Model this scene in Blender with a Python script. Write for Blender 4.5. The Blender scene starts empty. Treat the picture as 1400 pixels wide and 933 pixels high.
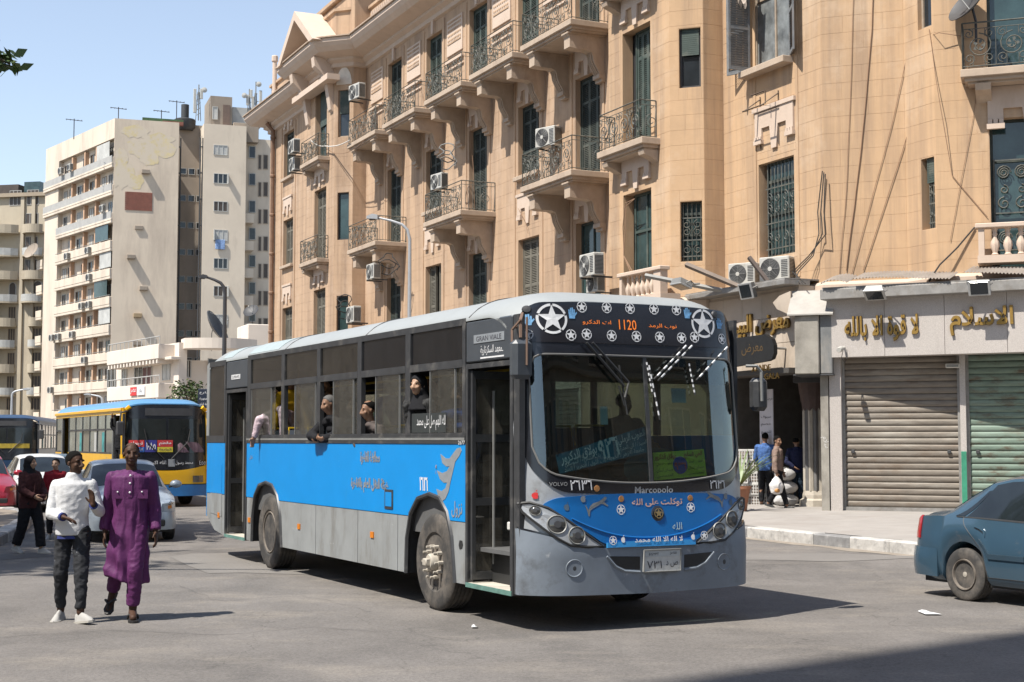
import bpy, bmesh, math, random
from math import sin, cos, pi, radians as R, sqrt, atan2
from mathutils import Vector, Matrix, noise
random.seed(7)
scn = bpy.context.scene
COL = scn.collection
# ------------------------------------------------------------------ camera
CAMZ = 1.8; FPX = 2000.0; PITCH = math.atan(135.5/FPX)
cd = bpy.data.cameras.new("camera"); cam = bpy.data.objects.new("camera", cd); COL.objects.link(cam)
cam.location = (0, 0, CAMZ); cam.rotation_euler = (pi/2+PITCH, 0, 0)
cd.sensor_width = 36.0; cd.lens = FPX/1400*36; cd.clip_start = .1; cd.clip_end = 5000
scn.camera = cam
# ------------------------------------------------------------------ sky and sun
SUN_AZ = R(52)      # shadows run this far to the right of straight away
SUN_EL = R(58)
w = bpy.data.worlds.new("World"); scn.world = w; w.use_nodes = True
nt = w.node_tree; bg = nt.nodes['Background']
sky = nt.nodes.new('ShaderNodeTexSky'); sky.sky_type = 'NISHITA'; sky.sun_disc = False
sky.sun_elevation = SUN_EL; sky.sun_rotation = pi+SUN_AZ
sky.altitude = 50; sky.air_density = 1.1; sky.dust_density = .45; sky.ozone_density = 3.0
hs = nt.nodes.new('ShaderNodeHueSaturation'); hs.inputs['Saturation'].default_value = .72
nt.links.new(sky.outputs[0], hs.inputs['Color']); nt.links.new(hs.outputs[0], bg.inputs[0]); bg.inputs[1].default_value = 0.12
sd = bpy.data.lights.new("sun", 'SUN'); sd.energy = 5.0; sd.angle = R(.5); sd.color = (1, .95, .87)
so = bpy.data.objects.new("sun", sd); COL.objects.link(so)
sdir = Vector((-sin(SUN_AZ)*cos(SUN_EL), -cos(SUN_AZ)*cos(SUN_EL), sin(SUN_EL)))
so.rotation_euler = sdir.to_track_quat('Z', 'Y').to_euler(); so.location = (0, -10, 40)
scn.view_settings.view_transform = 'Standard'; scn.view_settings.look = 'None'
scn.view_settings.exposure = 0.72; scn.view_settings.gamma = 1
scn.cycles.transparent_max_bounces = 24
scn.render.resolution_x = 1024; scn.render.resolution_y = 682

# ------------------------------------------------------------------ pixel rays (photo 1400x933) onto real planes
def ray(x, y):
    a = (x-700)/FPX; b = (466.5-y)/FPX
    return Vector((a, cos(PITCH)-b*sin(PITCH), sin(PITCH)+b*cos(PITCH)))
def gpt(x, y, z=0.):
    d = ray(x, y); t = (z-CAMZ)/d.z
    return Vector((0, 0, CAMZ))+d*t
def at(x, y, Y):
    d = ray(x, y); return Vector((0, 0, CAMZ))+d*(Y/d.y)

class Frame:
    """vertical plane: x along the wall (to the viewer's right), y into the wall, z up"""
    def __init__(s, ox, oy, ang):                     # ang: degrees of the inward-left heading of the wall
        s.a = R(ang); s.o = Vector((ox, oy)); s.t = Vector((sin(s.a), -cos(s.a))); s.i = Vector((cos(s.a), sin(s.a)))
        s.rz = s.a-pi/2
    def px(s, x, y, out=0.):                          # pixel -> (u, z) on the plane 'out' metres in front of the wall
        o = s.o-s.i*out; d = ray(x, y); d2 = Vector((d.x, d.y)); k = s.i.dot(o)/s.i.dot(d2)
        p = d2*k; return (p-o).dot(s.t), CAMZ+d.z*k
    def w(s, u, y, z): p = s.o+s.t*u+s.i*y; return Vector((p.x, p.y, z))

# ------------------------------------------------------------------ object helpers
def link(o, parent=None):
    COL.objects.link(o)
    if parent: o.parent = parent
    return o
def tag(o, label=None, cat=None, group=None, kind=None):
    if label: o['label'] = label
    if cat: o['category'] = cat
    if group: o['group'] = group
    if kind: o['kind'] = kind
    return o
def thing(name, label, cat, loc=(0, 0, 0), rz=0, group=None):
    o = bpy.data.objects.new(name, None); o.empty_display_size = .2
    link(o); o.location = loc; o.rotation_euler = (0, 0, rz)
    return tag(o, label, cat, group)
def copy_tree(o, parent=None):
    c = o.copy(); COL.objects.link(c)
    if parent: c.parent = parent
    for ch in list(o.children): copy_tree(ch, c)
    return c
def dup(o, loc, rz, label=None, scale=None):
    c = copy_tree(o); c.location = loc; c.rotation_euler = (0, 0, rz)
    if label: c['label'] = label
    if scale: c.scale = scale
    return c

class MB:
    def __init__(s): s.v = []; s.f = []; s.m = []
    def add(s, vs, fs, m=0):
        o = len(s.v); s.v += [tuple(p) for p in vs]; s.f += [tuple(i+o for i in f) for f in fs]; s.m += [m]*len(fs); return s
    def box(s, x0, x1, y0, y1, z0, z1, m=0, M=None):
        vs = [(x, y, z) for x in (x0, x1) for y in (y0, y1) for z in (z0, z1)]
        if M: vs = [M @ Vector(p) for p in vs]
        return s.add(vs, [(0, 1, 3, 2), (4, 6, 7, 5), (0, 4, 5, 1), (2, 3, 7, 6), (0, 2, 6, 4), (1, 5, 7, 3)], m)
    def bevbox(s, x0, x1, y0, y1, z0, z1, b, m=0, M=None):
        # box with chamfered edges
        vs = []; xs = (x0, x1); ys = (y0, y1); zs = (z0, z1)
        idx = {}
        for i in (0, 1):
            for j in (0, 1):
                for k in (0, 1):
                    sx, sy, sz = (1-2*i)*b, (1-2*j)*b, (1-2*k)*b
                    for ax, p in enumerate(((xs[i], ys[j]+sy, zs[k]+sz), (xs[i]+sx, ys[j], zs[k]+sz), (xs[i]+sx, ys[j]+sy, zs[k]))):
                        idx[i, j, k, ax] = len(vs); vs.append(p)
        if M: vs = [M @ Vector(p) for p in vs]
        f = []
        I = idx
        for i in (0, 1): f.append((I[i,0,0,0], I[i,1,0,0], I[i,1,1,0], I[i,0,1,0]))
        for j in (0, 1): f.append((I[0,j,0,1], I[1,j,0,1], I[1,j,1,1], I[0,j,1,1]))
        for k in (0, 1): f.append((I[0,0,k,2], I[1,0,k,2], I[1,1,k,2], I[0,1,k,2]))
        for i in (0, 1):
            for j in (0, 1): f.append((I[i,j,0,0], I[i,j,1,0], I[i,j,1,1], I[i,j,0,1]))
            for k in (0, 1): f.append((I[i,0,k,0], I[i,1,k,0], I[i,1,k,2], I[i,0,k,2]))
        for j in (0, 1):
            for k in (0, 1): f.append((I[0,j,k,1], I[1,j,k,1], I[1,j,k,2], I[0,j,k,2]))
        for i in (0, 1):
            for j in (0, 1):
                for k in (0, 1): f.append((I[i,j,k,0], I[i,j,k,1], I[i,j,k,2]))
        return s.add(vs, f, m)
    def tube(s, pts, r, n=6, m=0, cap=True, rs=None):
        P = [Vector(p) for p in pts]; rings = []; up = None
        for i, p in enumerate(P):
            d = (P[min(i+1, len(P)-1)]-P[max(i-1, 0)])
            if d.length < 1e-9: d = Vector((0, 0, 1))
            d.normalize()
            if up is None:
                up = Vector((0, 0, 1)) if abs(d.z) < .9 else Vector((1, 0, 0))
            a = d.cross(up)
            if a.length < 1e-6: a = d.cross(Vector((0, 1, 0)))
            a.normalize(); b = a.cross(d); up = b
            rr = rs[i] if rs else r
            rings.append([p+a*(cos(2*pi*k/n)*rr)+b*(sin(2*pi*k/n)*rr) for k in range(n)])
        vs = [q for rg in rings for q in rg]; fs = []
        for i in range(len(P)-1):
            for k in range(n): fs.append((i*n+k, i*n+(k+1) % n, (i+1)*n+(k+1) % n, (i+1)*n+k))
        if cap: fs.append(tuple(range(n))); fs.append(tuple(range(len(vs)-n, len(vs))))
        return s.add(vs, fs, m)
    def lathe(s, prof, n=16, m=0, M=None, a0=0, a1=2*pi, cap=True):
        full = abs(a1-a0-2*pi) < 1e-6; c = n if full else n+1
        vs = [(r*cos(a0+(a1-a0)*k/n), r*sin(a0+(a1-a0)*k/n), z) for r, z in prof for k in range(c)]
        if M: vs = [M @ Vector(p) for p in vs]
        fs = []
        for i in range(len(prof)-1):
            for k in range(n): fs.append((i*c+k, i*c+(k+1) % c, (i+1)*c+(k+1) % c, (i+1)*c+k))
        if full and cap:
            if prof[0][0] > 1e-5: fs.append(tuple(range(c)))
            if prof[-1][0] > 1e-5: fs.append(tuple(range(len(vs)-c, len(vs))))
        return s.add(vs, fs, m)
    def ball(s, c, r, n=10, m=0, sc=(1, 1, 1), M=None):
        k = max(4, n//2); prof = [(sin(pi*i/k), -cos(pi*i/k)) for i in range(k+1)]
        T = Matrix.Translation(c) @ Matrix.Diagonal((r*sc[0], r*sc[1], r*sc[2], 1))
        if M: T = M @ T
        return s.lathe([(max(p[0], 1e-4), p[1]) for p in prof], n, m, T)
    def prism(s, poly, y0, y1, m=0, M=None, ax='y'):
        # poly in (a,b); extruded along ax
        def P(a, b, c):
            return {'y': (a, c, b), 'x': (c, a, b), 'z': (a, b, c)}[ax]
        n = len(poly); vs = [P(a, b, y0) for a, b in poly]+[P(a, b, y1) for a, b in poly]
        if M: vs = [M @ Vector(p) for p in vs]
        fs = [tuple(range(n)), tuple(range(2*n-1, n-1, -1))]+[(i, (i+1) % n, n+(i+1) % n, n+i) for i in range(n)]
        return s.add(vs, fs, m)
    def grid(s, fn, nu, nv, m=0, closeu=False):
        vs = [fn(i/nu, j/nv) for j in range(nv+1) for i in range(nu+1)]
        fs = [(j*(nu+1)+i, j*(nu+1)+i+1, (j+1)*(nu+1)+i+1, (j+1)*(nu+1)+i) for j in range(nv) for i in range(nu)]
        return s.add(vs, fs, m)
    def shell(s, fn, nu, nv, th, m=0):
        """grid with thickness: fn(u,v,off)"""
        a = [fn(i/nu, j/nv, 0) for j in range(nv+1) for i in range(nu+1)]
        b = [fn(i/nu, j/nv, th) for j in range(nv+1) for i in range(nu+1)]
        N = len(a); W = nu+1
        fs = []
        for j in range(nv):
            for i in range(nu):
                q = (j*W+i, j*W+i+1, (j+1)*W+i+1, (j+1)*W+i); fs.append(q); fs.append(tuple(N+k for k in reversed(q)))
        bd = [(i, i+1) for i in range(nu)]+[(j*W+nu, (j+1)*W+nu) for j in range(nv)]+[(nv*W+i+1, nv*W+i) for i in range(nu-1, -1, -1)]+[((j+1)*W, j*W) for j in range(nv-1, -1, -1)]
        for p, q in bd: fs.append((p, q, N+q, N+p))
        return s.add(a+b, fs, m)
    def mesh(s, name, mats, smooth=False, angle=40, fix=True):
        me = bpy.data.meshes.new(name); me.from_pydata(s.v, [], s.f)
        for mt in (mats if isinstance(mats, (list, tuple)) else [mats]): me.materials.append(mt)
        if any(s.m): me.polygons.foreach_set('material_index', s.m)
        if fix:
            b = bmesh.new(); b.from_mesh(me); bmesh.ops.remove_doubles(b, verts=b.verts, dist=1e-5)
            bmesh.ops.recalc_face_normals(b, faces=b.faces); b.to_mesh(me); b.free()
        if smooth:
            me.polygons.foreach_set('use_smooth', [True]*len(me.polygons))
            try: me.set_sharp_from_angle(angle=R(angle))
            except Exception: pass
        me.update(); return me
    def build(s, name, mats, parent=None, smooth=False, loc=None, rz=None, angle=40, fix=True):
        o = bpy.data.objects.new(name, s.mesh(name, mats, smooth, angle, fix)); link(o, parent)
        if loc is not None: o.location = loc
        if rz is not None: o.rotation_euler = (0, 0, rz)
        return o
def inst(name, me, parent, loc=(0, 0, 0), rot=None, scale=None):
    o = bpy.data.objects.new(name, me); link(o, parent); o.location = loc
    if rot: o.rotation_euler = rot
    if scale: o.scale = scale
    return o

# ------------------------------------------------------------------ materials
_mc = {}
def mat(name, col, rough=.6, metal=0., var=.12, scale=4., bump=0., bscale=40., spec=.5, emit=None, dirt=None, dscale=1.2, stretch=None, coat=0., wear=None):
    if name in _mc: return _mc[name]
    m = bpy.data.materials.new(name); m.use_nodes = True; nt = m.node_tree; N = nt.nodes; L = nt.links
    b = N['Principled BSDF']; b.inputs['Roughness'].default_value = rough; b.inputs['Metallic'].default_value = metal
    b.inputs['Specular IOR Level'].default_value = spec
    if coat: b.inputs['Coat Weight'].default_value = coat; b.inputs['Coat Roughness'].default_value = .08
    c = (*col, 1) if len(col) == 3 else col
    geo = N.new('ShaderNodeNewGeometry'); vec = geo.outputs['Position']
    if stretch:
        mp = N.new('ShaderNodeMapping'); mp.inputs['Scale'].default_value = stretch; L.new(vec, mp.inputs[0]); svec = mp.outputs[0]
    else: svec = vec
    last = None
    if var:
        n = N.new('ShaderNodeTexNoise'); n.inputs['Scale'].default_value = scale; n.inputs['Detail'].default_value = 5; n.inputs['Roughness'].default_value = .65
        L.new(svec, n.inputs['Vector'])
        mx = N.new('ShaderNodeMix'); mx.data_type = 'RGBA'
        mx.inputs[6].default_value = tuple(min(1, x*(1-var)) for x in c[:3])+(1,); mx.inputs[7].default_value = tuple(min(1, x*(1+var)) for x in c[:3])+(1,)
        rp = N.new('ShaderNodeMapRange'); rp.inputs[1].default_value = .3; rp.inputs[2].default_value = .7
        L.new(n.outputs[0], rp.inputs[0]); L.new(rp.outputs[0], mx.inputs[0]); last = mx.outputs[2]
    for dd in ([dirt] if dirt else [])+([wear] if wear else []):
        dcol, lo, hi, dsc, dst = dd
        n = N.new('ShaderNodeTexNoise'); n.inputs['Scale'].default_value = dsc; n.inputs['Detail'].default_value = 8; n.inputs['Roughness'].default_value = .7
        if dst:
            mp2 = N.new('ShaderNodeMapping'); mp2.inputs['Scale'].default_value = dst; L.new(vec, mp2.inputs[0]); L.new(mp2.outputs[0], n.inputs['Vector'])
        else: L.new(vec, n.inputs['Vector'])
        rp = N.new('ShaderNodeMapRange'); rp.inputs[1].default_value = lo; rp.inputs[2].default_value = hi; L.new(n.outputs[0], rp.inputs[0])
        mx = N.new('ShaderNodeMix'); mx.data_type = 'RGBA'; L.new(rp.outputs[0], mx.inputs[0])
        if last: L.new(last, mx.inputs[6])
        else: mx.inputs[6].default_value = c
        mx.inputs[7].default_value = (*dcol, 1); last = mx.outputs[2]
    if last: L.new(last, b.inputs['Base Color'])
    else: b.inputs['Base Color'].default_value = c
    if bump:
        n = N.new('ShaderNodeTexNoise'); n.inputs['Scale'].default_value = bscale; n.inputs['Detail'].default_value = 4
        L.new(svec, n.inputs['Vector']); bp = N.new('ShaderNodeBump'); bp.inputs['Strength'].default_value = bump; bp.inputs['Distance'].default_value = .02
        L.new(n.outputs[0], bp.inputs['Height']); L.new(bp.outputs[0], b.inputs['Normal'])
    if emit: b.inputs['Emission Color'].default_value = (*emit[0], 1); b.inputs['Emission Strength'].default_value = emit[1]
    _mc[name] = m; return m
def glass(name, tint=(.5, .55, .53), refl=.08, rough=.01, dust=.0):
    """thin sheet of glass: mirror reflection over a tinted clear body"""
    if name in _mc: return _mc[name]
    m = bpy.data.materials.new(name); m.use_nodes = True; nt = m.node_tree; N = nt.nodes; L = nt.links
    N.remove(N['Principled BSDF']); out = N['Material Output']
    t = N.new('ShaderNodeBsdfTransparent'); t.inputs[0].default_value = (*tint, 1)
    g = N.new('ShaderNodeBsdfGlossy'); g.inputs['Roughness'].default_value = rough; g.inputs[0].default_value = (1, 1, 1, 1)
    fr = N.new('ShaderNodeLayerWeight'); fr.inputs[0].default_value = .5
    mr = N.new('ShaderNodeMapRange'); mr.inputs[3].default_value = refl; mr.inputs[4].default_value = .9
    pw = N.new('ShaderNodeMath'); pw.operation = 'POWER'; pw.inputs[1].default_value = 4.5; L.new(fr.outputs['Facing'], pw.inputs[0]); L.new(pw.outputs[0], mr.inputs[0])
    mx = N.new('ShaderNodeMixShader'); L.new(mr.outputs[0], mx.inputs[0]); L.new(t.outputs[0], mx.inputs[1]); L.new(g.outputs[0], mx.inputs[2])
    res = mx.outputs[0]
    if dust:
        d = N.new('ShaderNodeBsdfDiffuse'); d.inputs[0].default_value = (.45, .41, .34, 1)
        geo = N.new('ShaderNodeNewGeometry'); n = N.new('ShaderNodeTexNoise'); n.inputs['Scale'].default_value = 6; n.inputs['Detail'].default_value = 6; L.new(geo.outputs['Position'], n.inputs['Vector'])
        m2 = N.new('ShaderNodeMapRange'); m2.inputs[1].default_value = .3; m2.inputs[2].default_value = .8; m2.inputs[3].default_value = dust*.4; m2.inputs[4].default_value = dust*1.6; L.new(n.outputs[0], m2.inputs[0])
        mx2 = N.new('ShaderNodeMixShader'); L.new(m2.outputs[0], mx2.inputs[0]); L.new(res, mx2.inputs[1]); L.new(d.outputs[0], mx2.inputs[2]); res = mx2.outputs[0]
    L.new(res, out.inputs[0]); _mc[name] = m; return m

# ------------------------------------------------------------------ lettering (flat print, shaped Arabic)
_AR = {'ا':'FE8D','أ':'FE83','ب':'FE8F','ة':'FE93','ت':'FE95','ث':'FE99','ج':'FE9D','ح':'FEA1','خ':'FEA5','د':'FEA9','ذ':'FEAB','ر':'FEAD','ز':'FEAF','س':'FEB1','ش':'FEB5','ص':'FEB9','ض':'FEBD','ط':'FEC1','ظ':'FEC5','ع':'FEC9','غ':'FECD','ف':'FED1','ق':'FED5','ك':'FED9','ل':'FEDD','م':'FEE1','ن':'FEE5','ه':'FEE9','و':'FEED','ى':'FEEF','ي':'FEF1','ئ':'FE89','إ':'FE87'}
_NOJ = set('اأإدذرزوةى')
def shape_ar(t):
    words = []
    for w_ in t.split(' '):
        if not any(c in _AR for c in w_):
            words.append(w_); continue
        out = []; i = 0; prev = False
        while i < len(w_):
            c = w_[i]
            if c not in _AR: out.append(c); prev = False; i += 1; continue
            nx = w_[i+1] if i+1 < len(w_) else ''
            if c == 'ل' and nx in 'اإأ' and nx:
                out.append(chr(0xFEFC if prev else 0xFEFB)); prev = False; i += 2; continue
            base = int(_AR[c], 16); nxt = (nx in _AR) and c not in _NOJ
            if c in _NOJ: out.append(chr(base+(1 if prev else 0))); prev = False
            else:
                out.append(chr(base+(3 if prev and nxt else 2 if nxt else 1 if prev else 0))); prev = nxt
            i += 1
        words.append(''.join(reversed(out)))
    return ' '.join(reversed(words))
def text_mb(s, h, ext=0.0, bold=0.0, res=2, width=None):
    """lettering as (verts, faces) in x,z facing -y, centred on 0,0; h = overall height"""
    c = bpy.data.curves.new('t', 'FONT'); c.body = s; c.extrude = ext; c.offset = bold; c.resolution_u = res
    o = bpy.data.objects.new('t', c); COL.objects.link(o)
    dg = bpy.context.evaluated_depsgraph_get(); ev = o.evaluated_get(dg); me = ev.to_mesh()
    vs = [v.co.copy() for v in me.vertices]; fs = [tuple(p.vertices) for p in me.polygons]; ev.to_mesh_clear()
    bpy.data.objects.remove(o); bpy.data.curves.remove(c)
    if not vs: return [], []
    x0, x1 = min(v.x for v in vs), max(v.x for v in vs); y0, y1 = min(v.y for v in vs), max(v.y for v in vs)
    k = h/max(1e-6, y1-y0); kx = width/max(1e-6, x1-x0) if width else k
    return [Vector(((v.x-(x0+x1)/2)*kx, -v.z, (v.y-(y0+y1)/2)*k)) for v in vs], fs
def lettering(s, h, mtl, parent, M=None, fn=None, ext=0., bold=0., width=None, name='lettering', ar=True):
    vs, fs = text_mb(shape_ar(s) if ar else s, h, ext, bold, width=width)
    if fn: vs = [fn(v) for v in vs]
    elif M: vs = [M @ v for v in vs]
    return MB().add(vs, fs).build(name, mtl, parent, fix=False)

def lerp(a, b, t): return a+(b-a)*t
def pl(pts, x):
    """piecewise linear"""
    if x <= pts[0][0]: return pts[0][1]
    for (a, b), (c, d) in zip(pts, pts[1:]):
        if x <= c: return lerp(b, d, (x-a)/(c-a) if c > a else 0)
    return pts[-1][1]
def sm(pts, x):
    """smooth piecewise"""
    if x <= pts[0][0]: return pts[0][1]
    for (a, b), (c, d) in zip(pts, pts[1:]):
        if x <= c:
            t = (x-a)/(c-a) if c > a else 0; t = t*t*(3-2*t); return lerp(b, d, t)
    return pts[-1][1]
# ================================================================== MATERIALS
M_plaster = mat('plaster_tan', (.48, .318, .186), .9, var=.08, scale=1.2, bump=.15, bscale=60, dirt=((.27, .185, .125), .44, .72, .8, (2.4, 2.4, .11)), wear=((.56, .43, .31), .50, .80, .40, None))
M_plaster_f = mat('plaster_rose', (.43, .294, .19), .9, var=.08, scale=1.5, bump=.1, bscale=50, dirt=((.23, .155, .105), .44, .72, .8, (2.2, 2.2, .12)), wear=((.50, .37, .27), .54, .80, .35, None))
M_joint = mat('joint_mortar', (.36, .215, .12), .95, var=.1)
M_stucco = mat('stucco_cream', (.52, .41, .325), .85, var=.06, scale=2, dirt=((.40, .29, .21), .55, .85, 1.2, (1, 1, .3)))
M_slab = mat('slab_concrete', (.41, .32, .24), .9, var=.1, scale=3, bump=.15, dirt=((.26, .19, .14), .5, .8, 1.5, (1, 1, .4)))
M_green = mat('shutter_green', (.036, .046, .040), .75, var=.2, scale=3, dirt=((.14, .14, .11), .52, .8, 2, None))
M_green2 = mat('shutter_teal', (.045, .064, .054), .7, var=.2, scale=3, dirt=((.16, .16, .13), .5, .8, 2, None))
M_shbrown = mat('shutter_dusty', (.13, .12, .095), .75, var=.2, scale=3)
M_shgrey = mat('shutter_grey', (.15, .155, .16), .75, var=.25, scale=4, dirt=((.25, .22, .19), .5, .75, 3, None))
M_iron = mat('wrought_iron', (.07, .075, .068), .7, var=.3, scale=8, dirt=((.17, .15, .11), .45, .75, 5, None))
M_dark = mat('shade_backing', (.012, .012, .013), .9, var=0)  # near-black sheet stands in for the unlit space behind openings and slats
M_pane = mat('window_pane', (.018, .022, .026), .06, var=.3, scale=1.5, spec=.6)
M_panegreen = mat('window_pane_green', (.03, .055, .055), .1, var=.4, scale=1.5, spec=.6)
M_wood = mat('window_wood', (.30, .24, .18), .7, var=.2, scale=6)
M_white = mat('ac_white', (.43, .42, .385), .5, var=.08, scale=6, dirt=((.34, .31, .26), .5, .8, 4, (1, 1, .4)))
M_grey = mat('grey_metal', (.22, .22, .21), .55, .3, var=.15, scale=5)
M_dgrey = mat('dark_metal', (.05, .05, .052), .55, .2, var=.2, scale=6)
M_black = mat('black_rubber', (.018, .018, .018), .6, var=.2)
M_cable = mat('cable_black', (.03, .028, .026), .7, var=.1)
M_cablebr = mat('cable_brown', (.25, .15, .09), .8, var=.1)
M_cablew = mat('cable_white', (.62, .59, .54), .6, var=.1)
M_asphalt = mat('asphalt', (.142, .129, .117), .92, var=.22, scale=.6, bump=.6, bscale=120, dirt=((.085, .078, .072), .50, .70, .32, (1, .35, 1)), wear=((.215, .19, .16), .52, .74, .8, (.6, 1, 1)))
M_pave = mat('pavement_slabs', (.285, .262, .238), .9, var=.1, scale=2, bump=.2, bscale=30, dirt=((.22, .19, .165), .5, .8, .8, None))
M_kerb1 = mat('kerb_pale', (.42, .40, .37), .9, var=.2, scale=5, bump=.3, bscale=20, dirt=((.16, .155, .15), .5, .75, 4, None))
M_kerb2 = mat('kerb_dark', (.20, .195, .19), .9, var=.25, scale=5, bump=.3, bscale=20, dirt=((.36, .34, .31), .55, .75, 5, None))
def asphalt_detail():
    nt = M_asphalt.node_tree; N = nt.nodes; L = nt.links; b = N['Principled BSDF']
    # fine aggregate speckle and thin cracks
    geo = N.new('ShaderNodeNewGeometry'); v = N.new('ShaderNodeTexVoronoi'); v.inputs['Scale'].default_value = 55; L.new(geo.outputs['Position'], v.inputs['Vector'])
    src = b.inputs['Base Color'].links[0].from_socket
    r = N.new('ShaderNodeMapRange'); r.inputs[1].default_value = 0; r.inputs[2].default_value = 1; r.inputs[3].default_value = .78; r.inputs[4].default_value = 1.25; L.new(v.outputs['Color'], r.inputs[0])
    m = N.new('ShaderNodeMix'); m.data_type = 'RGBA'; m.blend_type = 'MULTIPLY'; m.inputs[0].default_value = 1; L.new(src, m.inputs[6]); L.new(r.outputs[0], m.inputs[7])
    n = N.new('ShaderNodeTexNoise'); n.inputs['Scale'].default_value = .22; n.inputs['Detail'].default_value = 7; n.inputs['Distortion'].default_value = .6; L.new(geo.outputs['Position'], n.inputs['Vector'])
    c = N.new('ShaderNodeMath'); c.operation = 'SUBTRACT'; c.inputs[1].default_value = .5; L.new(n.outputs[0], c.inputs[0])
    a = N.new('ShaderNodeMath'); a.operation = 'ABSOLUTE'; L.new(c.outputs[0], a.inputs[0])
    r2 = N.new('ShaderNodeMapRange'); r2.inputs[1].default_value = 0; r2.inputs[2].default_value = .0022; r2.inputs[3].default_value = .72; r2.inputs[4].default_value = 1; L.new(a.outputs[0], r2.inputs[0])
    m2 = N.new('ShaderNodeMix'); m2.data_type = 'RGBA'; m2.blend_type = 'MULTIPLY'; m2.inputs[0].default_value = 1; L.new(m.outputs[2], m2.inputs[6]); L.new(r2.outputs[0], m2.inputs[7])
    L.new(m2.outputs[2], b.inputs['Base Color'])
asphalt_detail()
# ================================================================== GROUND
g = MB().grid(lambda u, v: (-700+1400*u, -200+1600*v, 0), 40, 40).build('road', M_asphalt); tag(g, kind='structure')
FA = Frame(2.88, 42.03, 25)
# pavement in front of the shops, falling to the kerb
KO = 4.9
def pave_z(out): return .19+.07*max(0, min(1, (KO-out)/KO))
pv = MB()
us = [-80+i*4 for i in range(41)]
for a, b in zip(us, us[1:]):
    for o0, o1 in ((KO-.28, 2.4), (2.4, 0), (0, -40)):
        pv.add([FA.w(a, -o0, pave_z(o0)), FA.w(b, -o0, pave_z(o0)), FA.w(b, -o1, pave_z(o1)), FA.w(a, -o1, pave_z(o1))], [(0, 1, 2, 3)])
pavement = pv.build('pavement', M_pave); tag(pavement, kind='structure')
ks = [MB().bevbox(.004, .996, -.01+d, .29, -.05, .195+e, .022).mesh('kerb_stone', m) for d, e, m in ((0, 0, M_kerb1), (.008, -.006, M_kerb2), (-.006, .004, M_kerb1), (.004, -.01, M_kerb2))]
for i in range(-45, 34):
    p = FA.w(i, -KO, 0)
    inst('kerb_stone', ks[(i*7+i//3) % 4], pavement, p, (R(random.uniform(-.6, .6)), 0, FA.rz+R(random.uniform(-.4, .4))))
# road patch and worn edge
def road_patch(pts, m, z=.004):
    return MB().add([gpt(x, y, z) for x, y in pts], [tuple(range(len(pts)))])
M_patch = mat('asphalt_patch', (.165, .152, .138), .92, var=.1, scale=.8, bump=.5, bscale=90)
tag(road_patch([(232, 761), (262, 757), (330, 756), (420, 757), (500, 790), (420, 786), (330, 783), (285, 784), (258, 774)], M_patch).build('road_patch', M_patch), kind='structure')
M_tar = mat('asphalt_tar', (.075, .072, .07), .85, var=.15, scale=2, bump=.3, bscale=60)
tag(road_patch([(0, 758), (120, 752), (200, 750), (120, 757), (0, 766)], M_tar).build('road_seam', M_tar), kind='structure')
gd = MB(); rg = random.Random(3); xs = [-40+.5*i for i in range(140)]; wv = [.18+.35*abs(noise.noise((x*.6, 3, 1)))+.1*rg.random() for x in xs]
gd.add([FA.w(x, -KO-.012, .004) for x in xs]+[FA.w(x, -KO-.012-q, .004) for x, q in zip(xs, wv)], [(i, i+1, len(xs)+i+1, len(xs)+i) for i in range(len(xs)-1)])
tag(gd.build('gutter_dust', mat('gutter_dust', (.235, .20, .16), .95, var=.25, scale=5, bump=.3, bscale=60)), kind='structure')
def blotch(px, py, rx, ry, m, nm, z, seed):
    c = gpt(px, py); n = 26; pts = [(c.x+rx*cos(2*pi*k/n)*(1+.5*noise.noise((cos(2*pi*k/n)*1.5+seed, sin(2*pi*k/n)*1.5, seed))), c.y+ry*sin(2*pi*k/n)*(1+.5*noise.noise((seed, cos(2*pi*k/n)*1.5, sin(2*pi*k/n)*1.5))), z) for k in range(n)]
    tag(MB().add(pts, [tuple(range(n))]).build(nm, m), kind='structure')
M_patch2 = mat('asphalt_patch_dark', (.115, .106, .098), .92, var=.15, scale=1.2, bump=.5, bscale=90)
blotch(1060, 762, 2.2, .9, M_patch, 'road_patch', .0045, 9.2)
def crack(pts, r=.012):
    P = [gpt(x, y, .001) for x, y in pts]; Q = []
    for a, b in zip(P, P[1:]):
        n = max(3, int((b-a).length/.15))
        for i in range(n): q = a.lerp(b, i/n); q += Vector((noise.noise(q*2.1), noise.noise(q*2.7+Vector((5, 5, 5))), 0))*.10; q.z = .0055; Q.append(q)
    vs = []
    for i, q in enumerate(Q): w_ = r*(.5+abs(noise.noise(q*5))); vs += [q+Vector((0, w_, 0)), q-Vector((0, w_*1.2, 0))]
    tag(MB().add(vs, [(2*i, 2*i+2, 2*i+3, 2*i+1) for i in range(len(Q)-1)]).build('road_crack', M_tarc, fix=False), kind='structure')
M_tarc = mat('crack_dark', (.075, .07, .066), .95, var=.2)
crack([(0, 872), (140, 862), (300, 868), (430, 858), (560, 866)], .006); crack([(240, 800), (300, 822), (420, 815), (520, 840)], .006)
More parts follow.
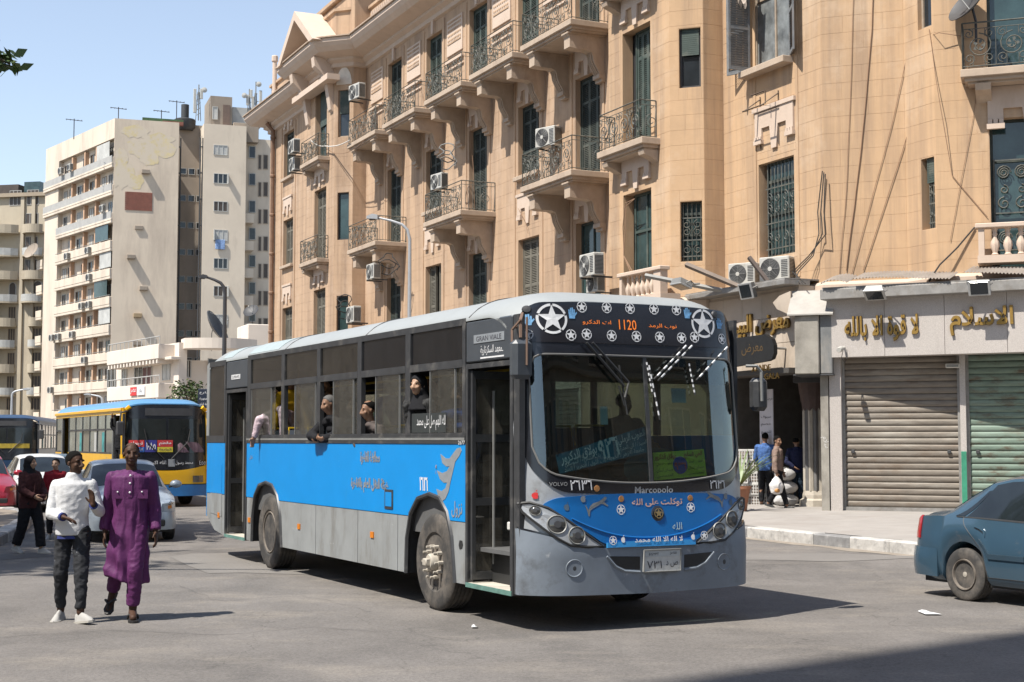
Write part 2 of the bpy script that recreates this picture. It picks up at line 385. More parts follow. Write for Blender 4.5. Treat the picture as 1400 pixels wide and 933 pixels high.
# traffic island at the left, kerbed
ISL = [(-60, 752), (0, 747), (20, 736), (40, 722), (46, 714), (40, 707), (0, 702), (-80, 698)]
iw = [gpt(x, y) for x, y in ISL]
mb = MB(); n = len(iw)
mb.add([(p.x, p.y, -.02) for p in iw]+[(p.x, p.y, .15) for p in iw], [tuple(range(n, 2*n))]+[(i, (i+1) % n, n+(i+1) % n, n+i) for i in range(n)])
isl = mb.build('traffic_island', mat('island_earth', (.20, .165, .13), .95, var=.25, scale=2)); tag(isl, kind='structure')
for i in range(6):
    a, b = iw[i], iw[i+1]; d = (b-a).length; k = max(1, round(d/1.0)); an = atan2(b.y-a.y, b.x-a.x)
    for j in range(k):
        p = a.lerp(b, j/k); inst('kerb_stone', ks[(i+j) % 4], isl, (p.x, p.y, -.01), (0, 0, an), (d/k, 1, 1))

# ================================================================== THE TAN CORNER BUILDING
FL = [.25, 5.15, 9.55, 13.95, 18.35]
BB = FA.w(0, 0, 0)
bld = thing('apartment_building', 'tan corner apartment building with iron balconies and green shutters above the shops', 'building', BB)
def put(o, fr, u, y=0, z=0):
    o.location = fr.w(u, y, z)-BB; o.rotation_euler = (0, 0, fr.rz); return o
def sub(fr, left):  # frame continuing from a wall end
    return fr
C0 = FA.w(9.97, 0, 0); F5 = Frame(C0.x, C0.y, 70)
C1 = F5.w(1.82, 0, 0); F6 = Frame(C1.x, C1.y, 25)
C2 = F6.w(.985, 0, 0); F7 = Frame(C2.x, C2.y, 70)
def bayframes(ul, ur):
    p = FA.w(ul, -1.21, 0); a = Frame(p.x, p.y, 25)
    p = FA.w(ur, -1.21, 0); b = Frame(p.x, p.y, 70)
    p = b.w(.877, 0, 0); c = Frame(p.x, p.y, 115)
    p = FA.w(ul, 0, 0); d = Frame(p.x, p.y, -65)
    return a, b, c, d
N1, N2, N3, N0 = bayframes(2.07, 5.28)
L1, L2, L3, L0 = bayframes(-26.06, -22.09)

def wall(fr, u0, u1, z0, z1, openings, m, depth=.32, name='wall'):
    """wall sheet with reveals; openings = (u0,u1,z0,z1)"""
    ub = sorted({u0, u1} | {x for o in openings for x in o[:2] if u0 < x < u1}); zb = sorted({z0, z1} | {x for o in openings for x in o[2:4] if z0 < x < z1})
    mb = MB()
    for a, b in zip(ub, ub[1:]):
        for c, d in zip(zb, zb[1:]):
            cu, cz = (a+b)/2, (c+d)/2
            if any(o[0] < cu < o[1] and o[2] < cz < o[3] for o in openings): continue
            mb.add([(a, 0, c), (b, 0, c), (b, 0, d), (a, 0, d)], [(0, 1, 2, 3)])
    for o in openings:
        if len(o) > 4: continue
        a, b, c, d = o
        mb.add([(a, 0, c), (b, 0, c), (b, 0, d), (a, 0, d), (a, depth, c), (b, depth, c), (b, depth, d), (a, depth, d)], [(0, 1, 5, 4), (1, 2, 6, 5), (2, 3, 7, 6), (3, 0, 4, 7)])
        mb.add([(a, depth+.02, c), (b, depth+.02, c), (b, depth+.02, d), (a, depth+.02, d)], [(0, 1, 2, 3)], 1)
    o = mb.build(name, [m, M_dark], bld, fix=False); put(o, fr, 0); return o

nblk = [0]
def clad(fr, u0, u1, z0, z1, openings, m, course=.385, bl=1.05, seed=0, parts=True, hide=None):
    """scored ashlar blocks standing 6 mm proud of the wall, joints recessed"""
    rnd = random.Random(seed); j = .0045; z = z0; row = 0; join = MB()
    while z < z1-.05:
        zt = min(z+course, z1)
        cuts = []; u = u0+(bl*.5 if row % 2 else bl)
        u += rnd.uniform(-.08, .08)
        while u < u1-.2: cuts.append(u); u += bl*rnd.uniform(.92, 1.08)
        edges = [u0]+cuts+[u1]
        for a, b in zip(edges, edges[1:]):
            segs = [(a, b, z, zt)]
            for o in openings:
                ns = []
                for s in segs:
                    if o[0]-.012 >= s[1] or o[1]+.012 <= s[0] or o[2]-.012 >= s[3] or o[3]+.012 <= s[2]: ns.append(s); continue
                    if s[0] < o[0]-.012: ns.append((s[0], o[0]-.012, s[2], s[3]))
                    if s[1] > o[1]+.012: ns.append((o[1]+.012, s[1], s[2], s[3]))
                    x0, x1 = max(s[0], o[0]-.012), min(s[1], o[1]+.012)
                    if s[2] < o[2]-.012: ns.append((x0, x1, s[2], o[2]-.012))
                    if s[3] > o[3]+.012: ns.append((x0, x1, o[3]+.012, s[3]))
                segs = ns
            for s in segs:
                if s[1]-s[0] < .04 or s[3]-s[2] < .03: continue
                th = .0032+rnd.uniform(0, .0012)
                if parts and nblk[0] < 300 and s[3] > 5.0 and s[2] < 15.2:
                    w_, h_ = s[1]-s[0]-j, s[3]-s[2]-j
                    me = MB().bevbox(0, w_, -th, .004, 0, h_, .003).mesh('stone_block', m, fix=False)
                    put(inst('stone_block', me, bld), fr, s[0]+j/2, 0, s[2]+j/2); nblk[0] += 1
                else: join.bevbox(s[0]+j/2, s[1]-j/2, -th, .004, s[2]+j/2, s[3]-j/2, .003)
        z = zt; row += 1
    if join.v:
        o = join.build('stone_courses', m, bld, fix=False); put(o, fr, 0); o['kind'] = 'stuff'

# ---------- window kinds (built in the wall frame; the part's own mesh is its frame)
def louvre_leaf(w_, h, m, pitch=.055, rails=(0, .36, .78, 1), back=True):
    mb = MB(); st = .06
    mb.box(0, st, 0, .04, 0, h); mb.box(w_-st, w_, 0, .04, 0, h)
    for i, r in enumerate(rails):
        z = max(0, min(h-.09, r*h-.045)); mb.box(st-.002, w_-st+.002, .003, .037, z, z+.09)
    z = .03
    while z < h-.06:
        mb.add([(st, .004, z), (w_-st, .004, z), (w_-st, .034, z+.04), (st, .034, z+.04), (st, .009, z-.004), (w_-st, .009, z-.004), (w_-st, .039, z+.036), (st, .039, z+.036)], [(0, 1, 2, 3), (4, 5, 6, 7), (0, 1, 5, 4)])
        z += pitch
    if back: mb.box(st, w_-st, .05, .055, 0, h, 1)
    return mb.mesh('shutter', [m, M_dark], fix=False)
_lv = {}
def win_shutter(fr, u0, u1, z0, z1, m=None, leaves=4, y=.2, sill=False, name='window'):
    m = m or M_green
    fb = MB(); e = .045
    fb.box(u0, u0+e, y-.03, y+.06, z0, z1); fb.box(u1-e, u1, y-.03, y+.06, z0, z1); fb.box(u0+e, u1-e, y-.03, y+.06, z1-e, z1)
    o = fb.build(name, m, bld, fix=False); put(o, fr, 0)
    W = (u1-u0-2*e)/leaves; h = z1-z0-e-.02
    key = (round(W, 2), round(h, 2), m.name)
    if key not in _lv: _lv[key] = louvre_leaf(W-.006, h, m)
    for i in range(leaves): inst('shutter', _lv[key], o, (u0+e+W*i+.003, y, z0+.01))
    return o
def win_glass(fr, u0, u1, z0, z1, m=None, pane=None, y=.22, cols=2, rows=(.62,), blind=0., name='window'):
    m = m or M_wood; pane = pane or M_pane
    fb = MB(); e = .06
    fb.box(u0, u0+e, y-.03, y+.05, z0, z1); fb.box(u1-e, u1, y-.03, y+.05, z0, z1); fb.box(u0+e, u1-e, y-.03, y+.05, z1-e, z1); fb.box(u0+e, u1-e, y-.03, y+.05, z0, z0+e)
    zs = [z0+e]+[z0+(z1-z0)*r for r in rows]+[z1-e]; W = (u1-u0-2*e)/cols
    for zz in zs[1:-1]: fb.box(u0+e, u1-e, y-.026, y+.045, zz-.035, zz+.035)
    for i in range(1, cols): fb.box(u0+e+W*i-.03, u0+e+W*i+.03, y-.022, y+.04, z0+e, z1-e)
    o = fb.build(name, m, bld, fix=False); put(o, fr, 0)
    for i in range(cols):
        for a, b in zip(zs, zs[1:]):
            MB().box(u0+e+W*i, u0+e+W*(i+1), y+.012, y+.018, a, b).build('pane', pane, o, fix=False)
    if blind:
        zb = z1-(z1-z0)*blind; bb = MB(); z = zb
        while z < z1-.03: bb.box(u0+e, u1-e, y-.06, y-.045, z, z+.045); z += .05
        bb.build('roller_blind', M_shbrown if blind < .45 else M_green2, o, fix=False)
    return o
def spiral(c, r, turns=2., a0=0., ccw=1, n=22, ax=(1, 0, 0), az=(0, 0, 1)):
    ax = Vector(ax); az = Vector(az); c = Vector(c); P = []
    for i in range(n+1):
        t = i/n; rr = r*(1-.82*t); a = a0+ccw*2*pi*turns*t
        P.append(c+ax*(rr*cos(a))+az*(rr*sin(a)))
    return P
def railing(L_, D, h=1.0, dense=1):
    """front panel length L_ on y=0, two returns of depth D; bars and scrolls"""
    mb = MB()
    def panel(o, ax, L, front):
        o = Vector(o); ax = Vector(ax); P = lambda s, z: o+ax*s+Vector((0, 0, z))
        mb.tube([P(0, h), P(L, h)], .018, 4); mb.tube([P(0, .06), P(L, .06)], .012, 4); mb.tube([P(0, h-.13), P(L, h-.13)], .009, 4)
        for s in (0, L): mb.tube([P(s, 0), P(s, h)], .016, 4)
        if front:
            k = max(1, round(L/.62)); W = L/k
            for i in range(k):
                c = (i+.5)*W; s_ = 1 if i % 2 else -1
                mb.tube(spiral(P(c, .5), .27, 1.9, pi/2, s_, 26, ax), .013, 4)
                mb.tube(spiral(P(c-.2, .22), .12, 1.4, -pi/2, -s_, 14, ax), .011, 4); mb.tube(spiral(P(c+.2, .22), .12, 1.4, -pi/2, s_, 14, ax), .011, 4)
                mb.tube(spiral(P(c-.21, .76), .1, 1.4, pi/2, s_, 14, ax), .011, 4); mb.tube(spiral(P(c+.21, .76), .1, 1.4, pi/2, -s_, 14, ax), .011, 4)
                mb.tube([P(c-.31*W/.62, .06), P(c-.31*W/.62, h-.13)], .009, 4)
                for q in (-.12, .12): mb.tube([P(c+q, .06), P(c+q, .3)], .008, 4); mb.tube([P(c+q, .7), P(c+q, h-.13)], .008, 4)
                # acanthus leaf rosette
                for a in range(5):
                    b = 2*pi*a/5; mb.add([P(c+.03*cos(b), .5+.03*sin(b)), P(c+.11*cos(b+.35), .5+.11*sin(b+.35)), P(c+.14*cos(b), .5+.14*sin(b)), P(c+.11*cos(b-.35), .5+.11*sin(b-.35))], [(0, 1, 2, 3)])
        else:
            k = max(1, round(L/.14))
            for i in range(1, k): mb.tube([P(L*i/k, .06), P(L*i/k, h)], .008, 4)
            mb.tube(spiral(P(L*.72, .45), .2, 1.7, pi/2, 1, 20, ax), .012, 4); mb.tube(spiral(P(L*.72, .82), .07, 1.2, 0, 1, 10, ax), .01, 4)
    panel((0, 0, 0), (1, 0, 0), L_, True)
    if D > .05: panel((0, 0, 0), (0, 1, 0), D, False); panel((L_, 0, 0), (0, 1, 0), D, False)
    return mb
_br = [(0, 0), (-1.24, 0), (-1.24, -.08), (-1.18, -.13), (-1.18, -.44), (-.98, -.47), (-.6, -.47), (-.47, -.52), (-.42, -.62), (-.40, -.76), (-.33, -.90), (-.25, -1.02), (-.2, -1.12), (-.12, -1.17), (0, -1.17)]
def bracket_mesh(k=1., w_=.36):
    mb = MB().prism([(a*k, b*k) for a, b in _br], -w_/2, w_/2, ax='x')
    for q in (-.09, 0, .09):
        mb.tube([(q, -.47*k, -.5*k), (q, -.44*k, -.64*k), (q, -.415*k, -.78*k), (q, -.345*k, -.92*k), (q, -.265*k, -1.04*k), (q, -.2*k, -1.14*k)], .03, 5)
    mb.box(-w_/2-.03, w_/2+.03, -1.26*k, 0, -.05, -.003); mb.box(-w_/2-.03, w_/2+.03, -.22*k, -.0, -1.26*k, -1.14*k)
    mb.box(-w_/2-.02, w_/2+.02, -.14*k, 0, -1.36*k, -1.26*k)
    return mb.mesh('bracket', M_slab)
BRM = bracket_mesh(); RLM = railing(3.3, 1.24).mesh('railing', M_iron, fix=False)
def balcony(u0, z, L=3.4, D=1.32, rail=None, brk=True, fr=FA, name='balcony', k=1.):
    mb = MB().bevbox(0, L, -D, .02, -.17, 0, .012).box(.08, L-.08, -D+.08, .02, -.25, -.17).box(.14, L-.14, -D+.15, .02, -.3, -.25)
    o = mb.build(name, M_slab, bld, fix=False); put(o, fr, u0, 0, z)
    inst('railing', rail or RLM, o, (.05, -D+.06, .0))
    if brk:
        inst('bracket', BRM, o, (.55, 0, -.30)); inst('bracket', BRM, o, (L-.5, 0, -.30))
    return o
ORN = MB()
ORN.prism([(-.78, 0), (.78, 0), (.78, -.62), (.5, -.62), (.5, -.42), (.17, -.42), (.10, -.98), (-.10, -.98), (-.17, -.42), (-.5, -.42), (-.5, -.62), (-.78, -.62)], -.06, .01)
ORN.box(-.86, .86, -.09, .01, .0, .1)
for s in (-1, 1):
    for q in (-.1, 0, .1): ORN.box(s*.64+q-.04, s*.64+q+.04, -.085, .0, -.70, -.62)
    ORN.box(s*.64-.16, s*.64+.16, -.095, .0, -.80, -.70)
ORM = ORN.mesh('ornament', M_stucco)
def ornament(fr, u, z, k=1.):
    o = inst('ornament', ORM, bld); put(o, fr, u, 0, z); o.scale = (k, 1, k); return o
def sillpart(fr, u0, u1, z, d=.16, t=.14):
    o = MB().bevbox(u0-.1, u1+.1, -d, .02, z-t, z, .012).build('window_sill', M_slab, bld, fix=False); put(o, fr, 0); return o

# ---------- long facade
cols = [-1.45, -5.55, -9.65, -13.8, -18.05]; HW = .78
op = []
for i, c in enumerate(cols):
    op += [(c-HW, c+HW, FL[3]+.02, FL[3]+3.2)]
    op += [(c-HW, c+HW, FL[2]+.02 if i % 2 == 0 else 10.43, FL[2]+3.22)]
    op += [(c-HW, c+HW, FL[1]+.02 if i % 2 == 0 else 6.0, FL[1]+3.2)]
wl = -33.1
opl = [(wl-.85, wl+.85, FL[f]+.9, FL[f]+3.2) for f in (1, 2, 3)]
wall(FA, -21.47, 2.07, 0, 18.4, op, M_plaster_f); wall(FA, -36.5, -26.06, 0, 18.4, opl, M_plaster_f)
clad(FA, -21.47, 2.07, 5.4, 17.6, [(a-.12, b+.12, c, d+.25) for a, b, c, d in op], M_plaster_f, course=.42, bl=1.3, seed=3, parts=False)
clad(FA, -36.5, -26.06, 5.4, 17.6, [(a-.25, b+.25, c-.4, d+.9) for a, b, c, d in opl], M_plaster_f, course=.42, bl=1.3, seed=4, parts=False)
wm = [M_green, M_green, M_green, M_green2, M_green]
for i, c in enumerate(cols):
    win_shutter(FA, c-HW, c+HW, FL[3]+.03, FL[3]+3.19, M_green2 if i in (1, 2, 3) else M_green, 3)
    win_shutter(FA, c-HW, c+HW, (FL[2]+.03 if i % 2 == 0 else 10.44), FL[2]+3.21, M_green, 3)
    if i == 0: win_glass(FA, c-HW, c+HW, FL[1]+.03, FL[1]+3.19, M_green, M_panegreen)
    elif i == 3:
        o = win_shutter(FA, c-HW, c-HW+.6, 6.01, FL[1]+3.19, M_shbrown, 1); o = win_shutter(FA, c+HW-.6, c+HW, 6.01, FL[1]+3.19, M_shbrown, 1)
    else: win_shutter(FA, c-HW, c+HW, (FL[1]+.03 if i % 2 == 0 else 6.01), FL[1]+3.19, M_shbrown if i == 1 else M_green, 3)
    if i % 2: sillpart(FA, c-HW, c+HW, 10.43); ornament(FA, c, 9.75, .95)
    else: ornament(FA, c, FL[2]-.32, .95)
    ornament(FA, c, FL[3]-.32, .9)
    # pilaster strips either side of the window column and a frieze panel between the top doors
    MBp = MB()
    for s in (-1, 1): MBp.box(c+s*1.03-.06, c+s*1.03+.06, -.03, .0, 5.4, 17.5)
    put(MBp.build('pilaster', M_plaster_f, bld, fix=False), FA, 0)
    if i < 4 or True:
        f = c-2.05; fb = MB(); fb.bevbox(f-.72, f+.72, -.05, 0, 15.9, 17.25, .01); o = fb.build('frieze_panel', M_stucco, bld, fix=False); put(o, FA, 0)
        rb = MB(); rb.box(f-.62, f+.62, -.07, -.05, 16.32, 16.38); rb.box(f-.62, f+.62, -.07, -.05, 17.1, 17.16)
        for q in range(9):
            for e in range(4): rb.ball((f-.56+q*.14, -.05, 16.47+e*.17), .055, 6, sc=(1, .5, 1))
        rb.build('relief', M_plaster_f, o, fix=False); 
        sb = MB().bevbox(f-.8, f+.8, -.1, 0, 15.62, 15.72, .01).bevbox(f-.8, f+.8, -.06, 0, 15.36, 15.42, .01); put(sb.build('string_course', M_stucco, bld, fix=False), FA, 0)
    kb = MB().prism([(c-.12, 17.85), (c+.12, 17.85), (c+.09, 17.15), (c-.09, 17.15)], -.1, .0); put(kb.build('keystone', M_stucco, bld, fix=False), FA, 0)
for e in (-3.4, -7.4, -11.5, -15.87, -20.1): balcony(e, FL[3])
for e in (-3.4, -11.5, -20.0): balcony(e, FL[2])
for f in (1, 2, 3):
    win_shutter(FA, wl-.85, wl+.85, FL[f]+.91, FL[f]+3.19, M_shbrown if f < 3 else M_green, 3); sillpart(FA, wl-.85, wl+.85, FL[f]+.9); ornament(FA, wl, FL[f]+4.25 if f < 3 else FL[f]+4.1, .9)
    o = MB().box(wl-1.25, wl-1.13, -.04, 0, 5.4, 17.5).box(wl+1.13, wl+1.25, -.04, 0, 5.4, 17.5) if f == 1 else None
    if o: put(o.build('pilaster', M_plaster_f, bld, fix=False), FA, 0)

# ---------- bays
def bay(F1, F2, F3, F0, Lw, m, near):
    if near: c0, c1 = 3.59-2.07-.74, 3.59-2.07+.74
    else: c0, c1 = 1.2, 2.88
    ops = [(c0, c1, FL[f]+.03, FL[f]+3.2) for f in (1, 2, 3)]
    a0, a1 = .16, .70
    ops2 = [(a0, a1, FL[f]+.85, FL[f]+2.72) for f in (1, 2, 3)] if near else [(a0, a1, FL[f]+.7, FL[f]+2.72) for f in (1, 2, 3)]
    if near:
        u_, zt = N2.px(928, 40); _, zb = N2.px(928, 121); u2, _ = N2.px(958, 80); _, zt2 = N2.px(932, 276); _, zb2 = N2.px(932, 358)
        ops2 = [(u_, u2, zb, zt), (u_, u2, zb2, zt2), (u_, u2, FL[3]+.75, FL[3]+2.7)]
    wall(F1, 0, Lw, 0, 18.4, ops, m); wall(F2, 0, .877, 0, 18.4, ops2, m, .2); wall(F3, 0, .59, 0, 18.4, [], m); wall(F0, 0, 1.21, 0, 18.4, [], m)
    big = [(a-.1, b+.1, c, d+.22) for a, b, c, d in ops]
    for fr, w_, o_, sd in ((F1, Lw, big, 11), (F2, .877, ops2, 12), (F3, .59, [], 13)):
        clad(fr, 0, w_, 5.4, 17.6, o_, m, .385 if near else .42, .95, sd, parts=near)
    for f in (1, 2, 3):
        if near and f == 2: win_shutter(F1, c0+.28, c1, FL[f]+.04, FL[f]+3.19, M_green2, 4, y=.28)
        elif near and f == 1: win_glass(F1, c0+.2, c1, FL[f]+.04, FL[f]+3.19, M_green2, M_panegreen, y=.26, cols=2, rows=(.33, .68))
        elif f == 3 and not near: win_glass(F1, c0+.2, c1, FL[f]+.04, FL[f]+3.19, M_green, M_panegreen, cols=2, rows=(.3, .6), blind=.5)
        else: win_shutter(F1, c0, c1, FL[f]+.04, FL[f]+3.19, M_shbrown, 3)
        ornament(F1, (c0+c1)/2, FL[f]-.22 if f > 1 else FL[f]-.2, .92)
        if not (near and f == 1):
            L = c1-c0+.95; o = balcony((c0+c1)/2-L/2, FL[f], L, .55, RLN if near else RLF, False, F1)
            for q in (.25, L-.25): MB().prism([(0, 0), (-.45, 0), (-.42, -.12), (-.2, -.2), (0, -.3)], q-.14, q+.14, ax='x').build('bracket', M_slab, o, fix=False).location = (0, 0, -.3)
    for k, o_ in enumerate(ops2):
        a, b, c, d = o_
        if near and k == 0: win_glass(F2, a, b, c, d, M_dgrey, M_pane, .13, 1, (), .45)
        elif near and k == 1: grille(F2, a, b, c, d, M_panegreen)
        elif k == 2 and not near: win_glass(F2, a, b, c, d, M_wood, M_pane, .13, 1, (), .5)
        else: win_glass(F2, a, b, c, d, M_dgrey, M_panegreen, .13, 1, ())
def grille(fr, u0, u1, z0, z1, pane, bars=5, y=.1, scr=True, name='window'):
    o = win_glass(fr, u0, u1, z0, z1, M_green, pane, .17, 1, (.45, .8), name=name)
    mb = MB(); W = u1-u0
    for i in range(bars): mb.tube([(u0+W*(i+.5)/bars, y, z0+.02), (u0+W*(i+.5)/bars, y, z1-.03)], .012, 4)
    for t in (.08, .35, .72): mb.box(u0, u1, y-.01, y+.012, z0+(z1-z0)*t, z0+(z1-z0)*t+.03)
    if scr:
        for t in (.2, .5, .62):
            for q in range(max(2, bars//2)):
                c = (u0+W*(q+.5)/max(2, bars//2), y-.01, z0+(z1-z0)*t)
                mb.tube(spiral(c, W*.5/max(2, bars//2)*.8, 1.4, pi/2, 1 if q % 2 else -1, 14), .011, 4)
    mb.build('grille', M_iron, o, fix=False); return o
RLN = railing(2.2, .47).mesh('railing', M_iron, fix=False); RLF = railing(2.45, .47).mesh('railing', M_iron, fix=False)
bay(N1, N2, N3, N0, 3.21, M_plaster, True); bay(L1, L2, L3, L0, 3.97, M_plaster_f, False)
# balustrade on the near bay, first floor
def balustrade(fr, u0, u1, z, h=.78, out=.5, n=6, endpost=True):
    mb = MB().bevbox(u0-.06, u1+.06, -out-.1, -out+.2, z+h-.1, z+h, .015)
    mb.box(u0-.02, u1+.02, -out-.06, .02, z-.1, z+.06)
    if endpost: mb.box(u1-.34, u1, -out-.05, -out+.16, z+.06, z+h-.1); mb.box(u0, u0+.12, -out-.05, -out+.16, z+.06, z+h-.1)
    o = mb.build('balustrade', M_stucco, bld, fix=False); put(o, fr, 0)
    bm_ = MB().lathe([(.05, 0), (.075, .02), (.05, .05), (.06, .09), (.095, .2), (.085, .27), (.045, .36), (.045, .4), (.06, .43), (.045, .46), (.06, .52), (.075, .55)], 8).mesh('baluster', M_stucco, True)
    a, b = u0+.2, u1-.42
    for i in range(n): inst('baluster', bm_, o, (a+(b-a)*(i+.5)/n, -out+.05, z+.06), scale=(1, 1, (h-.16)/.55))
    return o
ua, za = N1.px(849, 375, .5); ub, zb = N1.px(905, 363, .5)
balustrade(N1, ua, ub, za-.74, .74, .5, 6)

# ---------- wall right of the near bay, and the corner walls
P1 = lambda x, y, o=0.: FA.px(x, y, o)
wu0, wz0 = P1(1043, 96); wu1, _ = P1(1081, 80); lu0, lzt = P1(1037, 226); lu1, lzb = P1(1087, 345)
opr = [(wu0-.55, wu1, wz0+.05, wz0+3.3), (lu0, lu1, lzb, lzt)]
wall(FA, 5.9, 9.97, 0, 18.4, opr+[(6.1, 9.93, 0, 3.6, 1)], M_plaster, .3)
clad(FA, 5.9, 9.97, 5.3, 17.6, [(a-.07, b+.07, c-.05, d+.1) for a, b, c, d in opr], M_plaster, .385, .95, 21)
ou = opr[0]
win = win_glass(FA, ou[0], ou[1], ou[2], ou[3], M_wood, mat('window_pane_dusty', (.16, .17, .17), .3, var=.5, scale=3), .2, 2, (.55,))
# broken grey shutters folded back on the wall
lf = louvre_leaf(.62, 3.2, M_shgrey, .06, (0, .33, .62, 1), False)
for uo, an in ((ou[0]-.02, R(-158)), (ou[0]+.03, R(-92)), (ou[1]-.02, R(-28))):
    o = inst('shutter', lf, win, (uo, -.03, ou[2]+.03)); o.rotation_euler = (0, 0, an)
MB().grid(lambda u, v: (ou[0]+.1+u*.38, -.3-.12*sin(v*5+u), ou[2]+1.55+v*.7+.1*sin(u*6)), 6, 6).build('torn_sheet', mat('torn_sheet', (.33, .27, .22), .8, var=.5, scale=9), win)
sillpart(FA, ou[0], ou[1], ou[2], .3, .16)
ornament(FA, (lu0+lu1)/2, lzt+1.28, 1.0)
grille(FA, lu0+.16, lu1, lzb, lzt, M_panegreen, 9)
for uu in (lu0-.12, lu1+.16):
    put(MB().box(uu-.05, uu+.05, -.02, 0, 5.6, 17.5).build('pilaster', M_plaster, bld, fix=False), FA, 0)
# air conditioner cradle left empty under the broken shutters
cu, cz = P1(1055, 150)
mb = MB()
for q in (0, .75): mb.tube([(cu-.45+q, 0, cz+.35), (cu-.45+q, -.5, cz+.0), (cu-.45+q, 0, cz)], .018, 4); mb.tube([(cu-.45+q, -.02, cz+.4), (cu-.45+q, -.02, cz-.9)], .016, 4)
mb.tube([(cu-.5, -.5, cz), (cu+.4, -.5, cz)], .018, 4); mb.tube([(cu-.5, -.1, cz), (cu+.4, -.1, cz)], .018, 4); mb.tube([(cu-.5, -.25, cz+.42), (cu+.1, -.25, cz+.42), (cu+.1, -.25, cz+.1)], .018, 4)
rk = thing('metal_rack', 'empty rusty air conditioner rack on the wall under the broken grey shutters', 'rack', FA.w(cu, 0, cz))
rk.rotation_euler = (0, 0, FA.rz)
mb.v = [(a-cu, b, c-cz) for a, b, c in mb.v]; mb.build('bracket_frame', mat('rust_iron', (.10, .07, .05), .8, var=.3), rk, fix=False)
wall(F5, 0, 1.82, 4.6, 18.4, [], M_plaster); clad(F5, 0, 1.82, 5.3, 17.6, [], M_plaster, .385, .95, 31)
q = []
for (x0, x1, yt, yb) in ((1255, 1283, -140, 42), (1261, 1289, 218, 315)):
    a, zb = F6.px(x0, yb); b, _ = F6.px(x1, yb-12); _, zt = F6.px(x0, yt); q.append((max(.06, a), min(.93, b), zb, zt))
wall(F6, 0, .985, 4.6, 18.4, q, M_plaster); clad(F6, 0, .985, 5.3, 17.6, q, M_plaster, .385, .95, 32)
win_glass(F6, *q[0], M_wood, M_pane, .14, 1, ()); o = grille(F6, q[1][0]+.12, q[1][1], q[1][2], q[1][3], M_panegreen, 5)
bb = MB(); z = q[1][3]-.55
while z < q[1][3]: bb.box(q[1][0]+.12, q[1][1], .06, .075, z, z+.045); z += .05
bb.build('roller_blind', M_green2, o, fix=False)
d0, dzt = F7.px(1352, 163); _, dz0 = F7.px(1352, 345)
d1 = d0+1.75
dd = [(d0, d1, FL[1]+.1, dzt), (d0, d1, FL[2]+.05, FL[2]+3.2), (d0+4.3, d1+4.3, FL[1]+.1, dzt), (d0+4.3, d1+4.3, FL[2]+.05, FL[2]+3.2)]
wall(F7, 0, 9, 4.6, 18.4, dd, M_plaster, .3); clad(F7, 0, 9, 5.3, 17.6, dd, M_plaster, .385, .95, 33)
o = win_glass(F7, d0, d1, FL[1]+.1, dzt, M_green, M_panegreen, .24, 2, (.74,))
mb = MB(); W = (d1-d0)/2
for i in range(2):
    a = d0+W*i+.06; zc = FL[1]+.75
    mb.box(a, a+.03, .16, .19, FL[1]+.7, dzt-.85); mb.box(a+W-.12, a+W-.09, .16, .19, FL[1]+.7, dzt-.85)
    for z in (FL[1]+.7, FL[1]+1.5, dzt-.9): mb.box(a, a+W-.09, .155, .185, z, z+.03)
    for cx in (.27, .73):
        for z in (FL[1]+.98, dzt-1.15): mb.tube(spiral((a+(W-.09)*cx, .165, z), .15, 2.6, 0, 1, 30), .016, 4)
        mb.tube(spiral((a+(W-.09)*cx, .165, (FL[1]+dzt)/2-.05), .14, 1.3, pi/2, 1, 18), .016, 4); mb.tube(spiral((a+(W-.09)*cx, .165, (FL[1]+dzt)/2+.25), .1, 1.3, pi/2, -1, 18), .016, 4)
mb.build('grille', M_iron, o, fix=False)
win_glass(F7, d0, d1, FL[2]+.05, FL[2]+3.2, M_green, M_panegreen, .24, 2, (.74,))
for k in (2, 3): win_shutter(F7, *dd[k], M_green, 4)
bu, bz = F7.px(1337, 306, .5)
balustrade(F7, bu, bu+2.7, bz-.74, .74, .45, 8)
su, sz = F7.px(1313, 96, .55)
o = balcony(su, FL[2]-.02 if False else sz, 3.6, .6, railing(3.4, .5).mesh('railing', M_iron, fix=False), False, F7)
for qx in (.45, 3.1): MB().prism([(0, 0), (-.5, 0), (-.45, -.14), (-.2, -.22), (0, -.34)], qx-.16, qx+.16, ax='x').build('bracket', M_slab, o, fix=False).location = (0, 0, -.3)
ornament(F7, (d0+d1)/2, sz-.3, 1.15)

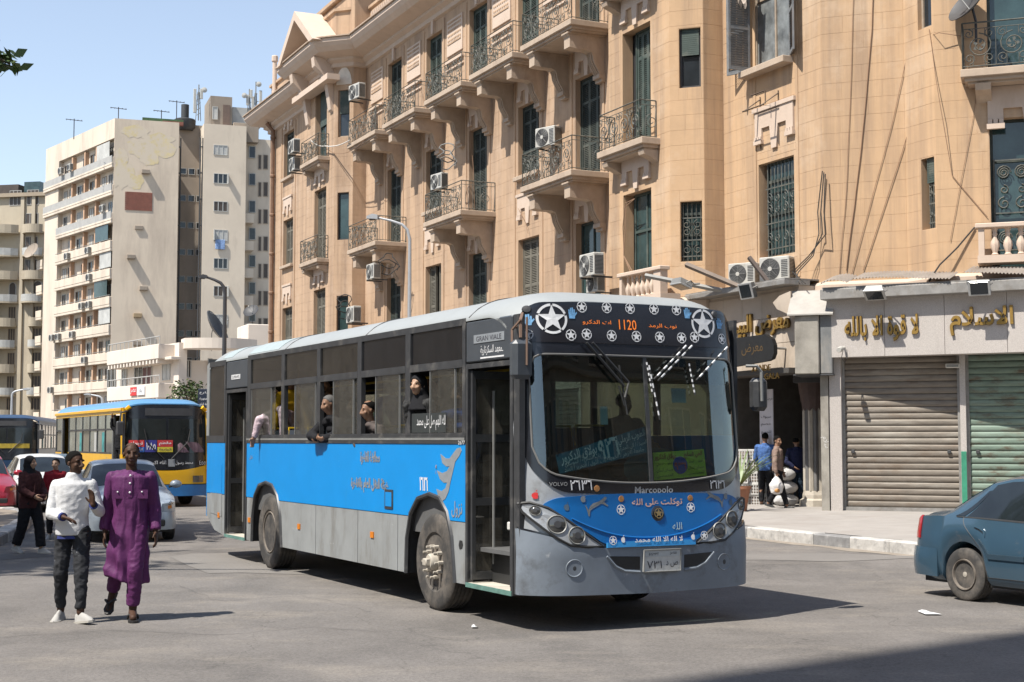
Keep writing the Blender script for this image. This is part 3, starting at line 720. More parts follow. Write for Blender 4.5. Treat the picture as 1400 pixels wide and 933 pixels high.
# ---------- mouldings swept round the whole footprint
PATH = [FA.w(-36.5, 14, 0), FA.w(-36.5, 0, 0), FA.w(-26.06, 0, 0), FA.w(-26.06, -1.21, 0), FA.w(-22.09, -1.21, 0), L2.w(.877, 0, 0), FA.w(-21.47, 0, 0), FA.w(2.07, 0, 0), FA.w(2.07, -1.21, 0), FA.w(5.28, -1.21, 0), N2.w(.877, 0, 0), FA.w(5.9, 0, 0), C0, C1, C2, F7.w(9, 0, 0)]
def sweep(path, prof, m, name, parent=None):
    P = [Vector((p.x, p.y)) for p in path]; n = len(P); offs = []
    for i in range(n):
        d0_ = (P[i]-P[i-1]).normalized() if i else (P[1]-P[0]).normalized(); d1_ = (P[i+1]-P[i]).normalized() if i < n-1 else d0_
        n0 = Vector((d0_.y, -d0_.x)); n1 = Vector((d1_.y, -d1_.x)); b = (n0+n1); 
        b = b/max(.3, b.dot(n0)) if b.length > 1e-6 else n0
        offs.append(b)
    vs = []; k = len(prof)
    for i in range(n):
        for o_, z in prof: q_ = P[i]+offs[i]*o_; vs.append(Vector((q_.x, q_.y, z))-BB)
    fs = [(i*k+j, (i+1)*k+j, (i+1)*k+(j+1) % k, i*k+(j+1) % k) for i in range(n-1) for j in range(k)]+[tuple(range(k)), tuple(range((n-1)*k, n*k))]
    return MB().add(vs, fs).build(name, m, parent or bld)
sweep(PATH, [(0, 17.62), (.12, 17.66), (.12, 17.82), (.3, 17.92), (.3, 18.02), (.85, 18.16), (1.02, 18.34), (1.12, 18.5), (1.12, 18.66), (0, 18.80)], M_stucco, 'cornice')
sweep(PATH, [(0, 5.02), (.1, 5.04), (.1, 5.3), (.06, 5.36), (0, 5.38)], M_stucco, 'string_course')
sweep(PATH, [(1.13, 18.67), (1.2, 18.67), (1.2, 18.72), (.1, 18.86), (.1, 18.81)], mat('roof_tile', (.36, .27, .20), .9, var=.2, scale=8), 'eave_tiles')
sweep(PATH, [(-.1, 18.5), (-.02, 18.5), (-.02, 20.05), (.08, 20.1), (.08, 20.22), (-.3, 20.22), (-.3, 18.5)], M_plaster_f, 'parapet')
for c in [-30.5, -19.6, -15.7, -11.6, -7.5, -3.4, 0.6]:
    mb = MB().box(c-1.15, c+1.15, -.045, -.02, 19.0, 19.95, 1)
    for k in range(9): mb.lathe([(.05, 0), (.09, .2), (.05, .45), (.05, .6), (.08, .8)], 6, 0, Matrix.Translation((c-1+k*.25, -.06, 19.05)))
    put(mb.build('parapet_balusters', [M_stucco, M_plaster_f], bld, fix=False), FA, 0)
mb = MB(); ps = [Vector((p.x, p.y, 18.6))-BB for p in PATH]+[FA.w(20, 22, 18.6)-BB, FA.w(-36.5, 22, 18.6)-BB]
mb.add(ps, [tuple(range(len(ps)))]); mb.build('roof', M_slab, bld, fix=False)
mb = MB()
for a, b in ((F7.w(9, 0, 0), FA.w(20, 22, 0)), (FA.w(20, 22, 0), FA.w(-36.5, 22, 0)), (FA.w(-36.5, 22, 0), FA.w(-36.5, 0, 0))):
    a = a-BB; b = b-BB; mb.add([(a.x, a.y, 0), (b.x, b.y, 0), (b.x, b.y, 18.6), (a.x, a.y, 18.6)], [(0, 1, 2, 3)])
mb.build('rear_wall', M_plaster_f, bld, fix=False)
# pediment, pavilion block and urn over the far bay
pd = MB().prism([(-.6, 17.0), (4.6, 17.0), (4.6, 17.25), (-.6, 17.25)], -.55, -.0).prism([(-.75, 18.6), (2.0, 20.5), (4.75, 18.6), (4.2, 18.6), (2.0, 20.1), (-.2, 18.6)], -1.25, 0).prism([(-.2, 18.6), (2, 20.1), (4.2, 18.6)], -.3, .4)
put(pd.build('pediment', M_stucco, bld), L1, 0)
for q in (.35, 3.6):
    o = MB().prism([(0, 18.1), (-.9, 18.1), (-.85, 17.7), (-.5, 17.4), (-.3, 17.0), (-.2, 16.4), (-.12, 15.9), (0, 15.8)], q-.2, q+.2, ax='x').build('console', M_stucco, bld); put(o, L1, 0)
pb = MB().bevbox(-.2, 4.9, .5, 4.5, 18.6, 20.9, .05).bevbox(-.35, 5.05, .35, 4.6, 20.9, 21.15, .05); put(pb.build('pavilion_block', M_plaster_f, bld, fix=False), L1, 0)
ur = MB().lathe([(.25, 0), (.3, .1), (.12, .2), (.12, .35), (.5, .75), (.55, .9), (.4, 1.0), (.15, 1.25), (.05, 1.4)], 12); put(ur.build('urn', M_stucco, bld, True), L1, 4.4, 1.2, 21.15)
ar = MB().prism([(.44+.36*cos(pi*i/12), 16.9+.75*sin(pi*i/12)) for i in range(13)], -.03, 0); put(ar.build('arched_panel', mat('arch_white', (.62, .56, .48), .9), bld, fix=False), L2, 0)
# rain pipe
pu, _ = FA.px(376, 300)
mb = MB().tube([(0, -.16, 0), (0, -.16, 17.6), (0, -.5, 18.0)], .11, 8)
for k in range(9): mb.lathe([(.11, 0), (.14, .03), (.14, .12), (.11, .15)], 8, 0, Matrix.Translation((0, -.16, 1.2+k*2)))
put(mb.build('rain_pipe', mat('pipe_brown', (.21, .125, .08), .7, var=.2), bld, True), FA, pu)
mb = MB().tube([(0, -.1, 18.8), (0, -.1, 21.4)], .12, 8).lathe([(.12, 0), (.17, .05), (.17, .3), (.12, .35)], 8, 0, Matrix.Translation((0, -.1, 21.2))); put(mb.build('chimney_pipe', M_stucco, bld, True), FA, pu)
# ================================================================== SHOPS ON THE GROUND FLOOR
M_terr = mat('fascia_terrazzo', (.40, .365, .335), .55, var=.22, scale=55, bump=.05, dirt=((.28, .25, .22), .55, .85, .9, (1, 1, .3)))
M_gold = mat('gold_letter', (.34, .21, .055), .38, .55, var=.2, scale=8)
M_golddk = mat('gold_letter_side', (.12, .075, .03), .5, .3)
M_slat1 = mat('slat_rusty', (.175, .15, .122), .65, .2, var=.22, scale=3, stretch=(1, 1, 6), dirt=((.13, .09, .06), .52, .78, 1.6, (1, 1, 2.5)), wear=((.33, .305, .26), .56, .74, .9, (.3, .3, 3)))
M_slat2 = mat('slat_green', (.135, .185, .145), .65, .1, var=.2, scale=3, stretch=(1, 1, 6), dirt=((.085, .065, .04), .50, .66, 2.2, (1, 1, 3)), wear=((.26, .33, .27), .5, .8, .9, (.3, .3, 3)))
M_cream = mat('fascia_cream', (.46, .385, .31), .8, var=.08, scale=2, dirt=((.24, .19, .14), .55, .85, 1.2, (1, 1, .3)))
M_concrete = mat('duct_concrete', (.27, .25, .215), .9, var=.2, scale=3, bump=.2, dirt=((.12, .105, .085), .5, .78, 2, (1, 1, .35)))
M_steel = mat('awning_steel', (.25, .24, .225), .6, .3, var=.2, scale=4, dirt=((.13, .10, .07), .5, .8, 3, None))
FS = Frame(6.94, 32.15, 60); FT = Frame(7.10, 32.43, 68)
def place(o, fr, u, y=0, z=0, rz=0.):
    o.location = fr.w(u, y, z); o.rotation_euler = (0, 0, fr.rz+rz); return o
# wall of the right shop: piers and shutters (pieces of the building)
sx = lambda x: FT.px(x, 600)[0]
u0, u1, u2, u3 = sx(1152), sx(1314), sx(1322), sx(1322)+3.2
ZP = .26; ZT = 3.75
mb = MB().box(sx(1136), u0, -.12, .25, 0, ZT).box(u1, u2, -.1, .25, 0, ZT).box(u3, u3+2, -.1, .25, 0, ZT).box(sx(1136), u3+2, .25, .4, 0, 4.7).box(sx(1136), sx(1136)+.2, .2, 5.5, 0, 4.7).box(sx(1136), u3+2, -.02, .25, ZT, 4.7)
put(mb.build('shop_wall', M_terr, bld, fix=False), FT, 0)
put(MB().bevbox(u1+.005, u2-.005, -.115, -.1, ZP, ZP+1.3, .004).build('painted_pier', mat('paint_green', (.03, .21, .125), .6, var=.2, scale=4, dirt=((.2, .18, .14), .6, .75, 5, None)), bld, fix=False), FT, 0)
SL = .137
def roller(ua, ub, m, zt=ZT-.02, name='roller_shutter'):
    fb = MB().box(ua+.001, ua+.06, .0, .1, ZP, zt).box(ub-.06, ub-.001, .0, .1, ZP, zt).box(ua+.001, ub-.001, -.02, .14, ZP-.02, ZP+.08)
    o = fb.build(name, M_steel, bld, fix=False); put(o, FT, 0)
    W = ub-ua-.12; prof = [(0.006, 0), (-.010, .012), (-.016, .05), (-.014, .095), (-.006, .118), (.008, SL-.004)]
    me = []
    for k in range(3):
        d = [0, .004, -.004][k]
        v = []
        for x in (0, W/2, W): v += [(x, y+(d if x == W/2 else 0), z) for y, z in prof]
        me.append(MB().add(v, [(i*6+j, (i+1)*6+j, (i+1)*6+j+1, i*6+j+1) for i in range(2) for j in range(5)]).mesh('slat', m, True, 60, False))
    z = ZP+.08; i = 0
    while z < zt-.02:
        s = inst('slat', me[(i*5+i//4) % 3], o, (ua+.06, .06, z)); s.rotation_euler = (0, R(random.uniform(-.12, .12)), 0); z += SL; i += 1
    MB().box(ua, ub, .085, .09, ZP, zt).build('backing', M_dark, o, fix=False)
    for e in (ua+.22, ub-.25): MB().bevbox(e-.04, e+.04, -.01, .03, ZP+1.25, ZP+1.33, .01).build('lock', M_dgrey, o, fix=False)
    return o
roller(u0, u1, M_slat1); roller(u2, u3, M_slat2)
# graffiti strip on the pier by the column
put(MB().box(-.17, .0, -.16, -.02, .2, 3.7).build('stone_pier', M_concrete, bld, fix=False), FT, sx(1136)-.02)
lettering('سلام', .16, mat('white_scrawl', (.6, .58, .55), .8), bld, M=Matrix.Identity(4), name='graffiti').location = (0, 0, 0)
gr = bpy.data.objects['graffiti']; put(gr, FT, sx(1136)-.10, -.165, 1.75); gr.rotation_euler = (0, R(78), FT.rz)
# fascia sign with gold letters
fs = thing('shop_sign', 'wide speckled grey shop fascia with two gold Arabic inscriptions above the shutters', 'shop sign', FS.w(0, 0, 0)); fs.rotation_euler = (0, 0, FS.rz)
_, zb = FS.px(1141, 489); _, ztp = FS.px(1141, 411)
ue = 8.0
MB().box(0, ue, .02, .5, zb+.002, 4.98).build('fascia', M_terr, fs, fix=False)
pw = 1.28; x = 0.004
while x < ue-.2:
    MB().bevbox(x, min(x+pw-.008, ue), -.012, .02, zb, ztp+.05, .003).build('panel', M_terr, fs, fix=False); x += pw
MB().bevbox(-.06, ue, -.27, .3, ztp, ztp+.23, .015).box(-.02, ue, -.24, .3, ztp+.23, ztp+.27).build('canopy_box', M_steel, fs, fix=False)
mb = MB(); k = 0; rnd = random.Random(5)
for a, b in ((-.02, .55), (.7, 2.75), (3.05, 5.2), (5.4, 8)):
    n = int((b-a)/.035); zz = ztp+.31+rnd.uniform(0, .06); vs = []
    for i in range(n+1):
        t = i/n; w_ = .018*(1 if i % 2 else -1); z_ = zz+.06*sin(t*3+k)
        vs += [(a+(b-a)*t, -.36-.05*sin(t*5+k), z_+w_), (a+(b-a)*t, .5, z_+.22+w_)]
    mb.add(vs, [(2*i, 2*i+2, 2*i+3, 2*i+1) for i in range(n)]); k += 1
mb.build('corrugated_sheet', mat('corrugated', (.36, .32, .28), .7, .2, var=.2, scale=4, dirt=((.2, .13, .08), .5, .75, 2, None)), fs, fix=False)
def gold(s, x0, x1, yt, yb, fr, root, out=.05, orx=0.):
    a, zt_ = fr.px((x0+x1)/2, yt, out); b, zb_ = fr.px((x0+x1)/2, yb, out); ua, _ = fr.px(x0, yb, out); ub, _ = fr.px(x1, yb, out)
    M = Matrix.Translation(((ua+ub)/2-orx, -out, (zt_+zb_)/2))
    lettering(s, zt_-zb_, M_golddk, root, M=M @ Matrix.Translation((0, .028, 0)), ext=.022, bold=.028, width=ub-ua, name='lettering')
    lettering(s, zt_-zb_, M_gold, root, M=M, ext=.02, bold=.02, width=ub-ua, name='lettering')
gold('لا قوة الا بالله', 1155, 1256, 431, 467, FS, fs); gold('الاسلام', 1299, 1386, 419, 458, FS, fs)
# floodlights, camera and small lamp
def floodlight(label, loc, rz, arm=.5, tilt=35, size=.42, col=None, armdir=(0, 1, .15)):
    t = thing('floodlight', label, 'floodlight', loc, rz, 'floodlights over the shops')
    Mx = Matrix.Rotation(R(-tilt), 4, 'X')
    MB().prism([(-size/2, 0), (size/2, 0), (size*.4, .13), (-size*.4, .13)], -size*.36, size*.36, M=Mx, ax='y').build('housing', M_grey, t)
    MB().bevbox(-size/2-.015, size/2+.015, -size*.38, size*.38, -.03, 0.0, .008, M=Mx).build('rim', mat('lamp_rim', (.36, .36, .35), .5, .4), t)
    MB().bevbox(-size*.42, size*.42, -size*.3, size*.3, -.035, -.028, .002, M=Mx).build('lens', M_pane, t)
    a = Vector(armdir)*arm; MB().tube([(-size/2, 0, .05), (-size/2-.03, .1, .1), a*.7], .015, 5).tube([(size/2, 0, .05), (size/2+.03, .1, .1), a*.7], .015, 5).tube([a*.7, a], .025, 5).build('arm', M_steel, t)
    return t
for x, y, lb, tl in ((1196, 403, 'tilted floodlight on the speckled grey fascia above the first gold inscription', 35), (1339, 394, 'square floodlight above the gold inscription nearer the frame edge', 72)):
    u, z = FS.px(x, y, .55); floodlight(lb, FS.w(u, -.55, z), FS.rz, .5, tl)
u, z = FS.px(1151, 477, .2)
t = thing('cctv_camera', 'small white security camera under the start of the speckled grey fascia', 'camera', FS.w(u, -.2, z), FS.rz)
MB().lathe([(.05, 0), (.06, .02), (.06, .2), (.05, .22)], 10, 0, Matrix.Rotation(R(100), 4, 'X')).build('body', M_white, t, True); MB().tube([(0, .05, 0), (0, .2, .05)], .02, 6).build('bracket', M_white, t); MB().tube([(0, .1, -.02), (-.03, .05, -.2), (.04, .08, -.3), (.06, .16, -.2), (.05, .2, .03)], .008, 4).build('cord', M_cable, t)
u, z = FT.px(1302, 500, .2)
t = thing('wall_lamp', 'small white tube lamp at the top of the brown roller shutter', 'lamp', FT.w(u, -.12, z), FT.rz)
MB().bevbox(-.15, .15, -.05, .05, -.05, .05, .02).build('housing', M_white, t); MB().box(-.12, .12, -.055, -.048, -.03, .02).build('diffuser', M_grey, t)

# left shop: fascia in line with the long wall
fo = .55
FAo = lambda x, y, o=fo: FA.px(x, y, o)
ul, _ = FAo(985, 450); ur, _ = FAo(1092, 450); _, zfb = FAo(1088, 503); _, zft = FAo(1060, 395)
sg = thing('shop_sign', 'cream shop fascia with weathered gold Arabic letters beside the concrete duct', 'shop sign', FA.w(ul, 0, 0)); sg.rotation_euler = (0, 0, FA.rz)
U = ur-ul
MB().box(-1.5, U, -fo+.02, .1, zfb, zft).build('fascia', M_cream, sg, fix=False)
x = -1.5
while x < U-.1:
    w_ = min(.82, U-x)
    for z in (zfb, zfb+.6, zfb+1.2):
        h_ = min(.592, zft-z)
        if h_ > .05: MB().bevbox(x+.004, x+w_-.004, -fo-.004, -fo+.02, z+.003, z+h_, .003).build('panel', M_cream, sg, fix=False)
    x += .82
MB().bevbox(-1.5, U+.05, -fo-.42, -fo+.3, zft, zft+.12, .01).box(-1.5, U+.05, -fo-.40, .0, zft+.12, zft+.15).build('awning_frame', M_steel, sg, fix=False)
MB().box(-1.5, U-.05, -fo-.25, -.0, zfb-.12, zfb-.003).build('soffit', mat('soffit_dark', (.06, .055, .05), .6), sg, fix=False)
gold('معرض البيت', 992, 1079, 428, 461, FA, sg, fo+.06, ul)
# dark glossy projecting canopy board and little letters under it
a, za = FAo(1005, 463, 1.1); b, zb2 = FAo(1058, 493, 1.1)
bd = thing('canopy_board', 'black glossy canopy board with rounded end projecting from the cream shop fascia', 'canopy board', FA.w(a, -1.1, 0), FA.rz)
poly = [(-.6, zb2-.1), (b-a-.25, zb2), (b-a-.08, zb2+.04), (b-a, zb2+.16), (b-a, za-.25), (b-a-.08, za-.1), (b-a-.35, za+.02), (-.6, za+.0)]
MB().prism(poly, 0, .1).build('board', mat('board_black', (.008, .0075, .007), .55, var=.3), bd); MB().tube([(0, .1, zb2+.3), (0, .6, zb2+.3)], .03, 5).tube([(b-a-.3, .1, zb2+.3), (b-a-.3, .6, zb2+.3)], .03, 5).build('bracket', M_steel, bd)
lettering('معرض', .26, M_golddk, bd, M=Matrix.Translation(((b-a)*.45, -.004, (za+zb2)/2)), name='lettering')  # dim letters imitate the fascia lettering mirrored in the gloss
for s, x0, x1, y0, y1 in (('XANDE', 1018, 1044, 499, 507), ('GALA', 1036, 1056, 510, 518)):
    u_, z_ = FAo((x0+x1)/2, (y0+y1)/2, 1.0); ub_, _ = FAo(x1, y0, 1.0); ua_, _ = FAo(x0, y0, 1.0)
    o = lettering(s, .14, M_gold, sg, M=Matrix.Translation((u_-ul, -fo-.26, z_)), ext=.01, width=ub_-ua_, ar=False)
u, z = FAo(1018, 398, 1.15); floodlight('square floodlight on the awning edge over the cream fascia', FA.w(u, -1.1, z), FA.rz, .4, 75, .5)
u, z = N1.px(931, 391, 1.6); floodlight('black floodlight held out on a bar below the barred bay window', N1.w(u, -1.6, z), N1.rz, .5, 20, .45)
# slanting bars that carry the lamps
def bar(label, p0, p1, r, m, grp='slanting steel bars over the cream shop'):
    t = MB(); P0 = Vector(p0); P1 = Vector(p1); t.tube([Vector((0, 0, 0)), P1-P0], r, 4)
    return tag(t.build('steel_bar', m, None, loc=P0), label, 'bar', grp)
q0 = N1.px(938, 362, .3); q1 = FAo(1012, 393, .9)
bar('rusty angle bar slanting down from the barred bay window', N1.w(q0[0], -.3, q0[1]), FA.w(q1[0], -.9, q1[1]), .07, mat('rust_bar', (.16, .125, .1), .8, var=.2))
q0 = N1.px(882, 377, 1.0); q1 = FAo(990, 398, .9)
bar('pale flat bar reaching from the balustrade to the awning', N1.w(q0[0], -1.0, q0[1]), FA.w(q1[0], -.9, q1[1]), .06, M_grey)
q0 = FAo(1024, 352, .9); q1 = FAo(1055, 392, .6)
bar('dark stub of a bar standing up beside the air conditioners', FA.w(q0[0], -.9, q0[1]), FA.w(q1[0], -.6, q1[1]), .06, mat('rust_dark', (.09, .07, .06), .8, var=.2))
# concrete duct box with a sloping hood over the column
FD = F5
dl, dzb = FD.px(1087, 512, .95); dr, dzt = FD.px(1119, 431, .95); de, _ = FD.px(1133, 480, .55)
db = thing('concrete_duct', 'stained concrete duct box with sloping hood over the striped column', 'duct', FD.w(dl, 0, 0)); db.rotation_euler = (0, 0, FD.rz)
W = dr-dl
MB().bevbox(0, W, -.95, .2, dzb, dzt, .02).build('box_panel', M_concrete, db, fix=False)
MB().bevbox(W+.005, W+.28, -.88, .2, dzb, dzt, .02).build('side_panel', mat('duct_grey', (.15, .155, .155), .85, var=.2, dirt=((.27, .25, .22), .5, .75, 3, (1, 1, .3))), db, fix=False)
MB().prism([(-1.02, dzt), (-1.02, dzt+.03), (-.25, dzt+.62), (.3, dzt+.62), (.3, dzt)], -.15, W+.32, ax='x').build('hood', mat('hood_sheet', (.33, .31, .28), .8, var=.12), db, fix=False)
MB().prism([(-.16-.3, dzt+.2), (-.15, dzt+.05), (-.15, dzt+.6), (-.4, dzt+.5), (-.55, dzt+.35)], -.5, -.2).build('torn_panel', M_cream, db)
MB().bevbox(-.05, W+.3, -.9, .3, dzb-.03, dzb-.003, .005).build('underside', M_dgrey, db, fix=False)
# striped column
p = gpt(1118, 694, .24)
cl = thing('column', 'fluted stone column with dark stripes and zigzag capital under the duct', 'column', (p.x, p.y+.25, .2), FD.rz)
CM = [mat('column_pale', (.40, .36, .30), .85, var=.15, scale=4, dirt=((.2, .17, .13), .5, .8, 2, (1, 1, .3))), mat('column_dark', (.13, .125, .12), .85, var=.2)]
for k in range(12):
    a0, a1 = 2*pi*k/12+.02, 2*pi*(k+1)/12-.02; r0 = .24
    MB().prism([(r0*cos(a0), r0*sin(a0)), ((r0+.035)*cos((a0+a1)/2), (r0+.035)*sin((a0+a1)/2)), (r0*cos(a1), r0*sin(a1)), (.1*cos(a1), .1*sin(a1)), (.1*cos(a0), .1*sin(a0))], .42, 2.35, ax='z').build('flute', CM[k % 2], cl, fix=False)
MB().lathe([(.36, 0), (.38, .03), (.38, .2), (.3, .24), (.3, .32), (.27, .42)], 8).build('base', CM[0], cl)
zz = [(.25+.06*(1-.0), 0)]
mb = MB()
for row in range(3):
    vs = []; n = 24; zb_ = 2.35+row*.2
    for k in range(n+1):
        a = 2*pi*k/n; zo = .09 if k % 2 else 0; r = .27+.035*row
        vs += [(r*cos(a), r*sin(a), zb_-zo), ((r+.035)*cos(a), (r+.035)*sin(a), zb_+.24)]
    mb.add(vs, [(2*k, 2*k+2, 2*k+3, 2*k+1) for k in range(n)])
mb.build('capital', mat('capital_brown', (.075, .05, .045), .8, var=.2), cl)
MB().box(-.42, .42, -.42, .42, 2.94, 3.3).build('abacus', M_dgrey, cl, fix=False)
# interior of the left shop
ri = MB(); 
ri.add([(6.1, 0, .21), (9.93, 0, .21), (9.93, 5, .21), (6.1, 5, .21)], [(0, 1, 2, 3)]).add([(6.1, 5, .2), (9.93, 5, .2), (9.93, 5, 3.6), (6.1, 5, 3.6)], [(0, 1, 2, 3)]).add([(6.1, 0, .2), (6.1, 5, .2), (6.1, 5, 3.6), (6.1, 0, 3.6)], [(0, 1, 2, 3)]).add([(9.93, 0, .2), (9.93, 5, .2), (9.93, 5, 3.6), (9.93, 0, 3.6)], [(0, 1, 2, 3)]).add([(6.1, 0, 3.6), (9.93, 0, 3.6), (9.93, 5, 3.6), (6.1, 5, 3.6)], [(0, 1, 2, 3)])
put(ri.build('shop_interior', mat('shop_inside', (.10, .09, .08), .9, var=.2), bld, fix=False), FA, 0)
def board(label, x0, x1, y0, y1, out, m, txt=None, tm=None, name='poster', cat='poster', fr=FA):
    a, zt_ = fr.px(x0, y0, out); b, zb_ = fr.px(x1, y1, out)
    t = thing(name, label, cat, fr.w(a, -out, zb_), fr.rz)
    MB().bevbox(0, b-a, 0, .03, 0, zt_-zb_, .004).build('sheet', m, t, fix=False)
    for s, fx, fz, hh, mm in (txt or []): lettering(s, hh, mm, t, M=Matrix.Translation(((b-a)*fx, -.006, (zt_-zb_)*fz)), width=(b-a)*.75)
    return t
M_ink = mat('ink_dark', (.03, .03, .04), .7)
board('white shop poster with small dark Arabic lines beside the doorway', 1038, 1057, 533, 608, -.15, mat('poster_white', (.50, .49, .52), .7, var=.06), [('مرحبا بكم', .62, .82, .12, M_ink), ('سيوف', .5, .5, .09, M_ink), ('خصم', .5, .36, .09, M_ink), ('للجميع', .5, .22, .09, M_ink)])
board('green and white shop notice hanging at the back of the dark shop', 1082, 1100, 540, 582, -2.5, mat('poster_green', (.04, .14, .05), .6, var=.3), [('محل', .5, .6, .4, mat('ink_pale', (.4, .45, .4), .7))])
# yellow ladder
a0 = FA.px(1062, 670, -1.8); a1 = FA.px(1075, 540, -1.8)
ld = thing('ladder', 'yellow step ladder leaning inside the dark shop', 'ladder', FA.w(a0[0], 1.8, .22), FA.rz)
ly = mat('ladder_yellow', (.42, .30, .02), .5, var=.1)
dx = (a1[0]-a0[0])
for s in (0, .42): MB().tube([(s, 0, 0), (s-.35+.05, .7, 2.9)], .035, 4).build('rail', ly, ld)
for k in range(8):
    f = (k+1)/9; MB().bevbox(-.3*f+.02, .40-.3*f, .7*f-.05, .7*f+.03, 2.9*f-.015, 2.9*f+.015, .004).build('rung', ly, ld, fix=False)
# white plastic crates
M_crate = mat('crate_white', (.52, .51, .48), .6, var=.12, scale=6, dirt=((.38, .25, .19), .58, .72, 9, None))
def crate_root(label, loc, rz):
    t = thing('plastic_crate', label, 'crate', loc, rz, 'white crates stacked before the shop')
    W, D, H = .5, .36, .27
    MB().box(-W/2, W/2, -D/2, D/2, 0, .03).build('bottom', M_crate, t, fix=False)
    MB().bevbox(-W/2, W/2, -D/2, -D/2+.025, H-.05, H, .005).bevbox(-W/2, W/2, D/2-.025, D/2, H-.05, H, .005).bevbox(-W/2, -W/2+.025, -D/2+.026, D/2-.026, H-.05, H, .005).bevbox(W/2-.025, W/2, -D/2+.026, D/2-.026, H-.05, H, .005).build('rim', M_crate, t, fix=False)
    mb = MB()
    for k in range(9):
        x = -W/2+.01+k*(W-.02)/8
        for y in (-D/2+.002, D/2-.017): mb.box(x-.011, x+.011, y, y+.015, .03, H-.05)
    for k in range(1, 6):
        y = -D/2+k*D/6
        for x in (-W/2+.002, W/2-.017): mb.box(x, x+.015, y-.011, y+.011, .03, H-.05)
    for z in (.08, .15): mb.box(-W/2+.004, W/2-.004, -D/2+.004, -D/2+.014, z, z+.018).box(-W/2+.004, W/2-.004, D/2-.014, D/2-.004, z, z+.018)
    mb.build('lattice', M_crate, t, fix=False)
    MB().bevbox(-W/2+.04, W/2-.04, -D/2+.03, D/2-.03, .03, H-.07, .03).build('contents', mat('crate_goods', (.40, .30, .24), .8, var=.3, scale=12), t, fix=False)
    return t
cp = None; where = ['lowest', 'second', 'third', 'fourth', 'topmost']
for st, (xx, nn) in enumerate(((1018, 5), (1044, 5), (1064, 3))):
    b = gpt(xx, 694, .22); b.y += .95
    for k in range(nn):
        lb = '%s white lattice crate of the stack %s' % (where[k] if k < nn-1 else 'topmost', ('beside the bus nose', 'behind the man in blue checks', 'behind the walking man with the bag')[st])
        loc = (b.x+random.uniform(-.02, .02), b.y+random.uniform(-.02, .02), .22+k*.272); rz = FA.rz+R(50+random.uniform(-4, 4))
        if cp is None: cp = crate_root(lb, loc, rz)
        else: dup(cp, loc, rz, lb)
# white sacks
sk = None
for k, (xx, lb) in enumerate(((1078, 'lowest plump white sack leaning by the striped column'), (1079, 'middle plump white sack by the striped column'), (1078, 'topmost plump white sack by the striped column'))):
    b = gpt(xx, 695, .22); loc = (b.x, b.y+.3, .24+k*.3)
    if sk is None:
        def f(u, v):
            a = 2*pi*u; e = abs(cos(a))**.7*(1 if cos(a) > 0 else -1), abs(sin(a))**.7*(1 if sin(a) > 0 else -1)
            s = sin(pi*v)**.45; nz = noise.noise((e[0]*3, e[1]*3, v*4))*.04
            return (.3*e[0]*s+nz, .2*e[1]*s+nz, .3*v+.02*noise.noise((u*9, v*5, 1)))
        sk = thing('sack', lb, 'sack', loc, .4, 'white sacks by the column'); MB().grid(f, 20, 10).build('cloth', mat('sack_white', (.40, .39, .38), .8, var=.1, bump=.4, bscale=25), sk, True); MB().tube([(-.2, 0, .29), (0, .02, .32), (.2, 0, .29)], .015, 5).build('seam', M_grey, sk)
    else: dup(sk, loc, .4+k*.3, lb)
# fronds of a potted plant by the crates
b = gpt(1012, 700, .22)
pt = thing('potted_plant', 'green spiky plant in a pot standing between the bus and the crates', 'plant', (b.x, b.y+.1, .22))
MB().lathe([(.16, 0), (.24, .5), (.27, .5), (.27, .56), (.2, .56), (.2, .45)], 12).build('pot', mat('pot_clay', (.3, .13, .07), .8), pt, True)
lfm = mat('frond_green', (.10, .14, .04), .5, var=.3)
for k in range(22):
    a = 2*pi*k/22+random.uniform(-.2, .2); L = random.uniform(.9, 1.35); e = random.uniform(.75, 1.35)
    P = [Vector((cos(a)*L*t*cos(e)*(1+.3*t), sin(a)*L*t*cos(e)*(1+.3*t), .55+L*t*sin(e)-.25*t*t)) for t in (0, .35, .7, 1)]
    s = Vector((-sin(a), cos(a), 0)); w_ = (.014, .03, .022, .002); vs = []
    for q, ww in zip(P, w_): vs += [q-s*ww, q+s*ww]
    MB().add(vs, [(2*i, 2*i+2, 2*i+3, 2*i+1) for i in range(3)]).build('frond', lfm, pt, fix=False)

# plain shop fronts along the long wall, mostly behind the bus
for k, c in enumerate([-3.4, -7.6, -11.8, -16.0, -19.9, -31.5]):
    o = MB().bevbox(c-1.55, c+1.55, -.06, .02, 3.35, 3.9, .01).box(c-1.55, c-1.4, -.05, .02, .2, 3.35).box(c+1.4, c+1.55, -.05, .02, .2, 3.35).build('shop_front', M_steel if k % 2 else M_cream, bld, fix=False); put(o, FA, 0)
    sb_ = MB(); z = .25
    while z < 3.3: sb_.bevbox(c-1.399, c+1.399, -.03, .01, z, z+.12, .012); z += .137
    s_ = sb_.build('shutter', (M_slat1, M_slat2, M_grey)[k % 3], o, fix=False); s_['kind'] = 'stuff'
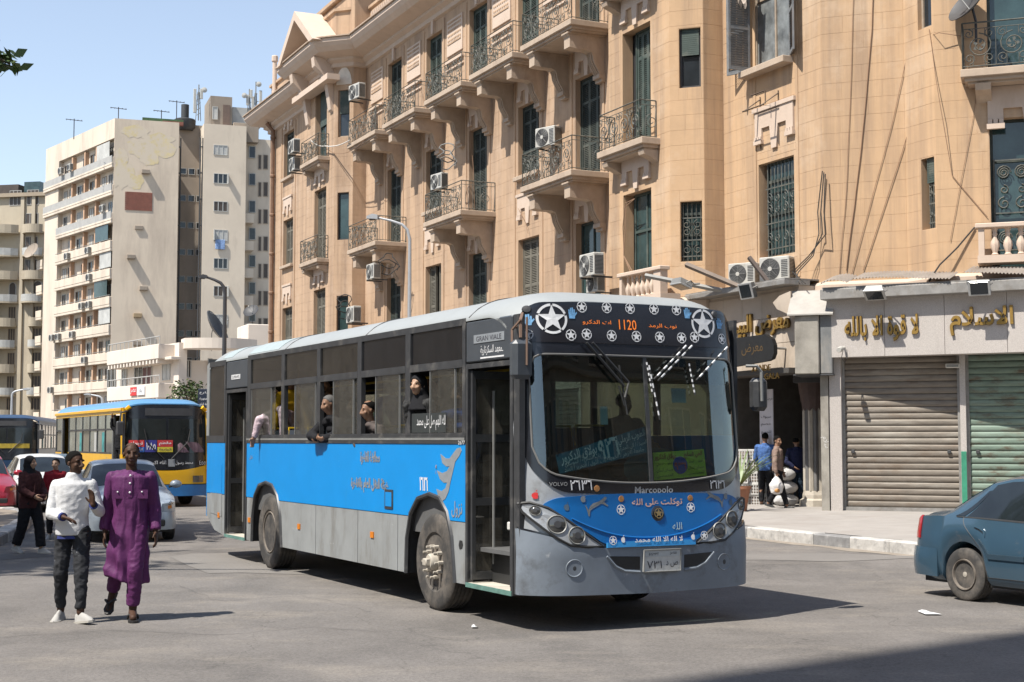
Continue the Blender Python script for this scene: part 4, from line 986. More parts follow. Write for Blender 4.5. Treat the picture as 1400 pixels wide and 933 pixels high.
# ================================================================== AIR CONDITIONERS, DISH, CABLES ON THE TAN BUILDING
def ac_meshes():
    w_, h, d = .84, .62, .32
    body = MB().bevbox(0, w_, -d, 0, 0, h, .02).mesh('casing', M_white, fix=False)
    fan = MB(); c = (.31, -d-.004, h/2)
    fan.lathe([(.01, .004), (.05, .004), (.25, 0), (.27, .012), (.27, -.01)], 24, 0, Matrix.Translation(c) @ Matrix.Rotation(pi/2, 4, 'X'))
    grl = MB()
    for r in (.06, .1, .14, .18, .22, .255):
        grl.tube([(c[0]+r*cos(2*pi*k/20), -d-.02, c[2]+r*sin(2*pi*k/20)) for k in range(21)], .005, 4, cap=False)
    for k in range(8): grl.tube([(c[0]+.05*cos(k*pi/4), -d-.022, c[2]+.05*sin(k*pi/4)), (c[0]+.26*cos(k*pi/4), -d-.02, c[2]+.26*sin(k*pi/4))], .005, 4)
    hub = MB().lathe([(.0001, .02), (.06, .018), (.06, 0)], 14, 0, Matrix.Translation((c[0], -d-.006, c[2])) @ Matrix.Rotation(pi/2, 4, 'X'))
    sd = MB()
    for k in range(14): sd.box(w_-.001, w_+.008, -d+.03, -.03, .06+k*.036, .078+k*.036)
    for k in range(10): sd.box(.62, .8, -d-.008, -d+.001, .1+k*.045, .12+k*.045)
    return [('casing', body), ('fan_disc', fan.mesh('fan_disc', M_dgrey)), ('fan_grille', grl.mesh('fan_grille', M_grey, fix=False)), ('hub', hub.mesh('hub', M_white, True)), ('louvres', sd.mesh('louvres', M_dgrey, fix=False)),
            ('bracket', MB().box(.08, .12, -d-.02, .3, -.05, -.003).box(w_-.12, w_-.08, -d-.02, .3, -.05, -.003).mesh('bracket', M_dgrey, fix=False))]
ACM = ac_meshes()
def ac(label, fr, x, y, out, rz=0., s=1.):
    u, z = fr.px(x, y, out); t = thing('air_conditioner', label, 'air conditioner', fr.w(u, -out, z), fr.rz+rz, 'air conditioner units on the tan building')
    for n, me in ACM: inst(n, me, t)
    t.scale = (s*.9, s*.9, s*.9); return t
ac('large air conditioner with round fan hung by the balustraded bay window', FA, 806, 381, 1.75, 0, 1.1)
ac('air conditioner hung under the larger one beside the balustrade', FA, 812, 402, 1.5, 0, .85)
ac('air conditioner with square grille on the awning above the cream fascia', FA, 1003, 392, .35, R(28), .95)
ac('air conditioner with white fan hub on the awning below the barred window', FA, 1046, 387, .35, R(28), 1.02)
ac('air conditioner standing on the upper balcony next to the arched panel', FA, 486, 140, .75, R(10), 1.15)
ac('air conditioner bracketed beside the small upper balcony of the far bay', L1, 403, 213, .55, 0, 1.1)
ac('air conditioner below another beside the far bay window', L1, 404, 237, .3, 0, 1.1)
ac('dusty air conditioner tucked under the lower far balcony', FA, 511, 384, .9, 0, 1.1)
ac('air conditioner wrapped in loose pipes just above the bus roof', FA, 484, 443, .8, 0, 1.2)
ac('air conditioner with coiled pipes on the middle lower balcony', FA, 598, 262, .9, R(8), 1.)
ac('plain box air conditioner on the balcony nearest the bay', FA, 741, 205, .3, R(20), 1.1)
def coil(label, p, r, n=5, m=M_cable):
    P = [Vector((r*cos(t*.5)*(.7+.3*sin(t*1.7)), .1*sin(t*.9), r*.8*sin(t*.5)+.02*t)) for t in range(int(n*12.6))]
    return tag(MB().tube(P, .022, 5).build('pipe_coil', m, None, True, loc=p), label, 'pipe', 'coiled air conditioner pipes')
u, z = FA.px(612, 228, .9); coil('coil of grey pipe on top of the balcony air conditioner', FA.w(u, -.9, z), .35, 3, M_grey)
u, z = FA.px(478, 432, .9); coil('tangle of dark pipes on the air conditioner above the bus roof', FA.w(u, -1.1, z), .4, 3)
u, z = FA.px(535, 370, .9); coil('loop of thick black pipe under the lower far balcony', FA.w(u, -1.0, z), .45, 2)
def cable(label, pts, r=.014, m=M_cable, sag=0., grp='loose cables on the tan building'):
    """pts: world points"""
    P = [Vector(p) for p in pts]; out = []
    for a, b in zip(P, P[1:]):
        n = max(2, int((b-a).length/.35))
        for i in range(n): t = i/n; q = a.lerp(b, t); q.z -= sag*4*t*(1-t); q += Vector((noise.noise(q*1.3), 0, 0))*.015; out.append(q)
    out.append(P[-1]); o0 = out[0].copy()
    return tag(MB().tube([q-o0 for q in out], r*.62, 5).build('cable', m, None, True, loc=o0), label, 'cable', grp)
def W5(x, y, o=.03): u, z = F5.px(x, y, o); return F5.w(u, -o, z)
def W6(x, y, o=.03): u, z = F6.px(x, y, o); return F6.w(u, -o, z)
def W7(x, y, o=.03): u, z = F7.px(x, y, o); return F7.w(u, -o, z)
def WA(x, y, o=.03): u, z = FA.px(x, y, o); return FA.w(u, -o, z)
cable('long brown cable hanging straight down the corner wall', [W5(1195, -60), W5(1192, 40), W5(1178, 200), W5(1157, 370)], .02, M_cablebr)
cable('thin brown cable running slightly slack beside the long one', [W5(1168, -60), W5(1164, 100), W5(1158, 250), W5(1147, 380)], .012, M_cablebr)
cable('slanting cable from the step in the wall to the awning', [W5(1244, 60), W5(1222, 160), W5(1163, 380)], .012, M_cablebr)
cable('lower slanting cable from the step down to the awning edge', [W5(1244, 175), W5(1220, 250), W5(1180, 370)], .014, M_cablebr)
cable('cable crossing the narrow step and sagging to the tall grille door', [W6(1270, 40), W6(1286, 150), W7(1302, 240), W7(1350, 297)], .014, M_cablebr)
cable('wire from the upper balcony down to the awning', [W7(1343, 90), W7(1325, 190), W7(1299, 330)], .01, M_cablebr)
cable('cable strung across the step under the narrow upper window', [W5(1246, 57), W6(1284, 45), W7(1330, 52)], .014, M_cablebr)
cable('black bundle climbing beside the balustrade to the awning', [W7(1333, 311), W7(1310, 338, .1), W7(1285, 362, .2), W7(1270, 385, .3)], .03, M_cable)
for k, lb in enumerate(('first black cable looping down the corner edge', 'second black cable looping down the corner edge', 'third black cable looping down the corner edge')):
    cable(lb, [WA(1124+k*2, 234+k*2, .05), WA(1118+k*4, 290, .08+.03*k), WA(1119+k*5, 320, .1), WA(1112-k*3, 350, .2), WA(1092-k*4, 372, .4), WA(1085+k*8, 388, .6)], .022)
for k, lb in enumerate(('brown cable looped beside the green bay door', 'second brown cable looped beside the green bay door')):
    q_ = lambda x, y, o=.1: N1.w(N1.px(x, y, o)[0], -o, N1.px(x, y, o)[1])
    cable(lb, [q_(868, 272), q_(855, 278+k*5), q_(851+k*4, 310), q_(853, 350), q_(862+k*3, 372), q_(850, 384, .4)], .02, M_cablebr)
cable('white cable slung from the far bay to the upper balcony', [L1.w(L1.px(425, 192, .3)[0], -.3, L1.px(425, 192, .3)[1]), L1.w(L1.px(445, 200, .2)[0], -.2, L1.px(445, 200, .2)[1]), WA(478, 192, 1.4)], .035, M_cablew, .1)
cable('thin cable sagging across the far bay', [L1.w(L1.px(448, 205, .1)[0], -.1, L1.px(448, 205, .1)[1]), WA(500, 190, 1.3)], .02, M_cablebr, .35)
for k, (xa, ya, xb, yb) in enumerate(((640, 150, 650, 330), (708, 285, 722, 320), (588, 88, 586, 190), (575, 120, 590, 230))):
    cable(('thin cable hanging past the middle lower balcony', 'short dark cable hanging over the white ornament', 'thin cable dangling from the second upper balcony', 'thin loop of cable under the upper balconies')[k], [WA(xa, ya, .1), WA((xa+xb)/2+3, (ya+yb)/2, .12), WA(xb, yb, .1)], .014, M_cablebr)
# satellite dish on the upper balcony at the right edge
def dish(label, loc, rz, r=.45, tilt=40, m=None):
    t = thing('satellite_dish', label, 'satellite dish', loc, rz)
    Mx = Matrix.Rotation(R(90-tilt), 4, 'X')
    MB().lathe([(.001, .0), (r*.4, r*.05), (r*.75, r*.16), (r, r*.3), (r*.99, r*.32), (r*.7, r*.17), (.001, .02)], 20, 0, Mx).build('reflector', m or M_dgrey, t, True)
    MB().tube([Mx @ Vector((0, r*.9, r*.28)), Mx @ Vector((0, 0, r*.95))], .015, 4).tube([Mx @ Vector((r*.6, -r*.6, r*.28)), Mx @ Vector((0, 0, r*.95))], .012, 4).build('feed_arm', M_grey, t)
    MB().lathe([(.05, 0), (.05, .12)], 8, 0, Mx @ Matrix.Translation((0, 0, r*.9))).build('receiver', M_grey, t)
    MB().tube([Mx @ Vector((0, 0, -.02)), (0, .1, -.3), (0, .1, -r-.25)], .03, 6).build('mast', M_dgrey, t)
    return t
u, z = F7.px(1328, 8, .5); dish('dark satellite dish on the corner balcony cut by the top edge', F7.w(u, -.4, z), F7.rz+R(-50), .5, 35)
# ================================================================== THE BLUE CITY BUS
DW = [((.30, .24, .17), .58, .85, 1.1, (1, 1, .5))]
M_bblue = mat('bus_blue', (.002, .215, .56), .42, var=.05, scale=2, spec=.35, bump=.05, bscale=3, dirt=((.03, .20, .43), .60, .85, 1.4, (1, 1, .35)), wear=((.36, .50, .62), .685, .73, 3.0, (.6, .6, 2.6)))
M_bblue2 = mat('bus_blue_front', (.006, .11, .33), .34, var=.06, scale=3, dirt=((.08, .16, .26), .62, .8, 3, None))
M_bgrey = mat('bus_grey', (.24, .25, .25), .5, var=.10, scale=2.5, spec=.4, bump=.04, bscale=6, dirt=((.13, .12, .105), .47, .74, 1.8, (1.6, 1.6, .5)), wear=((.40, .41, .40), .64, .73, 3.0, (.5, .5, 1.8)))
M_broof = mat('bus_roof', (.27, .285, .285), .5, var=.06, scale=1.5, dirt=((.28, .28, .27), .55, .8, 1.2, (1, .3, 1)))
M_silver = mat('bus_silver', (.36, .375, .39), .36, .25, var=.08, scale=4, dirt=((.2, .19, .18), .58, .8, 3, None))
M_bump = mat('bus_bumper', (.165, .19, .22), .5, var=.14, scale=2.5, bump=.05, bscale=8, dirt=((.07, .07, .07), .55, .75, 1.7, None), wear=((.33, .34, .35), .64, .72, 4, None))
M_mask = mat('bus_black', (.012, .013, .017), .22, var=.25, scale=5, coat=.3)
M_frame = mat('bus_frame', (.035, .036, .038), .45, var=.25, scale=6, dirt=((.14, .13, .115), .55, .8, 3, None))
M_tyre = mat('tyre', (.035, .033, .031), .85, var=.2, scale=8, bump=.1, dirt=((.14, .12, .10), .45, .72, 3, None))
M_rim = mat('rim_dusty', (.17, .145, .12), .7, .2, var=.25, scale=8, dirt=((.06, .05, .045), .5, .75, 7, None))
M_hub = mat('hub_pale', (.38, .345, .29), .7, .1, var=.2, scale=9)
M_inside = mat('bus_inside', (.085, .085, .085), .8, var=.15)
M_seat = mat('bus_seat', (.06, .075, .10), .8, var=.2)
M_yellowpole = mat('pole_yellow', (.50, .33, .01), .45, var=.1)
M_gl = glass('bus_glass', (.80, .82, .81), .05, .012, .025)
M_glup = glass('bus_glass_upper', (.42, .40, .36), .06, .015, .025)
M_ws = glass('windscreen_glass', (.56, .68, .69), .10, .006, .003)
M_whites = mat('sticker_white', (.62, .62, .62), .6, var=.12, scale=20)
M_led = mat('led_orange', (.3, .08, .01), .5, var=0, emit=((1., .24, .03), .45))
M_dkgrey = mat('decal_grey', (.20, .215, .23), .6, var=.12, scale=10)
M_orange = mat('reflector_orange', (.55, .17, .01), .35, var=.1)
M_lens = mat('lamp_lens', (.12, .12, .115), .06, .6, var=.3, scale=8)
M_lensglass = glass('lamp_glass', (.8, .8, .8), .12, .02)
BUSRZ = R(27.2)
bus = thing('city_bus', 'blue and grey city bus with star stickers and people leaning from its windows', 'bus', (.089, 13.82, 0), BUSRZ)
BW = 2.6; BL = 10.95
def prof_t(w): return (w-1.3)/1.3
def fsurf(w, z):
    t = max(-1, min(1, prof_t(w)))
    y = .26-.26*(1-abs(t)**6.5)
    y += pl([(0, -.02), (.75, -.05), (1.2, 0.), (1.4, .0), (2.65, .12), (3.2, .2)], z)
    return y-.14
def front(w, z, off=0.):
    e = .01; y = fsurf(w, z); dw = (fsurf(w+e, z)-fsurf(w-e, z))/(2*e); dz = (fsurf(w, z+e)-fsurf(w, z-e))/(2*e)
    n = Vector((dw, -1, dz)).normalized(); return Vector((w, y, z))+n*off
def fpatch(name, w0, w1, zl, zh, off, m, nw=40, nz=8, th=-.02, parent=None, ws=None, smooth=True):
    ws = ws or [w0+(w1-w0)*(.5-.5*cos(pi*i/nw)) if False else w0+(w1-w0)*i/nw for i in range(nw+1)]
    n = len(ws)-1
    def f(u, v, o):
        i = u*n; k = min(n-1, int(i)); w_ = lerp(ws[k], ws[k+1], i-k); a, b = zl(w_), zh(w_); return front(w_, lerp(a, b, v), off+o)
    return MB().shell(f, n, nz, th).build(name, m, parent or bus, smooth, angle=50)
def edge_round(w, w0, w1, r):
    d = min(w-w0, w1-w); d = max(0, min(r, d)); return r-sqrt(max(0, r*r-(r-d)**2))
WA0, WA1 = .13, 2.48
zwb = lambda w: 1.385+.16*abs(prof_t(w))**2.2+edge_round(w, WA0, WA1, .22)
zwt = lambda w: 2.62-edge_round(w, WA0, WA1, .13)
zmb = lambda w: 1.28+.05*abs(prof_t(w))**2+edge_round(w, .06, 2.54, .42)
zmt = lambda w: 3.145-edge_round(w, .06, 2.54, .22)-.03*abs(prof_t(w))**2
dense = lambda a, b, n: [a+(b-a)*i/n for i in range(n+1)]
wsL = dense(.06, WA0, 6)[:-1]+[WA0-.0005, WA0+.0005]+dense(WA0, 2.48, 60)[1:-1]+[WA1-.0005, WA1+.0005]+dense(WA1, 2.54, 6)[1:]
fpatch('front_mask', .06, 2.54, zmb, lambda w: (zwb(w) if WA0 <= w <= WA1 else 2.0), .012, M_mask, ws=wsL, nz=5)
fpatch('front_mask', .06, 2.54, lambda w: (zwt(w) if WA0 <= w <= WA1 else 2.0), lambda w: max(zmt(w), 2.05), .012, M_mask, ws=wsL, nz=6)
fpatch('destination_header', .11, 2.49, lambda w: 2.735+edge_round(w, .11, 2.49, .06), lambda w: 3.11-edge_round(w, .11, 2.49, .17)-.03*abs(prof_t(w))**2, .020, mat('header_glass', (.015, .014, .016), .12, var=.2), nw=50)
for a, b in ((WA0-.01, 1.335), (1.365, WA1+.01)):
    fpatch('windscreen', a, b, lambda w: zwb(min(max(w, WA0), WA1))-.012, lambda w: zwt(min(max(w, WA0), WA1))+.012, .004, M_ws, 26, 10, -.006)
fpatch('windscreen_divider', 1.33, 1.37, lambda w: zwb(w)-.01, lambda w: zwt(w)+.01, .016, M_frame, 2, 8)
M_seal = mat('screen_seal', (.16, .155, .145), .5, var=.1)
mb = MB(); P = [front(w_, zwb(w_), .016) for w_ in dense(WA0, WA1, 50)]; P2 = [front(w_, zwt(w_), .016) for w_ in dense(WA1, WA0, 50)]
mb.tube(P+P2+P[:1], .010, 5); mb.build('windscreen_seal', M_seal, bus, True)
# silver corners, brow and lower skin
fpatch('corner_pillar', 0.0, .07, lambda w: .9, lambda w: 2.93, 0, M_silver, 6, 12); fpatch('corner_pillar', 2.53, 2.6, lambda w: .9, lambda w: 2.93, 0, M_silver, 6, 12)
fpatch('front_skin', 0.0, 2.6, lambda w: .72, lambda w: zmb(max(.06, min(2.54, w)))+.02, 0.0, M_silver, 50, 8)
fpatch('front_brow', .0, 2.6, lambda w: zmt(max(.06, min(2.54, w)))-.02, lambda w: max(zmt(max(.06, min(2.54, w))), 3.15-.235*abs(prof_t(w))**6), 0.0, M_broof, 50, 4)
# bumper with fog lamp wells, grille slots and number plate
zbt = lambda w: .775+.19*max(0, (abs(prof_t(w))-.42)/.58)**1.2
fpatch('bumper', -.01, 2.61, lambda w: .33+.02*abs(prof_t(w)), zbt, .03, M_bump, 60, 8, -.05)
fpatch('bumper_lip', .0, 2.6, lambda w: zbt(w)-.005, lambda w: zbt(w)+.02, .022, M_mask, 60, 1)
def fpoly(name, pts, off, m, th=.012, parent=None, sub=6, smooth=False):
    """polygon in (w,z) laid on the front surface"""
    out = []
    for (a, b), (c, d) in zip(pts, pts[1:]+pts[:1]):
        for i in range(sub): out.append((lerp(a, c, i/sub), lerp(b, d, i/sub)))
    n = len(out); cx = sum(p[0] for p in out)/n; cz = sum(p[1] for p in out)/n
    vs = [front(a, b, off) for a, b in out]+[front(a, b, off-th) for a, b in out]+[front(lerp(a, cx, .5), lerp(b, cz, .5), off) for a, b in out]+[front(cx, cz, off)]
    fs = [(i, (i+1) % n, n+(i+1) % n, n+i) for i in range(n)]+[(i, (i+1) % n, 2*n+(i+1) % n, 2*n+i) for i in range(n)]+[(2*n+i, 2*n+(i+1) % n, 3*n) for i in range(n)]
    return MB().add(vs, fs).build(name, m, parent or bus, smooth)
def on_front(w, z, off, k=1., lean=0.):
    """local (x right, z up, -y out) -> front surface at (w,z)"""
    return lambda v: front(w+v.x*cos(lean)-v.z*sin(lean), z+v.x*sin(lean)+v.z*cos(lean), off-v.y*k)
def flathe(name, w, z, prof, m, n=20, parent=None, off=0., smooth=True):
    fn = on_front(w, z, off); mb = MB().lathe(prof, n)
    mb.v = [tuple(fn(Vector((a, -c, b)))) for a, b, c in mb.v]; return mb.build(name, m, parent or bus, smooth)
for w_ in (.46, 2.16):
    flathe('fog_lamp_well', w_, .60, [(.086, 0), (.08, .005), (.072, 0), (.068, -.02), (.0001, -.03)], M_bump, off=.033); flathe('fog_lamp', w_, .60, [(.0001, .0), (.058, -.006), (.062, -.02)], mat('fog_dark', (.04, .042, .045), .5), off=.034)
fpoly('air_slot', [(.83, .70), (1.17, .685), (1.17, .56), (1.0, .575), (.9, .62)], .034, M_black); fpoly('air_slot', [(1.68, .685), (2.0, .70), (1.93, .62), (1.83, .575), (1.68, .56)], .034, M_black)
mb = MB(); mb.tube([front(a, b, .036) for a, b in ((.8, .70), (.9, .60), (1.0, .555), (1.17, .54))], .012, 5); mb.tube([front(a, b, .036) for a, b in ((2.03, .70), (1.93, .60), (1.83, .555), (1.68, .54))], .012, 5); mb.build('bumper_crease', M_bump, bus, True)
pl_ = fpoly('number_plate', [(1.2, .54), (1.62, .54), (1.62, .745), (1.2, .745)], .055, mat('plate_pale', (.46, .46, .44), .5, var=.1, scale=20), .02)
fpoly('plate_band', [(1.215, .68), (1.605, .68), (1.605, .735), (1.215, .735)], .058, mat('plate_band', (.40, .42, .42), .5), .003, pl_)
lettering('٧٣١', .075, M_ink, pl_, fn=on_front(1.32, .605, .059), width=.17); lettering('ص د', .06, M_ink, pl_, fn=on_front(1.52, .605, .059), width=.14)
lettering('EGYPT', .025, M_ink, pl_, fn=on_front(1.31, .707, .0615), width=.11, ar=False); lettering('مصر', .03, M_ink, pl_, fn=on_front(1.53, .707, .0615), width=.08)
MB().tube([front(a, b, .06) for a, b in ((1.2, .54), (1.62, .54), (1.62, .745), (1.2, .745), (1.2, .54))], .008, 5).build('plate_frame', M_grey, pl_)
# blue panel between the headlights
gt = lambda w: 1.285-.06*max(0, (abs(prof_t(w))-.2)/.8)**2-edge_round(w, .17, 2.43, .2)*.55
gb = lambda w: pl([(.17, 1.13), (.3, 1.1), (.55, .96), (.75, .83), (.88, .785), (1.3, .775), (1.72, .785), (1.85, .83), (2.05, .96), (2.3, 1.1), (2.43, 1.13)], w)
fpatch('grille_panel', .17, 2.43, gb, gt, .030, M_bblue2, 60, 8, -.03)
fpatch('grille_lip', .80, 1.80, lambda w: .775, lambda w: .835-.03*abs(prof_t(w)), .055, mat('lip_sunlit_blue', (.03, .22, .50), .4, var=.1), 20, 3, -.03)  # paler blue puts the sunlit look of the lip into its colour
mb = MB(); mb.tube([front(w_, .86+.20*abs((w_-1.3)/.85)**2.2, .033) for w_ in dense(.45, 2.15, 30)], .009, 5); mb.build('panel_crease', M_bblue2, bus, True)
# headlamps
for sgn in (1, -1):
    X = (lambda w: w) if sgn > 0 else (lambda w: 2.6-w)
    q = [(X(.02), 1.20), (X(.10), 1.215), (X(.24), 1.16), (X(.44), 1.02), (X(.62), .89), (X(.76), .795), (X(.60), .79), (X(.42), .81), (X(.30), .88), (X(.16), 1.0), (X(.05), 1.12)]
    hl = fpoly('headlight', q, .036, M_silver, .03, smooth=False)
    MB().tube([front(a, b, .034) for a, b in q+q[:1]], .014, 5).build('surround', M_black, hl, True)
    for w_, z_, r in ((.14, 1.135, .040), (.31, 1.005, .078), (.49, .90, .075)):
        flathe('lamp_bezel', X(w_), z_, [(r*1.16, .0), (r*1.08, .012), (r*1.0, .008), (r*.95, .0)], M_grey, 20, hl, .037)
        flathe('lamp_lens', X(w_), z_, [(.0001, .022), (r*.5, .018), (r*.95, .004)], M_lens, 18, hl, .038)
        flathe('lamp_reflector', X(w_), z_, [(r*.42, .03), (r*.3, .028), (.0001, .03)], M_dgrey, 12, hl, .03)
# stickers and writing
def ring_star(w, z, r, m=M_whites, name='star_sticker', off=.026, lean=0.):
    mb = MB(); fn = on_front(w, z, off, lean=lean); n = 20
    for k in range(5):
        a0 = pi/2+2*pi*(k+.06)/5; a1 = pi/2+2*pi*(k+.94)/5; vs = []
        for i in range(7):
            a = a0+(a1-a0)*i/6; vs += [fn(Vector((r*cos(a), 0, r*sin(a)))), fn(Vector((r*.84*cos(a), 0, r*.84*sin(a))))]
        mb.add(vs, [(2*i, 2*i+2, 2*i+3, 2*i+1) for i in range(6)])
    vs = [fn(Vector((0, 0, 0)))]
    for k in range(10):
        a = pi/2+pi*k/5; q = r*(.93 if k % 2 == 0 else .37); vs.append(fn(Vector((q*cos(a), 0, q*sin(a)))))
    mb.add(vs, [(0, k+1, (k+1) % 10+1) for k in range(10)])
    return mb.build(name, m, bus, fix=False)
def fpx(x, y):  # photo pixel -> (w,z) on the front plane
    o = Vector((.089, 13.82)); W = Vector((cos(BUSRZ), sin(BUSRZ))); S = Vector((-sin(BUSRZ), cos(BUSRZ))); o = o-S*.1
    d = ray(x, y); k = S.dot(o)/S.dot(Vector((d.x, d.y))); p = Vector((d.x, d.y))*k; return (p-o).dot(W), CAMZ+d.z*k
for x, y in ((765, 435), (970, 442)): ring_star(*fpx(x, y), .148)
for x, y in ((804, 419), (838, 420), (870, 421), (903, 422), (934, 423), (736, 456), (787, 458), (808, 457), (842, 459), (876, 460), (908, 461), (938, 462), (956, 461), (997, 463)): ring_star(*fpx(x, y), .055)
for x, y in ((843, 697), (938, 694)): ring_star(*fpx(x, y), .048, off=.034)
for x, y in ((828, 739), (952, 732)): ring_star(*fpx(x, y), .042, off=.06)
M_handb = mat('hand_blue', (.13, .30, .50), .6, var=.4, scale=30)
def hand_sticker(w, z, s=.05, off=.026):
    mb = MB(); fn = on_front(w, z, off)
    def poly(p): mb.add([fn(Vector((a*s, 0, b*s))) for a, b in p], [tuple(range(len(p)))])
    poly([(-.6, -1), (.6, -1), (.7, .2), (-.7, .2)])
    for k, h in ((-.55, .75), (-.18, 1.1), (.18, 1.15), (.55, .8)): poly([(k-.14, .2), (k+.14, .2), (k+.14, h), (k-.14, h)])
    poly([(.7, -.5), (1.15, .1), (1.0, .35), (.65, -.05)])
    return mb.build('hand_sticker', M_handb, bus, fix=False)
for x, y in ((738, 436), (790, 428), (948, 428), (994, 442)): hand_sticker(*fpx(x, y))
for x, y in ((738, 421), (988, 429)): flathe('marker_lamp', *fpx(x, y), [(.0001, .02), (.03, .016), (.04, .0)], M_dgrey, 14, off=.02)
w_, z_ = fpx(865, 444)
lettering('نوب الرمد', .05, M_led, bus, fn=on_front(fpx(913, 443)[0], z_-.0, .028), width=.33)
lettering('1120', .10, M_led, bus, fn=on_front(fpx(865, 444)[0], z_-.0, .028), width=.2, ar=False)
lettering('ات الدكرو', .05, M_led, bus, fn=on_front(fpx(823, 441)[0], z_+.01, .028), width=.32)
M_chrome = mat('script_silver', (.42, .42, .41), .35, .4, var=.1)
lettering('Marcopolo', .085, M_chrome, bus, fn=on_front(*fpx(890, 671), .016), width=.44, bold=.02, ar=False)
lettering('VOLVO', .035, M_chrome, bus, fn=on_front(*fpx(763, 662), .016), width=.17, ar=False)
lettering('٢٦٣٦', .10, M_whites, bus, fn=on_front(*fpx(791, 663), .024), width=.23, bold=.012); lettering('٢٦٣٦', .09, M_whites, bus, fn=on_front(*fpx(977, 662), .024), width=.19, bold=.012)
lettering('توكلت على الله', .085, mat('sticker_pink', (.52, .33, .27), .6, var=.2, scale=20), bus, fn=on_front(*fpx(893, 687), .034), width=.58, bold=.02)
lettering('لا اله الا الله محمد', .05, M_whites, bus, fn=on_front(fpx(890, 737)[0], fpx(890, 737)[1], .062), width=.55, bold=.02)
lettering('الله', .07, mat('sticker_pale', (.35, .45, .45), .6), bus, fn=on_front(*fpx(918, 719), .036), width=.11)
def apple(w, z, s, m, off):
    mb = MB(); fn = on_front(w, z, off); P = []
    for k in range(24):
        a = 2*pi*k/24; r = 1-.12*(1 if sin(a) > .6 else 0)*abs(sin(a))-.05*cos(2*a); x = r*cos(a)*.95; zz = r*sin(a)
        if -.55 < a-2*pi < .0 or 0 <= a < .55: x -= .28
        P.append(fn(Vector((x*s, 0, zz*s*.95))))
    mb.add([fn(Vector((0, 0, 0)))]+P, [(0, k+1, (k+1) % 24+1) for k in range(24)])
    mb.add([fn(Vector((a*s, 0, b*s))) for a, b in ((.0, 1.05), (.35, 1.2), (.42, 1.6), (.1, 1.45))], [(0, 1, 2, 3)])
    return mb.build('apple_sticker', m, bus, fix=False)
for x, y, m, o in ((793, 682, M_dkgrey, .034), (988, 678, M_dkgrey, .034), (772, 694, mat('apple_dark', (.06, .10, .15), .6), .034), (996, 687, mat('apple_dark', (.06, .10, .15), .6), .034), (725, 667, mat('apple_bronze', (.16, .13, .10), .6), .01), (738, 678, mat('apple_red', (.55, .03, .03), .5), .01), (842, 738, M_whites, .06), (937, 734, M_whites, .06), (1017, 652, M_dkgrey, .02)): apple(*fpx(x, y), .033 if m is not M_whites else .028, m, o)
CAT = [(-1, -.55), (-.9, -.62), (-.7, -.2), (-.45, -.1), (.1, .0), (.35, .05), (.55, .0), (.9, -.3), (1.0, -.25), (.7, .15), (.95, .3), (1.05, .45), (.85, .55), (.6, .42), (.2, .32), (-.3, .3), (-.6, .15), (-.85, -.1), (-.95, .3), (-1.02, .32), (-.98, -.15)]
def cat(w, z, s, flip=1, lean=.25):
    fn = on_front(w, z, .034, lean=lean*flip); mb = MB(); mb.add([fn(Vector((a*s*flip, 0, b*s))) for a, b in CAT], [tuple(range(len(CAT)))]); return mb.build('leaping_cat_sticker', mat('cat_grey', (.13, .14, .15), .6, var=.2), bus, fix=False)
cat(*fpx(811, 692), .12); cat(*fpx(972, 682), .11, -1)
flathe('emblem', *fpx(893, 702), [(.0001, .014), (.06, .012), (.075, .0)], M_mask, 20, off=.03)
ring_star(fpx(893, 702)[0], fpx(893, 702)[1], .05, mat('emblem_gold', (.30, .22, .10), .4, .4), 'emblem_star', .048)
for x, y in ((844, 682), (938, 681), (812, 668)): flathe('rosette_sticker', *fpx(x, y), [(.0001, .003), (.03, .002), (.032, 0)], mat('rosette', (.35, .16, .05), .6, var=.5, scale=40), 9, off=.033 if y > 670 else .018)
# boards behind the windscreen
def wsboard(name, x0, y0, x1, y1, m, dz0=0., dz1=0., off=-.10):
    (a, b), (c, d) = fpx(x0, y0), fpx(x1, y1)
    fn = lambda u, v, o: front(lerp(a, c, u), lerp(lerp(b, d, 0)+dz0*(1-u)+dz1*u, d+dz0*(1-u)+dz1*u, 1-v), off+o)
    return MB().shell(fn, 16, 2, -.01).build(name, m, bus)
def wsb(name, pts, m, off):  # pts px: TL, TR, BR, BL
    q = [fpx(*p) for p in pts]
    def fn(u, v, o):
        t = (lerp(q[0][0], q[1][0], u), lerp(q[0][1], q[1][1], u)); b = (lerp(q[3][0], q[2][0], u), lerp(q[3][1], q[2][1], u)); return front(lerp(b[0], t[0], v), lerp(b[1], t[1], v), off+o)
    o = MB().shell(fn, 14, 2, -.012).build(name, m, bus)
    def wr(s, u, v, h, width, mm, bold=.0):
        e = .001; P = fn(u, v, .003); U = (fn(min(1, u+.02), v, .003)-P).normalized(); V = (fn(u, min(1, v+.02), .003)-P).normalized()
        lettering(s, h, mm, o, fn=lambda w: P+U*w.x+V*w.z, width=width, bold=bold)
    return wr
M_bw = mat('board_white', (.80, .80, .76), .6, var=.1); M_br = mat('board_red', (.42, .03, .03), .6)
wr = wsb('route_banner', ((762, 622), (884, 583), (886, 618), (766, 648)), mat('banner_blue', (.05, .17, .24), .5, var=.3), -.016)
wr('بولاق الدكرور', .23, .68, .12, .40, M_bw, .02); wr('الطوب الرملي', .83, .72, .11, .32, M_bw, .02); wr('٩٢٦', .56, .60, .19, .24, M_bw, .03)
wr('باب الشعرية / الموسكي', .26, .36, .06, .40, M_bw); wr('السيدة / الى المدرسة', .82, .40, .055, .36, M_bw); wr('باب اللوق / التحرير / السد', .28, .12, .055, .46, M_bw); wr('جامعة الازهر / الدويقة', .74, .14, .055, .44, M_bw)
